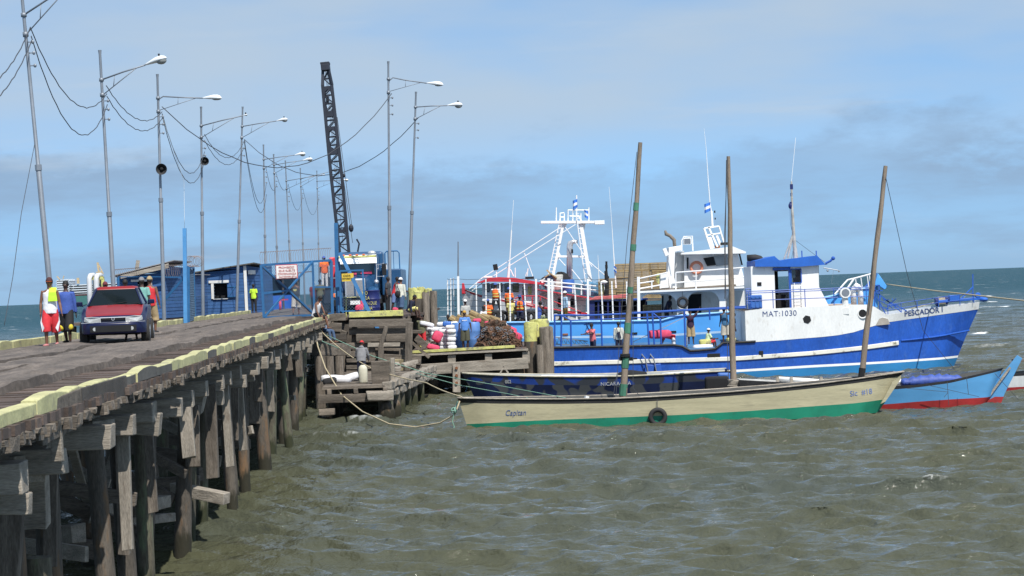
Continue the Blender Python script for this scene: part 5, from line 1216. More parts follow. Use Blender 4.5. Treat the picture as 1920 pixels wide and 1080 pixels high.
# --------------------------------------------------- II: light blue and white trawler
YC2 = 108.2
B2 = thing('fishing_boat', 'light blue trawler with tall white wheelhouse and a life ring behind the blue boat', 'fishing boat', (8, YC2, 0))
Y2 = lambda u: interp([(850, 105.6), (1400, 105.6), (1500, 106.0), (1580, 107.0), (1648, 108.2)], u)
def hb2(s): return interp([(0, 2.3), (.1, 2.6), (.6, 2.6), (.78, 2.1), (.9, 1.2), (1, .06)], s)
def c2(pts): return cv([(u, v, Y2(u)) for u, v in pts], 0)
sh2 = [(850, 606), (1025, 604), (1180, 602), (1240, 601), (1270, 592), (1330, 588), (1397, 583), (1480, 570), (1548, 558), (1594, 547), (1620, 541), (1646, 533)]
rows = [(c2(sh2), 1.0, 0), (c2([(852, 632), (1210, 629), (1397, 618), (1646, 575)]), .985, 1), (c2([(854, 636), (1210, 633), (1397, 622), (1640, 580)]), .98, 0), (c2([(860, 700), (1400, 690), (1630, 660)]), lambda s: .92 - .2 * s, 0), ([(at(870, 700, YC2).x, -1.1), (at(1610, 700, YC2).x, -1)], .35, 0)]
m_int2 = mat('trawler_deck', (.10, .14, .18), .7); len_in = 2
mb, G2 = hull(rows, hb2, YC2, 50, True, lambda x: 2.0)
H2 = bvh(mb); YB[id(H2)] = 105.6; m_lb2 = mat('white_blue_strake', (.45, .65, .85), .5); mb.build('hull', [m_lblue, m_lb2, m_int2], B2, auto=40)
def on2(u, v): return on1(u, v, H2, 105.6)
strake(B2, G2, 0, mat('pale_blue_cap', (.22, .48, .80), .5), 'cap_rail', .06)
for u, v, mt in ((1060, 627, m_rust), (1122, 627, m_wood_lt), (1190, 625, m_dark), (1263, 622, m_dark)): p = on2(u, v); MB().box(p, (.28, .08, .10)).build('scupper', mt, B2, bevel=.01)
p = on2(1101, 612); mb = MB()
for a, b in (((-.1, .3), (.0, .0)), ((.1, .32), (.03, 0)), ((-.16, .12), (.14, .14)), ((0, 0), (-.1, -.25)), ((0, 0), (.12, -.2)), ((-.15, .35), (.0, .28))): mb.bar(p + V(a[0], -.02, a[1]), p + V(b[0], -.02, b[1]), .025)
mb.build('painted_mark', m_navy, B2)
# bow anchor plate
def q2(u, v, y=108.2): return at(u, v, y)
mb = MB(); mb.prism([q2(1638, 540, 107.6), q2(1646, 512, 107.6), q2(1652, 520, 107.6), q2(1664, 538, 107.6), q2(1659, 543, 107.6), q2(1646, 534, 107.6)], (0, .5, 0)); mb.build('bow_plate', m_lblue, B2, bevel=.02)
mb = MB(); mb.prism([q2(1616, 545), q2(1638, 520), q2(1644, 512), q2(1647, 535), q2(1620, 545)], (0, .3, 0)); mb.build('bow_shoe', m_roofb, B2)
mb = MB()
tp = [(1589, 525), (1602, 522), (1632, 514), (1642, 512)]
mb.tube([q2(*p_, 106.9) for p_ in tp], .045, 6); mb.tube([q2(1565, 552, 106.6), q2(1589, 525, 106.9)], .045, 6).tube([q2(1584, 548, 106.8), q2(1601, 523, 106.9)], .055, 6)
for u, v0, v1 in ((1604, 522, 545), (1614, 520, 542), (1626, 517, 540), (1630, 516, 538), (1636, 514, 536)): mb.tube([q2(u, v0, 106.9), q2(u + 3, v1, 106.9)], .03, 5)
mb.build('bow_rail', m_white, B2)
# deckhouse with arched openings
ZY = 106.3
def q3(u, v, y=ZY): return at(u, v, y)
def arch_panel(u0, v0t, u1, v1t, vb0, vb1, openings, y, mname, m, par, th=.07):
    """white side panel from pixel outline with rounded openings: built as a fine grid with holes"""
    mb = MB(); n = int((u1 - u0) / 1.5); 
    for i in range(n):
        ua, ub = lerp(u0, u1, i / n), lerp(u0, u1, (i + 1) / n); uc = (ua + ub) / 2
        vt, vb_ = lerp(v0t, v1t, (uc - u0) / (u1 - u0)), lerp(vb0, vb1, (uc - u0) / (u1 - u0)); segs = [(vt, vb_)]
        for (a, b, c, d, r1, r2) in openings:  # left,right,top,bottom, corner radii top, bottom
            if not (a < uc < b): continue
            e = min(uc - a, b - uc); ct, cb = c, d
            if e < r1: ct = c + r1 - math.sqrt(max(0, r1 * r1 - (r1 - e) ** 2))
            if e < r2: cb = d - r2 + math.sqrt(max(0, r2 * r2 - (r2 - e) ** 2))
            ns = []
            for (p_, q_) in segs:
                if ct > p_: ns.append((p_, min(q_, ct)))
                if cb < q_: ns.append((max(p_, cb), q_))
            segs = ns
        for (p_, q_) in segs:
            if q_ - p_ < .1: continue
            a = at(ua, p_, y); b = at(ub, p_, y); c = at(ub, q_, y); d = at(ua, q_, y); mb.prism([a, b, c, d], (0, th, 0))
    return mb.build(mname, m, par)
arch_panel(1199, 547, 1400, 538, 600, 583, [(1199, 1269, 551, 601, 22, 4), (1289, 1349, 547, 592, 20, 12), (1363, 1420, 545, 590, 16, 16)], ZY, 'deckhouse_side', m_white, B2)
for y in (107.6,):
    arch_panel(1200, 549, 1400, 540, 600, 583, [(1200, 1240, 552, 600, 4, 4)], y, 'deckhouse_wall', m_whited, B2)
MB().prism([q3(1290, 552, 107.5), q3(1315, 551, 107.5), q3(1315, 592, 107.5), q3(1290, 594, 107.5)], (0, .04, 0)).build('doorway', m_dark, B2)
MB().prism([q3(1241, 554, 107.5), q3(1244, 554, 107.5), q3(1244, 584, 107.5), q3(1241, 584, 107.5)], (0, .04, 0)).build('doorway', m_dark, B2)
MB().prism([q3(1196, 546, 105.9), q3(1402, 536.5, 105.9), q3(1402, 540, 105.9), q3(1196, 549.5, 105.9)], (0, 4.4, 0)).build('boat_deck', m_white, B2)
MB().prism([q3(1198, 543.5, 106.2), q3(1270, 540, 106.2), q3(1270, 543, 106.2), q3(1198, 546, 106.2)], (0, 3.8, 0)).prism([q3(1272, 540, 106.2), q3(1380, 533, 106.2), q3(1380, 536.6, 106.2), q3(1272, 542, 106.2)], (0, 3.6, 0)).build('planking', m_wood, B2)
# wheelhouse 2
mb = MB(); yw0, yw1 = 106.9, 109.6
wx = lambda u, v, y=106.9: at(u, v, y)
win2 = [wx(1322, 501).x, wx(1366, 499).x]
o = [(1283, 475), (1382, 470), (1399, 535), (1283, 541)]
f_ = [wx(*p_) for p_ in o]
def polywall(pts, y0, y1, m, name, par): f = [V(p.x, y0, p.z) for p in pts]; return MB().prism(f, (0, y1 - y0, 0)).build(name, m, par, bevel=.03)
W2 = polywall(f_, yw0, yw1, m_white, 'wheelhouse', B2)
MB().prism([wx(1319, 484, 106.8), wx(1338, 481, 106.8), wx(1343, 497, 106.8), wx(1326, 499, 106.8)], (0, .08, 0)).build('window', m_dark, W2)
MB().prism([wx(1338, 480, 106.8), wx(1363, 478, 106.8), wx(1368, 496, 106.8), wx(1343, 499, 106.8)], (0, .08, 0)).build('window', mat('grey_pane', (.25, .27, .28), .2), W2)
MB().prism([wx(1385, 476, 106.85), wx(1388, 476, 106.85), wx(1393, 497, 106.85), wx(1390, 497, 106.85)], (0, .08, 0)).build('window', m_dark, W2)
MB().prism([wx(1288, 483, 106.82), wx(1291, 483, 106.82), wx(1291, 504, 106.82), wx(1288, 504, 106.82)], (0, .08, 0)).build('window', m_dark, W2)
MB().prism([wx(1277, 477, 106.2), wx(1278, 474, 106.2), wx(1374, 462, 106.2), wx(1399, 472, 106.2), wx(1398, 475, 106.2)], (0, 3.8, 0)).build('wheelhouse_roof', m_white, B2)
# funnel casing with raked leg
MB().prism([wx(1254, 464, 106.5), wx(1279, 460, 106.5), wx(1277, 470, 106.5), wx(1266, 473, 106.5), wx(1264, 520, 106.5), wx(1271, 545, 106.5), wx(1256, 546, 106.5), wx(1252, 512, 106.5)], (0, 1.2, 0)).build('funnel_casing', m_white, B2, bevel=.04)
polywall([wx(1265, 474), wx(1284, 470), wx(1284, 541), wx(1266, 543)], 107.3, 109.0, m_whited, 'casing_wall', B2)
mb = MB()
for k_ in range(3): mb.bar(wx(1279 + k_ * 3, 480, 107.1), wx(1279 + k_ * 3, 535, 107.1), .03, up=(0, 1, 0))
mb.build('casing_pipe', m_galv, B2)
# life ring
c = wx(1306, 502, 106.7); lr = MB().torus(c, .29, .075, 'y', 26, 10).build('life_ring', mat('faded_orange_ring', (.55, .20, .12), .7, var=.2), B2, smooth=True)
# horn pipe
mb = MB().tube([wx(1265, 462, 107), wx(1264, 450, 107), wx(1256, 442, 107), wx(1249, 439, 107), wx(1247, 432, 107)], [.09, .1, .09, .10, .05], 8); mb.build('rusty_exhaust', mat('soot_pipe', (.18, .15, .12), .8, var=.3, scale=5), B2, smooth=True)
# floodlights
c = wx(1248, 473, 106.4); MB().box(c, (.20, .25, .42), (0, -.35, 0)).bar(c + V(.15, 0, -.2), c + V(.3, 0, -1.1), .04).build('floodlight', m_white, B2, bevel=.02)
c = wx(1289, 452, 106.6); fl = MB().box(c + V(0, .12, 0), (.42, .3, .36)).build('floodlight', m_white, B2, bevel=.03); MB().box(c + V(0, -.05, 0), (.32, .03, .26)).build('lens', m_galv, fl)
mb = MB().tube([wx(1278, 470, 106.6), wx(1278, 452, 106.6), wx(1282, 444, 106.6), wx(1298, 443, 106.6), wx(1299, 470, 106.6)], .04, 6); mb.build('light_frame', m_white, B2)
# raked mast
mb = MB(); zz = 107.6
for a, b, w in (((1320, 428), (1333, 466), .09), ((1328, 425), (1345, 463), .09), ((1348, 424), (1358, 458), .07), ((1320, 428), (1348, 424), .08), ((1325, 441), (1352, 437), .07), ((1336, 424), (1334, 396), .10), ((1330, 445), (1336, 466), .2), ((1343, 440), (1352, 462), .12)): mb.bar(at(*a, zz), at(*b, zz), w, .3 if w < .1 else .2, up=(0, 1, 0))
mb.build('raked_mast', m_white, B2, bevel=.01)
[MB().box(at(u, v, zz), d).build('mast_lamp', m_dark, B2) for u, v, d in ((1357, 457, (.38, .3, .14)), (1340, 397, (.07, .07, .12)), (1341, 410, (.06, .06, .10)))]; MB().box(at(1345, 463, zz), (.25, .2, .14)).build('bell', m_rust, B2)
MB().tube([at(1334, 400, zz), at(1331, 380, zz), at(1328, 340, zz), at(1324, 278, zz), at(1320, 240, zz)], [.035, .03, .025, .014, .006], 5).build('whip_antenna', m_white, B2)
def flag(c, w, h, name, par, ph=0):
    mb = MB(); n = 8; rg = []
    for i in range(n + 1): t_ = i / n; x = c.x + w * t_; y = c.y + .06 * math.sin(t_ * 7 + ph); rg.append([V(x, y, c.z + h / 2 - .10 * t_), V(x, y, c.z + h / 6 - .12 * t_), V(x, y, c.z - h / 6 - .12 * t_), V(x, y, c.z - h / 2 - .14 * t_)])
    mb.rings(rg, cap=False, closed=False); mb.m = [1 if f % 3 == 1 else 0 for f in range(len(mb.f))]; return mb.build(name, [m_flagb, m_white], par)
m_flagb = mat('flag_blue', (.05, .20, .65), .8)
flag(at(1332, 387, zz - .1), -.32, .45, 'flag', B2)
# rails of boat 2
mb = MB()
for a, b in (((1267, 511), (1405, 501)), ((1267, 530), (1405, 519)), ((1200, 522), (1252, 511)), ((1200, 541), (1252, 532)), ((1200, 531), (1226, 527)), ((1400, 502), (1428, 499)), ((1400, 514), (1428, 511)), ((1400, 524), (1425, 521))): mb.tube([q3(*a, 106.1), q3(*b, 106.1)], .035, 6)
for u, a, b in ((1267, 511, 545), (1305, 508, 543), (1372, 504, 538), (1400, 501, 536), (1222, 527, 541), (1238, 532, 541), (1410, 500, 534)): mb.tube([q3(u, a, 106.1), q3(u, b, 106.1)], .035, 6)
mb.build('railing', m_white, B2)
MB().prism([q3(1238, 515, 106.3), q3(1252, 509, 106.3), q3(1254, 540, 106.3), q3(1238, 541, 106.3)], (0, .6, 0)).build('deck_box', m_white, B2, bevel=.03)
MB().prism([q3(1231, 512, 106.2), q3(1237, 512, 106.2), q3(1236, 533, 106.2), q3(1230, 528, 106.2)], (0, .1, 0)).build('yellow_cloth', m_yel2, B2, bevel=.02)
c = q3(1280, 567, 106.15); MB().torus(c, .235, .075, 'y', 24, 10).tube([c + V(0, 0, .25), q3(1279, 541, 106.1)], .012, 4).build('tyre_fender', m_rubber, B2, smooth=True)
# white cage posts over the aft deck
mb_posts = [(839, 525, 600, .06), (845, 522, 600, .06), (850, 521, 600, .06), (859, 518, 602, .12), (893, 530, 603, .06), (911, 523, 603, .06), (937, 531, 603, .06, 940), (956, 523, 603, .07), (983, 531, 603, .06, 987), (1005, 523, 603, .10), (1029, 522, 604, .15), (1035, 524, 604, .09), (1053, 523, 604, .07), (1077, 531, 604, .07, 1082), (1102, 523, 603, .10), (1127, 530, 603, .07, 1131), (1147, 527, 603, .07, 1150), (1175, 528, 602, .07), (1197, 519, 601, .15)]
for q_ in mb_posts:
    yq = 105.75 if q_[0] > 852 else 106 + (852 - q_[0]) * .25
    a = at(q_[0], q_[1], yq); b = at(q_[4] if len(q_) > 4 else q_[0] + 1, q_[2], yq); m_ = MB().bar(b, a, q_[3], q_[3], up=(0, 1, 0)); m_.build('cage_post', m_white, B2)
MB().tube([at(859, 520, 105.75), at(859, 505, 105.75), at(859, 453, 105.75)], [.05, .04, .03], 6).build('whip_antenna', m_galv, B2)
for k_ in range(8):
    pts = [(q_[0] + (k_ * .5 if len(q_) > 4 else 0), 105.72 if q_[0] > 852 else 106 + (852 - q_[0]) * .25) for q_ in mb_posts]; P = []
    for j_, (u, y) in enumerate(pts):
        P.append(at(u, 523 + k_ * 10 + .8 * math.sin(j_ * 2.1 + k_), y))
        if j_ < len(pts) - 1: u2, y2 = pts[j_ + 1]; P.append(at((u + u2) / 2, 524.2 + k_ * 10 + .8 * math.sin(j_ + k_), (y + y2) / 2))
    MB().tube(P, .012, 4).build('cage_line', m_cable, B2)
P = [at(u, 522 + 10 * 0, 105.7) for u in (859, 893)]
# --------------------------------------------------- III: white boat with red trim
YC3 = 116.5
B3 = thing('fishing_boat', 'white fishing boat with red trim, red roof and a tall white gantry mast', 'fishing boat', (5, YC3, 0))
Y3 = lambda u: interp([(866, 116.5), (905, 115), (960, 114.2), (1300, 114)], u)
def hb3(s): return interp([(0, 2.3), (.6, 2.5), (.78, 2.2), (.9, 1.3), (1, .06)], s)
def c3(pts): return cv([(u, v, Y3(u)) for u, v in pts[::-1]], 0)
sh3 = [(866, 541), (900, 553), (950, 563), (1000, 573), (1060, 582), (1150, 592), (1290, 596)]
rows = [(c3(sh3), 1, 1), (c3([(868, 546), (900, 557), (950, 567), (1000, 577), (1060, 586), (1150, 595), (1289, 599)]), .995, 0), (c3([(880, 650), (1288, 650)]), lambda s: .95 - .2 * s, 0), (c3([(884, 690), (1285, 690)]), lambda s: .9 - .3 * s, 0), ([(at(1280, 700, YC3).x, -1), (at(890, 700, YC3).x, -1)], .3, 0)]
len_in = 0
mb, G3 = hull(rows, hb3, YC3, 40, True, lambda x: 2.4); mb.build('hull', [m_white, m_red], B3, auto=40)
w3 = lambda u, v, y=114.6: at(u, v, y)
MB().prism([w3(866, 531, 116.3), w3(870, 531, 116.3), w3(873, 546, 116.3), w3(885, 550, 116.3), w3(866, 551, 116.3)], (0, .4, 0)).build('stem_post', m_red, B3, bevel=.02)
H3 = polywall([w3(904, 532), w3(1010, 532), w3(1022, 590), w3(904, 565)], 114.7, 118.2, m_white, 'wheelhouse', B3)
for u0, u1 in ((910, 918), (921, 931), (936, 942), (946, 955), (961, 973)):
    o_ = MB().prism([w3(u0, 531, 114.6), w3(u1, 530.5, 114.6), w3(u1, 548, 114.6), w3(u0, 547, 114.6)], (0, .08, 0)).build('window', m_glass if u0 < 950 else mat('olive_pane', (.10, .10, .03), .3), H3, bevel=.03)
MB().prism([w3(990, 537), w3(997, 537), w3(997, 552), w3(990, 552)], (0, .06, 0)).build('door_panel', m_yel2, H3)
MB().prism([w3(980, 538, 114.62), w3(982, 538, 114.62), w3(982, 566, 114.62), w3(980, 566, 114.62)], (0, .06, 0)).build('doorway', m_dark, H3)
rf = [(893, 531), (914, 521.5), (935, 519.5), (965, 521), (1000, 527), (1022, 531), (1018, 534), (960, 528.5), (915, 528)]
MB().prism([w3(u, v, 114.1) for u, v in rf], (0, 4.4, 0)).build('roof', m_red, B3)
# aft house
H4 = polywall([w3(1008, 542), w3(1100, 556), w3(1100, 600), w3(1008, 600)], 115.6, 118.5, m_whited, 'aft_house', B3)
arch_panel(1004, 541, 1104, 557, 604, 604, [(1004, 1060, 547, 600, 20, 3), (1069, 1101, 553, 598, 12, 14)], 114.4, 'aft_house_side', m_white, B3)
MB().prism([w3(1003, 541, 114.2), w3(1110, 558, 114.2), w3(1110, 560.5, 114.2), w3(1003, 543, 114.2)], (0, 4.6, 0)).build('upper_deck', m_red, B3)
for u0, u1 in ((1046, 1052), (1069, 1076)): MB().prism([w3(u0, 560, 115.5), w3(u1, 560, 115.5), w3(u1, 576, 115.5), w3(u0, 575, 115.5)], (0, .06, 0)).build('window', m_dark, H4)
mb = MB()
for a, b in (((1015, 527), (1124, 537)), ((1015, 534), (1124, 545)), ((1012, 527), (1022, 523)), ((1015, 529), (1033, 541))): mb.tube([w3(*a, 114.3), w3(*b, 114.3)], .04, 6)
for u, a, b in ((1016, 527, 541), (1038, 529, 545), (1074, 532, 550), (1090, 534, 553), (1106, 536, 555), (1123, 538, 557)): mb.tube([w3(u, a, 114.3), w3(u, b, 114.3)], .04, 6)
mb.build('railing', m_white, B3)
mb = MB()
for a, b in (((965, 560), (978, 555)), ((978, 555), (1012, 555)), ((1012, 555), (1090, 585)), ((965, 563), (1090, 592)), ((960, 562), (1000, 575))): mb.tube([w3(*a, 114.0), w3(*b, 114.0)], .028, 6)
for u in (980, 998, 1013, 1035, 1060): mb.tube([w3(u, 556 + max(0, u - 1012) * .38, 114.0), w3(u, 569 + max(0, u - 1012) * .3, 114.0)], .035, 5)
mb.build('stair_rail', m_red, B3)
# gantry
m_gan = m_white; gg = lambda u, v, y=116: at(u, v, y)
mb = MB(); mb.bar(gg(1056, 420), gg(1036, 520), .16, .2, up=(0, 1, 0)).bar(gg(1089, 420), gg(1108, 533), .21, .22, up=(0, 1, 0)).bar(gg(1045, 481), gg(1096, 481), .12)
mb.bar(gg(1014, 417), gg(1133, 416.5), .5, .15); mb.prism([gg(1048, 420), gg(1064, 418), gg(1055, 436), gg(1052, 436)], (0, .1, 0)).prism([gg(1084, 418), gg(1098, 419), gg(1096, 431), gg(1091, 431)], (0, .1, 0)).prism([gg(1043, 490), gg(1046, 468), gg(1052, 480)], (0, .1, 0)).bar(gg(1115, 417.5), gg(1133, 417), .6, .22)
mb.build('gantry', m_gan, B3, bevel=.01)
mb = MB()
for (a, b, c, d) in (((1048, 422), (1028, 515), (1054, 422), (1036, 515)), ((1080, 400), (1098, 532), (1086, 400), (1104, 532))):
    A, B_, C2, D2 = gg(*a, 115.7), gg(*b, 115.7), gg(*c, 115.7), gg(*d, 115.7); mb.tube([A, B_], .035, 5)
    for i in range(14): mb.tube([A.lerp(B_, i / 14), C2.lerp(D2, i / 14)], .022, 4)
mb.build('ladder', m_white, B3)
mb = MB()
for a, b in (((1043, 414), (1043, 389)), ((1050, 414), (1050, 399)), ((1058, 414), (1058, 400)), ((1050, 400), (1058, 399)), ((1065, 414), (1065, 393)), ((1081, 414), (1081, 366)), ((1104, 414), (1104, 389)), ((1065, 394), (1104, 394)), ((1074, 414), (1074, 394)), ((1089, 414), (1089, 400)), ((1068, 405), (1090, 406)), ((1050, 407), (1058, 407)), ((1083, 403), (1090, 414))): mb.tube([gg(*a), gg(*b)], .035 if a[0] != 1081 else .04, 5)
mb.build('mast_frame', m_white, B3)
mb = MB()
for a, b in (((1053, 425), (903, 522)), ((1079, 421), (905, 530)), ((905, 530), (885, 545)), ((904, 521), (880, 542)), ((982, 471), (999, 518)), ((1060, 426), (1110, 500)), ((1048, 485), (1060, 498)), ((1104, 490), (1140, 521)), ((1072, 505), (1094, 532))): mb.tube([gg(*a, 115.5), gg(*b, 115.3)], .024, 5)
mb.build('stay', m_white, B3)
mb = MB()
for u0 in (1066, 1070): mb.tube([gg(u0, 524), gg(u0, 462), gg(u0 + 2, 455), gg(u0 + 8, 453), gg(u0 + 13, 453)], .11, 8)
mb.build('exhaust_pipe', m_chrome, B3, smooth=True); MB().box(gg(1072, 471), (.16, .2, .22)).build('exhaust_bracket', m_dark, B3)
flag(gg(1076, 381, 115.9) + V(.2, 0, 0), -.26, .48, 'flag', B3); flag(gg(1096, 400, 115.9), .2, .42, 'flag', B3, 2)
c = w3(929, 501, 114.8); fl = MB().box(c, (.26, .2, .34), (0, -.15, 0)).build('floodlight', m_dark, B3, bevel=.02); MB().bar(c + V(.05, 0, -.2), w3(931, 520, 114.8), .06, up=(0, 1, 0)).build('bracket', m_white, fl)
mb = MB()
for a, b, r_ in (((953, 521), (955, 494), .07), ((955, 500), (959, 432), .035), ((959, 432), (963, 375), .012), ((966, 520), (966, 502), .03), ((957, 505), (963, 518), .03), ((988, 518), (990, 503), .035), ((985, 518), (988, 510), .02)): mb.tube([w3(*a, 115), w3(*b, 115)], r_, 6)
mb.build('whip_antenna', m_white, B3)
MB().box(w3(993, 521, 115), (.5, .4, .14)).build('radar_box', m_dark, B3); MB().box(w3(915, 519.5, 114.5), (.5, .4, .10)).build('life_raft', m_white, B3, bevel=.03)
for a, b, r_ in (((1143, 345), (1147, 420), .01), ((1147, 420), (1151, 480), .02), ((1151, 480), (1155, 540), .035)):
    pass
MB().tube([at(1142, 350, 112), at(1147, 418, 112), at(1151, 482, 112), at(1155, 540, 112)], [.008, .014, .03, .05], 5).build('whip_antenna', m_white, B3); flag(at(1151, 503, 111.9), .14, .3, 'flag', B3)
# things on the upper deck of boat III
def barrel(u, v, y, h, r_, m, label, group=None, cat='barrel', par=None):
    p = at(u, v, y); t_ = thing('barrel', label, cat, p, group=group)
    MB().rings([[V(p.x + rr * math.cos(a), y + rr * math.sin(a), p.z + zz_ * h) for a in [2 * math.pi * i / 18 for i in range(18)]] for rr, zz_ in ((r_ * .93, 0), (r_, .04), (r_, .32), (r_ * 1.04, .35), (r_, .38), (r_, .62), (r_ * 1.04, .65), (r_, .68), (r_, .95), (r_ * .9, 1))]).build('drum_body', m, t_, auto=40)
    MB().tube([V(p.x + r_ * .4, y, p.z + h), V(p.x + r_ * .4, y, p.z + h * 1.03)], r_ * .18, 8).build('bung', m_dark, t_)
    return t_
barrel(1031, 541, 115.4, .75, .3, mat('steel_drum_blue', (.10, .22, .35), .5), 'teal drum leftmost on the upper deck of the red trimmed boat')
barrel(1044, 543, 115.6, .85, .4, mat('pale_tank', (.5, .5, .45), .6), 'pale tank beside the teal drum on the red trimmed boat', cat='tank')
barrel(1066, 548, 115.4, .72, .36, m_bbar, 'bright blue barrel behind the white rail of the red trimmed boat')
mdb = mat('faded_blue_drum', (.10, .26, .42), .6)
barrel(1103, 553, 115.3, .75, .3, mdb, 'faded blue barrel near the foot of the white gantry')
barrel(1116, 555, 115.3, .75, .34, mdb, 'faded blue barrel rightmost behind the white rail end')
t_ = thing('tarpaulin_bundle', 'dark tarpaulin heap on the roof deck below the gantry', 'bundle', w3(1055, 525, 115.8)); MB().ell(w3(1053, 526, 115.8), (.5, .4, .5), 12, 8, fn=lambda p: p * (1 + .2 * noise.noise(p * 5))).ell(w3(1030, 528, 115.8), (.55, .4, .35), 12, 8).build('tarpaulin', m_dark, t_, smooth=True)
t_ = thing('plywood_lid', 'brown wooden boards leaning at the foot of the gantry', 'boards', w3(1030, 525, 115.2)); mb = MB(); mb.bar(w3(1021, 520, 115.2), w3(1032, 513, 115.2), .5, .06).bar(w3(1032, 513, 115.2), w3(1044, 521, 115.2), .5, .06).bar(w3(1025, 506, 115.2), w3(1042, 524, 115.2), .08); mb.build('board', m_trap, t_)
# --------------------------------------------------- IV: dark cabined boat between
B4 = thing('fishing_boat', 'low boat with dark open cabin, blue roof edge and red tarpaulin between the trawlers', 'fishing boat', (5, 111.5, 0))
w4 = lambda u, v, y=110.9: at(u, v, y)
def hb4(s): return interp([(0, .8), (.2, 1.0), (.75, .9), (1, .06)], s)
len_in = 0
mb, G4 = hull([([(at(1090, 600, 112).x, 2.6), (at(1245, 600, 112).x, 2.6)], 1, 0), ([(at(1095, 600, 112).x, .5), (at(1240, 600, 112).x, .5)], .9, 0), ([(at(1105, 600, 112).x, -.6), (at(1230, 600, 112).x, -.6)], .4, 0)], hb4, 112, 20, True, 2.3)
mb.build('hull', [m_navy], B4)
MB().prism([w4(1105, 563), w4(1215, 559), w4(1215, 562), w4(1105, 566)], (0, 1.9, 0)).build('roof', m_bluerail, B4)
mb = MB()
for u in (1108, 1122, 1140, 1162, 1180, 1212): mb.bar(w4(u, 565), w4(u, 604), .09 if u > 1110 else .4, .09, up=(0, 1, 0))
mb.build('cabin_post', m_navy, B4); MB().prism([w4(1106, 566, 112.6), w4(1212, 562, 112.6), w4(1212, 606, 112.6), w4(1106, 606, 112.6)], (0, .06, 0)).build('cabin_wall', m_dark, B4)
MB().prism([w4(1106, 588, 110.95), w4(1212, 584, 110.95), w4(1212, 606, 110.95), w4(1106, 606, 110.95)], (0, .05, 0)).build('cabin_side', m_dark, B4)
MB().prism([w4(1104, 563, 110.7), w4(1118, 556, 110.7), w4(1150, 554, 110.7), w4(1180, 551, 110.7), w4(1185, 558, 110.7)], (0, 1.6, .0)).build('red_tarpaulin', mat('faded_red_tarp', (.50, .12, .12), .8, var=.25, scale=4), B4, bevel=.03)
mb = MB(); mb.tube([w4(1137, 560), w4(1138, 530), w4(1136, 508)], [.14, .12, .09], 8).tube([w4(1137, 508), w4(1137, 490)], .06, 6).box(w4(1137, 500), (.14, .14, .2)).box(w4(1139, 520), (.18, .14, .12)); mb.build('stub_mast', m_dark, B4)
MB().ell(w4(1133, 529), (.22, .2, .10), 12, 6).bar(w4(1133, 532), w4(1134, 548), .04, up=(0, 1, 0)).build('dome_antenna', m_white, B4)
MB().tube([w4(1123, 528, 111), w4(1122, 500, 111), w4(1121, 478, 111)], [.03, .02, .008], 5).build('whip_antenna', m_white, B4)
t_ = thing('bait_bin', 'yellow bin standing under the white rails beside the traps', 'bin', w4(1131, 551, 111.2)); p = w4(1131, 551, 111.2); MB().box(p + V(0, 0, .25), (.34, .34, .6), j=.01).build('bin_body', m_yel2, t_, bevel=.03); MB().box(p + V(0, 0, .56), (.38, .38, .06)).build('rim', m_dark, t_)
# --------------------------------------------------- lobster trap stacks
def trap_proto(m, L_=.95, Wd=.42, H_=.38):
    t_ = thing('lobster_trap', 'x', 'trap', (0, 0, 0)); BASE[t_.name] = V(0, 0, 0); mb = MB()
    for i in range(6):
        zz_ = .03 + i * (H_ - .06) / 5
        for y in (-Wd / 2, Wd / 2): mb.box((0, y, zz_), (L_, .02, .055))
        for x in (-L_ / 2, L_ / 2): mb.box((x, 0, zz_), (.02, Wd, .055))
    for i in range(6):
        y = -Wd / 2 + .035 + i * (Wd - .07) / 5
        mb.box((0, y, H_), (L_, .05, .02)).box((0, y, 0.0), (L_, .05, .02))
    mb.build('slats', m, t_); fm = MB()
    for x in (-L_ / 2 + .03, 0, L_ / 2 - .03):
        for y in (-Wd / 2 + .02, Wd / 2 - .02): fm.box((x, y, H_ / 2), (.04, .04, H_))
    fm.build('frame', m_wood_dk, t_); return t_
TP = trap_proto(m_trap); used = [False]
def put_trap(x, y, z_, rz, label, group, proto=TP, flag_=used, rx=0, ry=0):
    if not flag_[0]: o = proto; flag_[0] = True; o['label'] = label; o['group'] = group
    else: o = dup(proto, label=label, group=group)
    o.location = (x, y, z_); o.rotation_euler = (rx, ry, rz); return o
xa, xb_ = at(1112, 540, 111.5).x, at(1205, 540, 111.5).x; z0 = at(1160, 548, 113).z - .4
def tlabel(r, c, nr, nc, what): 
    row = ['bottom', 'second', 'third', 'fourth', 'top', 'sixth'][r]
    if nc == 2: col = ['left', 'right'][c]
    else: col = ['leftmost', 'second', 'third', 'fourth', 'fifth', 'rightmost'][c]
    return f'{col} tan slatted trap in the {row} layer of {what}'
for r in range(5):
    for c in range(6):
        x = xa + .9 + c * .97; 
        if r == 4 and c < 1: continue
        if r >= 3 and (c == 0): continue
        put_trap(x + rnd.uniform(-.04, .04), 114.2 + rnd.uniform(-.05, .05), z0 + r * .40, rnd.uniform(-.04, .04), tlabel(r, c, 5, 6, 'the tall trap stack'), 'traps in the tall stack')
for r in range(3):
    for c in range(2): put_trap(at(1222, 540, 110).x + .5 + c * .98, 109.9, at(1220, 548, 110).z + r * .40, rnd.uniform(-.03, .03), tlabel(r, c, 3, 2, 'the low stack left of the wheelhouse'), 'traps in the right stack')
for r in range(4):
    for c in range(2): put_trap(at(1206, 590, 109).x + .5 + c * .98, 109.0, 2.05 + r * .39, rnd.uniform(-.03, .03), tlabel(r, c, 4, 2, 'the stack under the deckhouse arch'), 'traps under the deckhouse')
MB().span((xa, 113.6, z0 - .15), (at(1240, 540, 113).x, 115, z0 - .03)).build('trap_deck', m_wood, B3)
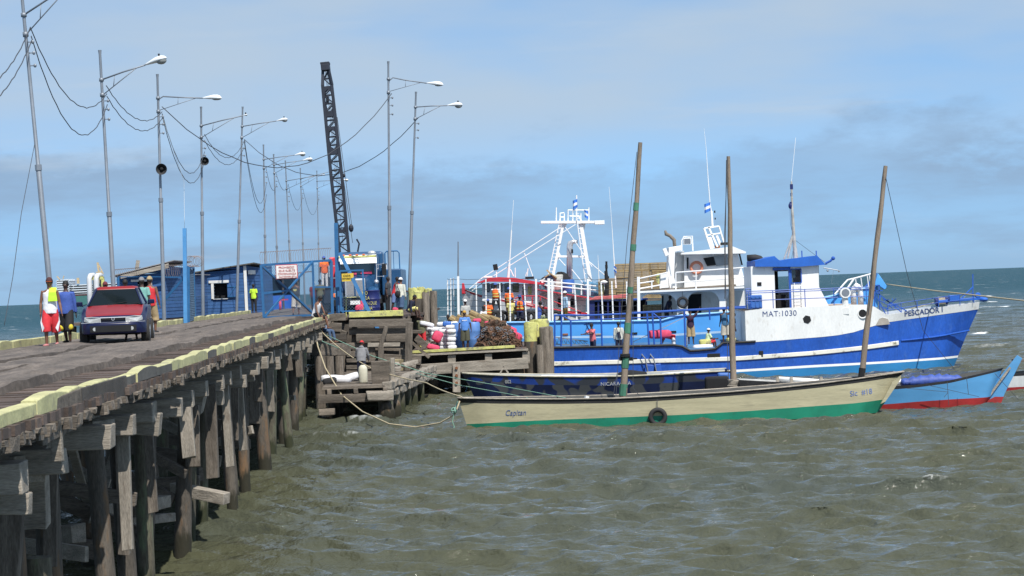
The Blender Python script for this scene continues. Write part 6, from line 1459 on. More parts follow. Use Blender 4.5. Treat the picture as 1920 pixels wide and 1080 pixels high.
# --------------------------------------------------- V: green and cream sailing dory
YG = 69.9
BG = thing('sailing_dory', 'long cream and green wooden dory with black gunwale and two bare pole masts', 'boat', (5.5, YG, 0))
Yg = lambda u: interp([(857, 69.6), (900, 69.2), (1000, 68.9), (1250, 68.75), (1500, 68.95), (1620, 69.3), (1697, 69.7)], u)
def hbg(s): return interp([(0, .08), (.08, .42), (.22, .85), (.45, 1.1), (.68, 1.0), (.86, .6), (1, .05)], s)
def cg(pts): return cv([(u, v, Yg(u)) for u, v in pts], 0)
shg = [(857, 747), (930, 748.5), (1050, 749), (1160, 747), (1250, 742.5), (1350, 736), (1450, 728), (1540, 719), (1620, 709), (1697, 697)]
gb = [(861, 756), (930, 758), (1050, 758), (1160, 756), (1250, 751), (1350, 744), (1450, 736), (1540, 727), (1620, 717), (1690, 706)]
gt = [(874, 797), (960, 792), (1060, 787), (1160, 783), (1280, 778), (1400, 771), (1500, 764), (1600, 757), (1667, 749)]
wl = [(886, 815), (960, 815), (1160, 810), (1400, 800), (1550, 792), (1645, 784)]
m_inside = mat('boat_inside', (.10, .10, .095), .8, var=.2); len_in = 4
rows = [(cg(shg), 1.0, 0), (cg(gb), 1.0, 1), (cg(gt), lambda s: .975, 2), (cg([(882, 809), (960, 807), (1160, 802), (1400, 791), (1550, 783), (1650, 775)]), lambda s: .93, 3), ([(at(892, 822, 69.8).x, -.12), (at(1636, 792, 69.8).x, -.12)], .7, 3), ([(at(905, 822, 69.8).x, -.5), (at(1625, 792, 69.8).x, -.5)], .35, 3)]
m_blackg = mat('tarred_gunwale', (.014, .014, .014), .75, var=.35, scale=3, patch=(.12, .12, .11), pscale=5, pth=.64, stretch=(1, 1, 5))
mb, GG = hull(rows, hbg, YG, 60, True, .30); HG = bvh(mb); YB[id(HG)] = 68.9; mb.build('hull', [m_blackg, m_cream, m_green, m_green_w, m_inside], BG, auto=40)
onG = lambda u, v: on1(u, v, HG, 68.9)
strake(BG, GG, 0, m_wood_lt, 'gunwale_cap', .028); strake(BG, GG, 0, m_wood_lt, 'gunwale_cap', .028, 1)
MB().prism([at(1652, 757, 69.6), at(1673, 717, 69.6), at(1690, 704, 69.6), at(1688, 712, 69.6), at(1668, 742, 69.6), at(1660, 753, 69.6)], (0, .12, 0)).build('rudder_post', m_cream, BG)
text('Capitan', .27, mat('blue_brush_lettering', (.10, .14, .28), .8), BG, onG(947, 779), (R(90), 0, 0), proj=HG, shear=.25, sx=.85)
text('Sic  #18', .26, mat('blue_brush_number', (.14, .20, .42), .8), BG, onG(1594, 743), (R(90), -R(4), 0), proj=HG, sx=.95)
c = onG(1233, 783) + V(0, -.12, .03); MB().torus(c, .245, .08, 'y', 28, 10).build('tyre_fender', m_rubber, BG, smooth=True); MB().tube([c + V(0, 0, .28), onG(1232, 749) + V(0, -.05, 0)], .012, 4).build('fender_line', m_cable, BG)
m_mast = mat('mast_wood', (.24, .19, .145), .85, var=.25, scale=1.5, bump=.6, bscale=10, stretch=(4, 4, .6), patch=(.12, .10, .08), pscale=1.3, pth=.58, fine=.2)
m_mast_g = mat('mast_green_band', (.05, .17, .11), .8, var=.3)
def mast(par, b, t_, wb, wt, bands=(), Y=69.6, foot=None, ropes=()):
    A, B_ = at(*b, Y), at(*t_, Y); A -= (B_ - A).normalized() * .55; pts = [A.lerp(B_, i / 14) + V(.012 * math.sin(i * 1.3), 0, 0) for i in range(15)]
    MB().tube(pts, [lerp(wb, wt, i / 14) / FPX * Y / 2 * (1 + .06 * math.sin(i * 2.1)) for i in range(15)], 8).build('mast', m_mast, par, auto=60)
    for v0, v1 in bands:
        f0 = lambda v: (v - b[1]) / (t_[1] - b[1])
        P0, P1 = at(lerp(b[0], t_[0], f0(v0)), v0, Y), at(lerp(b[0], t_[0], f0(v1)), v1, Y); r0 = lerp(wb, wt, f0((v0 + v1) / 2)) / FPX * Y / 2 * 1.06 + .004
        d = (P1 - P0); MB().tube([P0, P0.lerp(P1, .5), P1], [r0, r0 * .99, r0 * .98], 8).build('mast_band', m_mast_g if foot != 'dark' else m_dark, par)
mast(BG, (1168, 742), (1201, 267), 14, 8, ((742, 720), (690, 668), (625, 605), (550, 538), (470, 458), (395, 380)), 69.7)
mast(BG, (1615, 709), (1661, 311), 12, 8, ((709, 690),), 69.8, 'dark')
MB().torus(at(1172, 668, 69.7), .14, .045, 'z', 12, 6).torus(at(1172, 665, 69.7), .14, .04, 'z', 12, 6).build('lashing', m_dark, BG)
MB().bar(at(1161, 673, 69.7), at(1187, 673, 69.7), .12).build('cleat', m_dark, BG)
mb = MB(); 
for a, b in (((1194, 285), (1176, 450)), ((1176, 450), (1164, 600)), ((1164, 600), (1155, 742)), ((1187, 545), (1187, 728)), ((1187, 728), (1199, 742)), ((1157, 700), (1150, 742))): mb.tube([at(*a, 69.5), at(*b, 69.5)], .013, 4)
mb.build('halyard', m_cable, BG)
mb = MB().tube([at(1656, 330, 69.7), at(1640, 450, 69.7), at(1632, 560, 69.7), at(1628, 590, 69.7)], .012, 4).tube([at(1661, 333, 69.7), at(1700, 510, 71), at(1731, 620, 71.5), at(1790, 693, 72.0)], .012, 4); mb.build('halyard', m_cable, BG)
p = at(1100, 745, 69.4); MB().box(p, (.12, .2, .10), (0, .3, .2)).build('white_tin', m_white, BG)
# --------------------------------------------------- VI: dark camouflage panga
YP = 79.2
BP = thing('panga', 'dark blue camouflage painted open boat lettered NICARAGUA', 'boat', (1.5, YP, 0))
Yp = lambda u: interp([(866, 79), (920, 78.4), (1000, 78.1), (1300, 78.0), (1372, 78.2)], u)
def hbp(s): return interp([(0, .06), (.12, .55), (.3, 1.0), (.6, 1.15), (1, 1.0)], s)
cp = lambda pts: cv([(u, v, Yp(u)) for u, v in pts], 0)
shp = [(866, 700), (930, 704), (1000, 706), (1100, 706.5), (1180, 705), (1250, 702), (1320, 698), (1372, 695)]
m_camo = mat('camouflage_paint', (.006, .012, .045), .55, var=.3, scale=1.2, patch=(.06, .065, .072), pscale=1.5, pth=.55, psoft=.0, spec=.3, pdet=1)
m_camo2 = mat('camouflage_band', (.012, .04, .20), .5, var=.2, scale=1, patch=(.03, .035, .045), pscale=1.2, pth=.50, psoft=.0, spec=.3, pdet=1)
m_panint = mat('panga_inside', (.32, .34, .34), .6); len_in = 2
rows = [(cp(shp), 1, 1), (cp([(872, 712), (1000, 722), (1150, 723), (1300, 716), (1370, 712)]), .97, 0), (cp([(884, 735), (1370, 735)]), .90, 0), (cp([(900, 775), (1366, 775)]), .78, 0), ([(at(915, 700, YP).x, -.4), (at(1360, 700, YP).x, -.4)], .4, 0)]
mb, GP = hull(rows, hbp, YP, 40, True, .7); HP = bvh(mb); YB[id(HP)] = 78.1; mb.build('hull', [m_camo, m_camo2, m_panint], BP, auto=40)
onP = lambda u, v: on1(u, v, HP, 78.1)
m_cg = mat('cream_gunwale', (.42, .39, .30), .7, var=.25, scale=4)
strake(BP, GP, 0, m_cg, 'gunwale_cap', .032); strake(BP, GP, 0, m_cg, 'gunwale_cap', .032, 1)
m_fade = mat('faded_white_letters', (.42, .43, .43), .8, var=.3, scale=8)
text('002', .19, m_fade, BP, onP(947, 719), proj=HP, sx=.85); text('NICARAGUA', .20, m_fade, BP, onP(1126, 723.5), proj=HP, sx=.98, space=1.05)
MB().bar(at(1015, 705, 79.4), at(1160, 706, 79.4), .5, .06).build('thwart', m_white, BP); MB().bar(at(1240, 702, 79.4), at(1330, 696, 79.4), .6, .08).build('thwart', m_white, BP)
MB().ell(at(1185, 704, 79.4), (.6, .35, .22), 12, 6, fn=lambda p: p * (1 + .25 * noise.noise(p * 4))).build('net_heap', m_dark, BP, smooth=True)
t_ = thing('fuel_tank', 'blue plastic fuel canister in the stern of the camouflaged boat', 'canister', at(1357, 712, 78.0)); p = at(1357, 706, 78.0); MB().box(p + V(0, -.05, -.05), (.50, .35, .42), j=.015).build('canister_body', m_bbar, t_, bevel=.07); MB().tube([p + V(.1, 0, .15), p + V(.1, 0, .24)], .05, 8).build('cap', m_dark, t_)
MB().box(at(1345, 722, 77.6), (.9, .4, .7), j=.04).build('outboard_motor', m_dark, BP, bevel=.08)
mb = MB(); mb.tube([at(1000 + 4, 700, 78.6), at(1005, 690, 78.6)], .05, 6); 
mb = MB(); p = at(945, 700, 78.6); mb.bar(p + V(-.15, 0, 0), p + V(0, 0, .28), .06).bar(p + V(.17, 0, 0), p + V(0, 0, .28), .06); mb.build('bow_cleat', m_wood_lt, BP)
# --------------------------------------------------- VII: open white boat with black gunwale
YW = 75.2
BW_ = thing('open_boat', 'open wooden boat with pale inside and black gunwale behind the green dory', 'boat', (11, YW, 0))
Yw = lambda u: 74.5
def hbw(s): return interp([(0, .7), (.3, 1.0), (.7, .8), (1, .06)], s)
shw = [(1376, 708), (1430, 712.5), (1500, 719), (1560, 726), (1700, 735)]
cw = lambda pts, y=75.9: cv(pts, y)
len_in = 1
mb, GW = hull([(cw([(1376, 709), (1440, 712), (1500, 716), (1570, 719), (1660, 714)]), 1, 0), (cw([(1380, 720), (1500, 728), (1570, 730), (1655, 725)]), .98, 0), ([(at(1388, 700, YW).x, -.1), (at(1645, 700, YW).x, -.1)], .8, 0), ([(at(1395, 700, YW).x, -.4), (at(1635, 700, YW).x, -.4)], .4, 0)], hbw, YW, 30, True, .35)
mb.build('hull', [m_black, mat('grey_white_inside', (.45, .45, .44), .7)], BW_, auto=40)
for u in (1458, 1484, 1540): MB().box(at(u, 712, 75.9), (.1, .1, .22)).build('rib', m_wood_lt, BW_)
A, B_ = at(1460, 710, 76), at(1578, 718, 76); MB().tube([A, B_], .085, 8).build('furled_sail', m_white, BW_, smooth=True)
mast(BW_, (1375, 728), (1366, 293), 13, 7, (), 74.6)
mb = MB()
for a, b in (((1364, 300), (1358, 450)), ((1358, 450), (1366, 715)), ((1362, 300), (1359, 560))): mb.tube([at(*a, 74.4), at(*b, 74.4)], .018, 4)
mb.build('halyard', m_cable, BW_)
mb = MB()
for i in range(10): mb.torus(at(1373, 712 + i * 2.2, 74.5) + V(rnd.uniform(-.06, .06), 0, 0), .17, .02, 'z', 12, 4)
mb.build('rope_coil', m_wood_lt, BW_)
# --------------------------------------------------- VIII: pale blue and red boat
YR = 72.6
BR = thing('open_boat', 'pale blue open boat with red bottom and long raking rudder post on the right', 'boat', (15, YR, 0))
def hbr(s): return interp([(0, .5), (.3, .95), (.6, 1.0), (.85, .6), (1, .06)], s)
Yr = lambda u: interp([(1600, 71.8), (1720, 71.5), (1820, 71.9), (1900, 72.5)], u)
crr = lambda pts: cv([(u, v, Yr(u)) for u, v in pts], 0)
len_in = 3
rows = [(crr([(1600, 728), (1660, 725), (1720, 722), (1780, 713), (1840, 700), (1884, 690)]), 1, 0), (crr([(1602, 736), (1660, 732), (1720, 727), (1780, 718), (1840, 704), (1881, 695)]), .99, 1), (crr([(1600, 766), (1660, 759), (1720, 754), (1780, 749), (1864, 744)]), .9, 2), (crr([(1604, 790), (1700, 786), (1850, 768)]), .8, 2), ([(at(1620, 790, YR).x, -.4), (at(1835, 790, YR).x, -.4)], .4, 2)]
mb, GR = hull(rows, hbr, YR, 36, True, .35); HR = bvh(mb); YB[id(HR)] = 71.7; mb.build('hull', [m_black, m_ltblueboat, m_dred, m_inside], BR, auto=40)
ru = MB().prism([at(1908, 666, 72.5), at(1917, 672, 72.5), at(1884, 738, 72.5), at(1872, 768, 72.5), at(1836, 768, 72.5), at(1852, 742, 72.5), at(1876, 706, 72.5)], (0, .1, 0)); ru.build('rudder', [m_ltblueboat], BR, bevel=.01)
MB().prism([at(1833, 769, 72.4), at(1838, 769, 72.4), at(1896, 690, 72.4), at(1893, 688, 72.4)], (0, .06, 0)).build('rudder_edge', m_wood_lt, BR)
MB().prism([at(1838, 757, 72.42), at(1866, 744, 72.42), at(1882, 744, 72.42), at(1872, 768, 72.42), at(1834, 769, 72.42)], (0, .03, 0)).build('rudder_foot', m_dred, BR)
n_ = 26; rg = []
for i in range(n_):
    t_ = i / (n_ - 1); p = at(lerp(1688, 1800, t_), lerp(717, 710, t_) , 72.3); hh = .12 + .10 * math.sin(t_ * math.pi) + .03 * math.sin(i * 1.7); rg.append([p + V(0, .25 * math.cos(a) - .2, hh * math.sin(a) + .02 * math.sin(i * 2.3 + a * 2)) for a in [2 * math.pi * k_ / 8 for k_ in range(8)]])
tagit(MB().rings(rg).build('tarpaulin', mat('blue_tarpaulin', (.04, .08, .32), .6, var=.25, scale=4, bump=.4, bscale=8), None, origin=at(1740, 715, 72.3), smooth=True), 'bunched bright blue tarpaulin lying along the pale blue boat', 'tarpaulin')
MB().tube([at(1676, 719, 72.2), at(1690, 714, 72.2)], .09, 8).build('thwart', m_white, BR)
mb = MB()
for a, b in (((1740, 722), (1836, 744)), ((1776, 716), (1779, 760)), ((1812, 706), (1816, 740)), ((1700, 728), (1778, 735)), ((1865, 700), (1910, 750)), ((1778, 735), (1770, 745))): mb.tube([at(*a, 71.3), at(*b, 71.3)], .011, 4)
mb.build('mooring_line', m_cable, BR)
# --------------------------------------------------- IX: boat leaving the picture on the right
BX = thing('open_boat', 'white and dark red boat cut off by the right edge of the picture', 'boat', (19, 78, 0))
def hbx(s): return interp([(0, .06), (.1, .45), (.4, 1.0), (1, 1.0)], s)
len_in = 3; cx_ = lambda pts: cv([(u, v, 78.2) for u, v in pts], 0)
mb, GX = hull([(cx_([(1868, 705), (1900, 702), (1960, 696), (2150, 690)]), 1, 0), (cx_([(1869, 710), (1900, 707), (1960, 702), (2150, 697)]), 1, 1), (cx_([(1870, 730), (1920, 726), (2150, 718)]), .92, 2), (cx_([(1882, 752), (2150, 745)]), .85, 2), ([(at(1895, 700, 79).x, -.4), (at(2150, 700, 79).x, -.4)], .4, 2)], hbx, 79.1, 24, True, .4)
mb.build('hull', [m_black, m_whited, m_dred, m_inside], BX, auto=40)
MB().span((19.5, 78.6, 1.2), (20.2, 79.6, 1.3)).build('thwart', m_wood, BX)
# ropes
rope([at(587, 604, 82) + V(0, 0, 0), at(596, 650, 80), at(610, 690, 78), at(640, 740, 76), at(680, 772, 74), at(730, 795, 72), at(780, 801, 71), at(825, 793, 70), at(853, 777, 69.6), onG(862, 752)], .028, m_rope, 'pale mooring rope drooping to the water from the pier to the cream dory bow', sag=.0, n=6)
rope([at(586, 604, 84), at(640, 655, 82), at(700, 692, 79), at(800, 718, 74), onG(866, 744)], .024, m_rope, 'tan rope running straight from the pier past the man in grey to the cream dory', sag=.05, n=6)
rope([at(612, 628, 84), at(700, 668, 82), at(800, 700, 80), at(930, 722, 76), at(1060, 746, 70)], .016, m_rope_g, 'thin green rope from the pier crossing the camouflaged boat, upper one', group='green ropes', n=6)
rope([at(780, 700, 84), at(860, 722, 80), at(960, 740, 75), at(990, 747, 70)], .016, m_rope_g, 'thin green rope from the landing stage to the dory, lower one', group='green ropes', n=6)
rope([at(1662, 533, 107.8), at(1750, 545, 100), at(1920, 564, 84), at(2000, 574, 78)], .035, m_rope, 'tan anchor rope from the light blue bow out of the picture on the right', n=8)
mb = MB(); c = at(852, 772, 69.5)
for i in range(4): mb.torus(c + V(rnd.uniform(-.05, .05), 0, rnd.uniform(-.06, .06)), .09, .022, 'xyz'[i % 3], 12, 5)
mb.tube([at(858, 752, 69.5), c, at(848, 790, 69.5), at(852, 800, 69.5), at(842, 815, 69.5)], .02, 5)
tagit(mb.build('rope_knot', m_rope_g, None, origin=c, smooth=True), 'green rope knot hanging off the cream dory bow', 'rope')
mb = MB(); 
for a, b, c_ in (((587, 606), (566, 612), (545, 606)), ((590, 605), (592, 640), (600, 648)), ((598, 600), (604, 640), (640, 655)), ((583, 612), (578, 635), (570, 660))): mb.tube([at(*a, 84), at(*b, 84.2), at(*c_, 84.6)], .022, 5)
mb.torus(at(588, 608, 84), .12, .03, 'y', 12, 6)
tagit(mb.build('rope_tangle', m_rope_g, None, origin=at(588, 608, 84), smooth=True), 'green and tan ropes tangled on the pier edge by the seated man', 'rope')
# ------------------------------------------------------------------ cargo on the lower dock
def sack(x, y, z_, d, m, label, group, rz=0, name='sack', ry=0):
    seed = rnd.uniform(0, 99)
    def fn(p):
        q = Vector((math.copysign(abs(p.x) ** .42, p.x), math.copysign(abs(p.y) ** .42, p.y), math.copysign(abs(p.z) ** .55, p.z))); return q * (1 + .10 * noise.noise(q * 2.2 + Vector((seed, 0, 0))))
    mb = MB(); mb.ell((0, 0, 0), (1, 1, 1), 14, 9, fn=fn); Rm = Euler((0, ry, rz)).to_matrix()
    mb.v = [tuple(Rm @ Vector((a[0] * d[0] / 2, a[1] * d[1] / 2, a[2] * d[2] / 2)) + Vector((x, y, z_ + d[2] / 2))) for a in mb.v]
    e = Rm @ Vector((d[0] / 2, 0, 0)); c = Vector((x, y, z_ + d[2] / 2))
    return tagit(mb.build(name, m, None, origin=(x, y, z_), smooth=True), label, 'sack', group)
names_ = ['bottom', 'second', 'third', 'fourth', 'fifth', 'sixth']
def X(u, Y, v=640): return at(u, v, Y).x
def stack(u0, n, Y, layers, d, m, desc, group, v=640, lz=None):
    sd = lambda c: '' if n == 1 else ('left ', 'right ')[c]
    for r in range(layers):
        for c in range(n):
            sack(X(u0, Y, v) + (c + .5) * d[0] + rnd.uniform(-.06, .06), Y + rnd.uniform(-.08, .08), LZ + r * d[2] * .94, (d[0], d[1], d[2]), m, f'{sd(c)}white sack, {names_[r]} layer of {desc}', group, rnd.uniform(-.08, .08), ry=rnd.uniform(-.04, .04))
stack(822, 1, 94.4, 5, (.62, .45, .20), m_sack, 'the narrow stack left of the light blue barrel', 'cement sacks on the dock')
stack(838, 1, 93.9, 6, (.42, .45, .20), m_sack, 'the stack touching the light blue barrel', 'cement sacks on the dock')
stack(802, 1, 95.2, 5, (.6, .45, .22), m_sack, 'the rear stack beside the man in olive', 'cement sacks on the dock')
stack(818, 2, 96.2, 6, (.55, .45, .22), m_sack, 'the tall stack at the back of the dock', 'cement sacks on the dock')
sack(X(800, 94.6, 610), 94.6, at(812, 612, 94.6).z, (.7, .4, .22), m_sack, 'long white sack leaning on top beside the olive shirted man', 'loose sacks', .2, ry=.25)
sack(X(838, 95.6, 606), 95.6, at(838, 612, 95.6).z, (.42, .36, .24), m_bbar, 'small blue bag on top of the white sacks', 'loose sacks')
for u, v, Y, d, lb, ry in ((820, 633, 93.8, (.45, .4, .50), 'pink sack slumped against the left cement sacks', .5), (812, 652, 93.4, (.62, .4, .26), 'pink sack lying flat on the dock edge', .25), (956, 622, 95.4, (.60, .5, .42), 'left one of the big pink sacks behind the trap heap', .4), (966, 632, 95, (.62, .5, .42), 'right one of the big pink sacks behind the trap heap', .5), (914, 607, 95.8, (.3, .3, .2), 'small pink bag on top of the trap heap', 0), (894, 602, 95.0, (.4, .3, .2), 'red bundle just right of the blue shirted man', 0)):
    q_ = at(u, v, Y); sack(q_.x, Y, max(LZ, q_.z - d[2] * .4), d, m_pink, lb, 'pink sacks', .2, ry=ry)
sack(X(944, 95.2, 612), 95.2, at(944, 618, 95.2).z, (.35, .3, .35), m_sack, 'white bag between the trap heap and the pink sacks', 'loose sacks')
for u, v, Y, d, lb in ((684, 578, 95.2, (.9, .6, .55), 'large pink sack by the bumper of the lorry'), (690, 568, 95.6, (.75, .5, .8), 'upright pink sack between the lorry and the oil drum'), (742, 581, 95, (.3, .3, .35), 'small pink bag at the feet of the men by the lamp')):
    q_ = at(u, v, Y); sack(q_.x, Y, DZ, d, m_pink, lb, 'pink sacks by the lorry')
# light blue barrels either side of the man
for u, lb in ((861, 'light blue plastic barrel left of the man in the blue shirt'), (888, 'light blue plastic barrel right of the man in the blue shirt')):
    p = V(X(u, 94.7), 94.7, LZ); t_ = thing('barrel', lb, 'barrel', p, group='light blue barrels')
    MB().rings([[V(p.x + rr * math.cos(a), 94.7 + rr * math.sin(a), LZ + zz_ * 1.22) for a in [2 * math.pi * i / 20 for i in range(20)]] for rr, zz_ in ((.30, 0), (.33, .04), (.33, .30), (.345, .34), (.33, .38), (.33, .62), (.345, .66), (.33, .7), (.33, .93), (.28, 1))]).build('barrel_body', mat('barrel_blue', (.10, .22, .50), .5, var=.15, scale=3), t_, auto=40)
    MB().tube([V(p.x + .12, 94.7, LZ + 1.22), V(p.x + .12, 94.7, LZ + 1.27)], .05, 8).build('bung', m_dark, t_)
# heap of old brown traps: slatted barrels and broken frames
def basket_proto():
    t_ = thing('old_trap', 'x', 'trap', (0, 0, 0)); BASE[t_.name] = V(0, 0, 0); mb = MB()
    for i in range(11):
        a = math.pi * i / 10; r_ = .20
        mb.box((0, -r_ * math.cos(a), .03 + r_ * 1.2 * math.sin(a)), (.72, .035, .022), (-(a - math.pi / 2) * 1.0 + 0, 0, 0), j=.012)
    for i in range(4): mb.box((0, -.16 + i * .105, .015), (.72, .06, .02), j=.01)
    mb.build('slats', m_trap_br, t_); m2 = MB()
    for x in (-.34, 0, .34):
        m2.tube([V(x, -.19 * math.cos(a), .03 + .22 * math.sin(a)) for a in [math.pi * i / 8 for i in range(9)]], .018, 5)
    for x in (-.34, .34): m2.torus((x, 0, .12), .07, .012, 'x', 12, 4)
    m2.build('hoop', m_wood, t_); return t_
BT = basket_proto(); ub = [False]; k_ = 0
layers = ((6, 0, 0), (5, .24, .12), (4, .48, .2), (4, .70, .25), (2, .95, .3))
for r, (n_, dz_, off_) in enumerate(layers):
    for c in range(n_):
        for d_ in range(3 if r < 3 else 2):
            u = lerp(900 + r * 6, 966 - r * 7, (c + .5) / n_); Y = 93.75 + d_ * .55 + r * .18
            side = ['left', 'centre left', 'centre', 'centre right', 'right', 'far right'][min(5, int(c * 6 / n_))]; dep = ['front', 'middle', 'rear'][d_]
            put_trap(X(u, Y, 635) + rnd.uniform(-.1, .1), Y, LZ + dz_ + rnd.uniform(0, .06), rnd.choice((0, math.pi / 2, .6, 2.2)) + rnd.uniform(-.4, .4), f'old brown trap, {names_[r]} layer, {side}, {dep} row of the dock heap', 'old brown traps heaped on the dock', BT, ub, rnd.uniform(-.4, .4), rnd.uniform(-.35, .35))
for i, (u, v, Y) in enumerate(((880, 600, 97), (893, 596, 97.4), (905, 604, 96.6), (916, 600, 97.2), (868, 604, 97.4), (930, 606, 96.6), (856, 606, 97.6))):
    p = at(u, v, Y); put_trap(p.x, Y, p.z - .2, rnd.uniform(-.8, .8), 'tan slatted trap number %d from the left leaning on the rear row of the dock heap' % (i + 1) if False else ['tan trap tilted directly behind the head of the blue shirted man', 'tan trap topmost and steepest just right of the blue shirted man', 'tan trap behind the dark haired man in white', 'tan trap below the first orange vest', 'tan trap left of the blue shirted man', 'tan trap right end of the rear row', 'tan trap behind the white sacks'][i], 'tan traps behind the heap', TP, used, rnd.uniform(-.5, .5), rnd.choice((-.6, .5, .3)))
for i in range(9):
    u = rnd.uniform(895, 965); 
mb = MB()
for i in range(120):
    u = rnd.uniform(893, 978); t_ = 1 - abs((u - 928) / 50); Y = rnd.uniform(93.4, 94.3); p = V(X(u, Y), Y, LZ + rnd.uniform(.0, .35 + .75 * max(0, t_)))
    mb.bar(p, p + V(rnd.uniform(-.3, .3), rnd.uniform(-.2, .2), rnd.uniform(-.2, .2)), .05, .02)
tagit(mb.build('broken_slats', m_trap_br, None, origin=(X(928, 94), 94, LZ)), 'loose broken brown slats and sticks strewn over the trap heap', 'debris', kind='stuff')
mb = MB()
for i in range(28):
    u = rnd.uniform(905, 962); Y = rnd.uniform(93.5, 94.2); mb.torus((X(u, Y), Y, LZ + rnd.uniform(.3, .95)), rnd.uniform(.05, .08), .014, 'y', 10, 4)
tagit(mb.build('wire_rings', m_galv, None, origin=(X(930, 94), 94, LZ)), 'small grey wire trap mouths scattered in the brown heap', 'debris', kind='stuff')
# clutter behind the olive shirted man
t_ = thing('rubbish_heap', 'x', 'x') if False else None
for i, (u, v, Y, mt, lb) in enumerate(((800, 628, 95, m_wood_lt, 'grey plank end sticking up beside the pink sack'), (806, 640, 94.6, m_wood, 'short timber lying behind the pink sacks'), (795, 650, 94, m_wood_lt, 'pale offcut on the dock edge near the red cloth'))):
    p = at(u, v, Y); tagit(MB().bar(p, p + V(.7, .2, -.15), .14, .1, j=.02).bar(p + V(.1, 0, .1), p + V(.5, .3, .2), .08).build('plank', mt, None, origin=p), lb, 'plank', 'loose planks on the dock')
p = at(786, 640, 93.6); t_ = thing('marker_flag', 'yellow and red cloth tied to a post end left of the dock', 'flag', p); MB().prism([p, p + V(.12, 0, .05), p + V(.12, 0, -.28), p + V(.02, 0, -.25)], (0, .04, 0)).build('yellow_cloth', m_yel2, t_, bevel=.01); MB().prism([p + V(.12, 0, .0), p + V(.42, 0, -.2), p + V(.36, 0, -.28), p + V(.12, 0, -.16)], (0, .04, 0)).build('red_cloth', m_red, t_, bevel=.01)
# black tyres / hoses behind the workers on the trawler
for i, u in enumerate((926, 934, 942, 962, 970, 992, 1000, 1016, 1024, 1042)):
    p = at(u, 594, 107.2); t_ = tagit(MB().torus(V(p.x, 107.2, p.z), .27, .09, 'y', 18, 8).build('tyre', m_rubber, None, origin=V(p.x, 107.2, p.z), smooth=True), ['first', 'second', 'third', 'fourth', 'fifth', 'sixth', 'seventh', 'eighth', 'ninth', 'last'][i] + ' black tyre from the left in the row behind the vested workers', 'tyre', 'row of black tyres on the trawler')
# bags on deck of the blue boat
q_ = at(1237, 643, 99.3); sack(q_.x, 99.3, 2.05, (1.2, .5, .42), m_pink, 'long pink sack under the bending man in red', 'sacks on the blue boat')
q_ = at(1318, 652, 98.9); sack(q_.x, 98.9, q_.z - .12, (1.0, .5, .28), m_sack, 'white sack in the notch of the blue boat rail', 'sacks on the blue boat')
q_ = at(1322, 641, 99.3); sack(q_.x, 99.3, q_.z - .15, (.6, .5, .28), m_yel2, 'yellow bundle behind the white sack', 'sacks on the blue boat')
q_ = at(1322, 655, 98.75); tagit(MB().span((q_.x - .75, 98.6, q_.z - .05), (q_.x + .75, 99.6, q_.z + .03)).build('plank', m_wood_lt, None, origin=q_, bevel=.01), 'brown board lying across the notch of the blue boat rail', 'board')
q_ = at(1390, 640, 98.9); sack(q_.x - .5, 98.9, q_.z, (.5, .4, .2), m_yel2, 'small yellow bundle by the feet of the man in the blue tank top', 'sacks on the blue boat')
# things on the low landing stage
sack(X(630, 79.5, 712), 79.5, 1.36, (1.2, .8, .30), m_sack, 'white plastic sheeting heaped on the low landing stage', 'sheeting', name='plastic_sheet', ry=.08)
sack(X(655, 80, 712), 80.2, 1.36, (.75, .5, .30), m_sack, 'white bag at the right end of the plastic sheeting', 'sheeting', name='plastic_sheet', ry=-.3)
sack(X(618, 78.8, 716), 78.8, 1.36, (.55, .35, .24), m_rubber, 'dark net bundle folded in the white sheeting', 'sheeting', name='net_bundle', ry=-.15)
p = V(X(681, 78.6, 712), 78.6, 1.36); t_ = thing('jerrycan', 'tall off white plastic container standing before the man in the grey hoodie', 'container', p)
MB().rings([[V(p.x + rr * math.cos(a), 78.6 + rr * .8 * math.sin(a), 1.36 + z_) for a in [2 * math.pi * i / 18 for i in range(18)]] for rr, z_ in ((.16, 0), (.175, .03), (.175, .52), (.15, .62), (.09, .68), (.04, .70))]).build('container_body', mat('offwhite_plastic', (.58, .56, .45), .6, var=.12, patch=(.35, .32, .22), pscale=3, pth=.58), t_, smooth=True); MB().tube([p + V(0, 0, .69), p + V(0, 0, .74)], .045, 8).build('cap', m_dark, t_)
# ------------------------------------------------------------------ far ship, pipe frames
sh = thing('cargo_ship', 'distant white and green freighter with cranes on the horizon behind the hut', 'ship', at(150, 566, 900)); f = lambda u, v, Y=900: at(u, v, Y)
MB().prism([f(96, 556), f(330, 546), f(330, 566), f(110, 573)], (0, 20, 0)).build('hull', mat('far_green_hull', (.05, .16, .15), .6), sh)
MB().prism([f(112, 556), f(330, 548), f(330, 545), f(112, 553)], (0, 24, 0)).build('deck_edge', mat('far_red_deck', (.25, .08, .09), .7), sh)
mfw = mat('far_white_steel', (.60, .64, .68), .6, var=.05)
hs = MB().prism([f(106, 525), f(128, 523), f(130, 548), f(108, 552)], (0, 14, 0)).build('superstructure', mfw, sh)
mb = MB()
for i in range(6): mb.prism([f(105, 527 + i * 4.3), f(132, 525.5 + i * 4.3), f(132, 527 + i * 4.3), f(105, 528.5 + i * 4.3)], (0, 15, 0))
for i in range(5): mb.prism([f(134, 534 + i * 4.4), f(222, 530 + i * 4.4), f(222, 532 + i * 4.4), f(134, 536 + i * 4.4)], (0, 10, 0))
mb.build('deck_storey', mfw, sh)
MB().prism([f(136, 535, 906), f(222, 531, 906), f(222, 551, 906), f(136, 554, 906)], (0, 3, 0)).build('side', mat('far_grey_steel', (.28, .33, .38), .6), sh)
mb = MB()
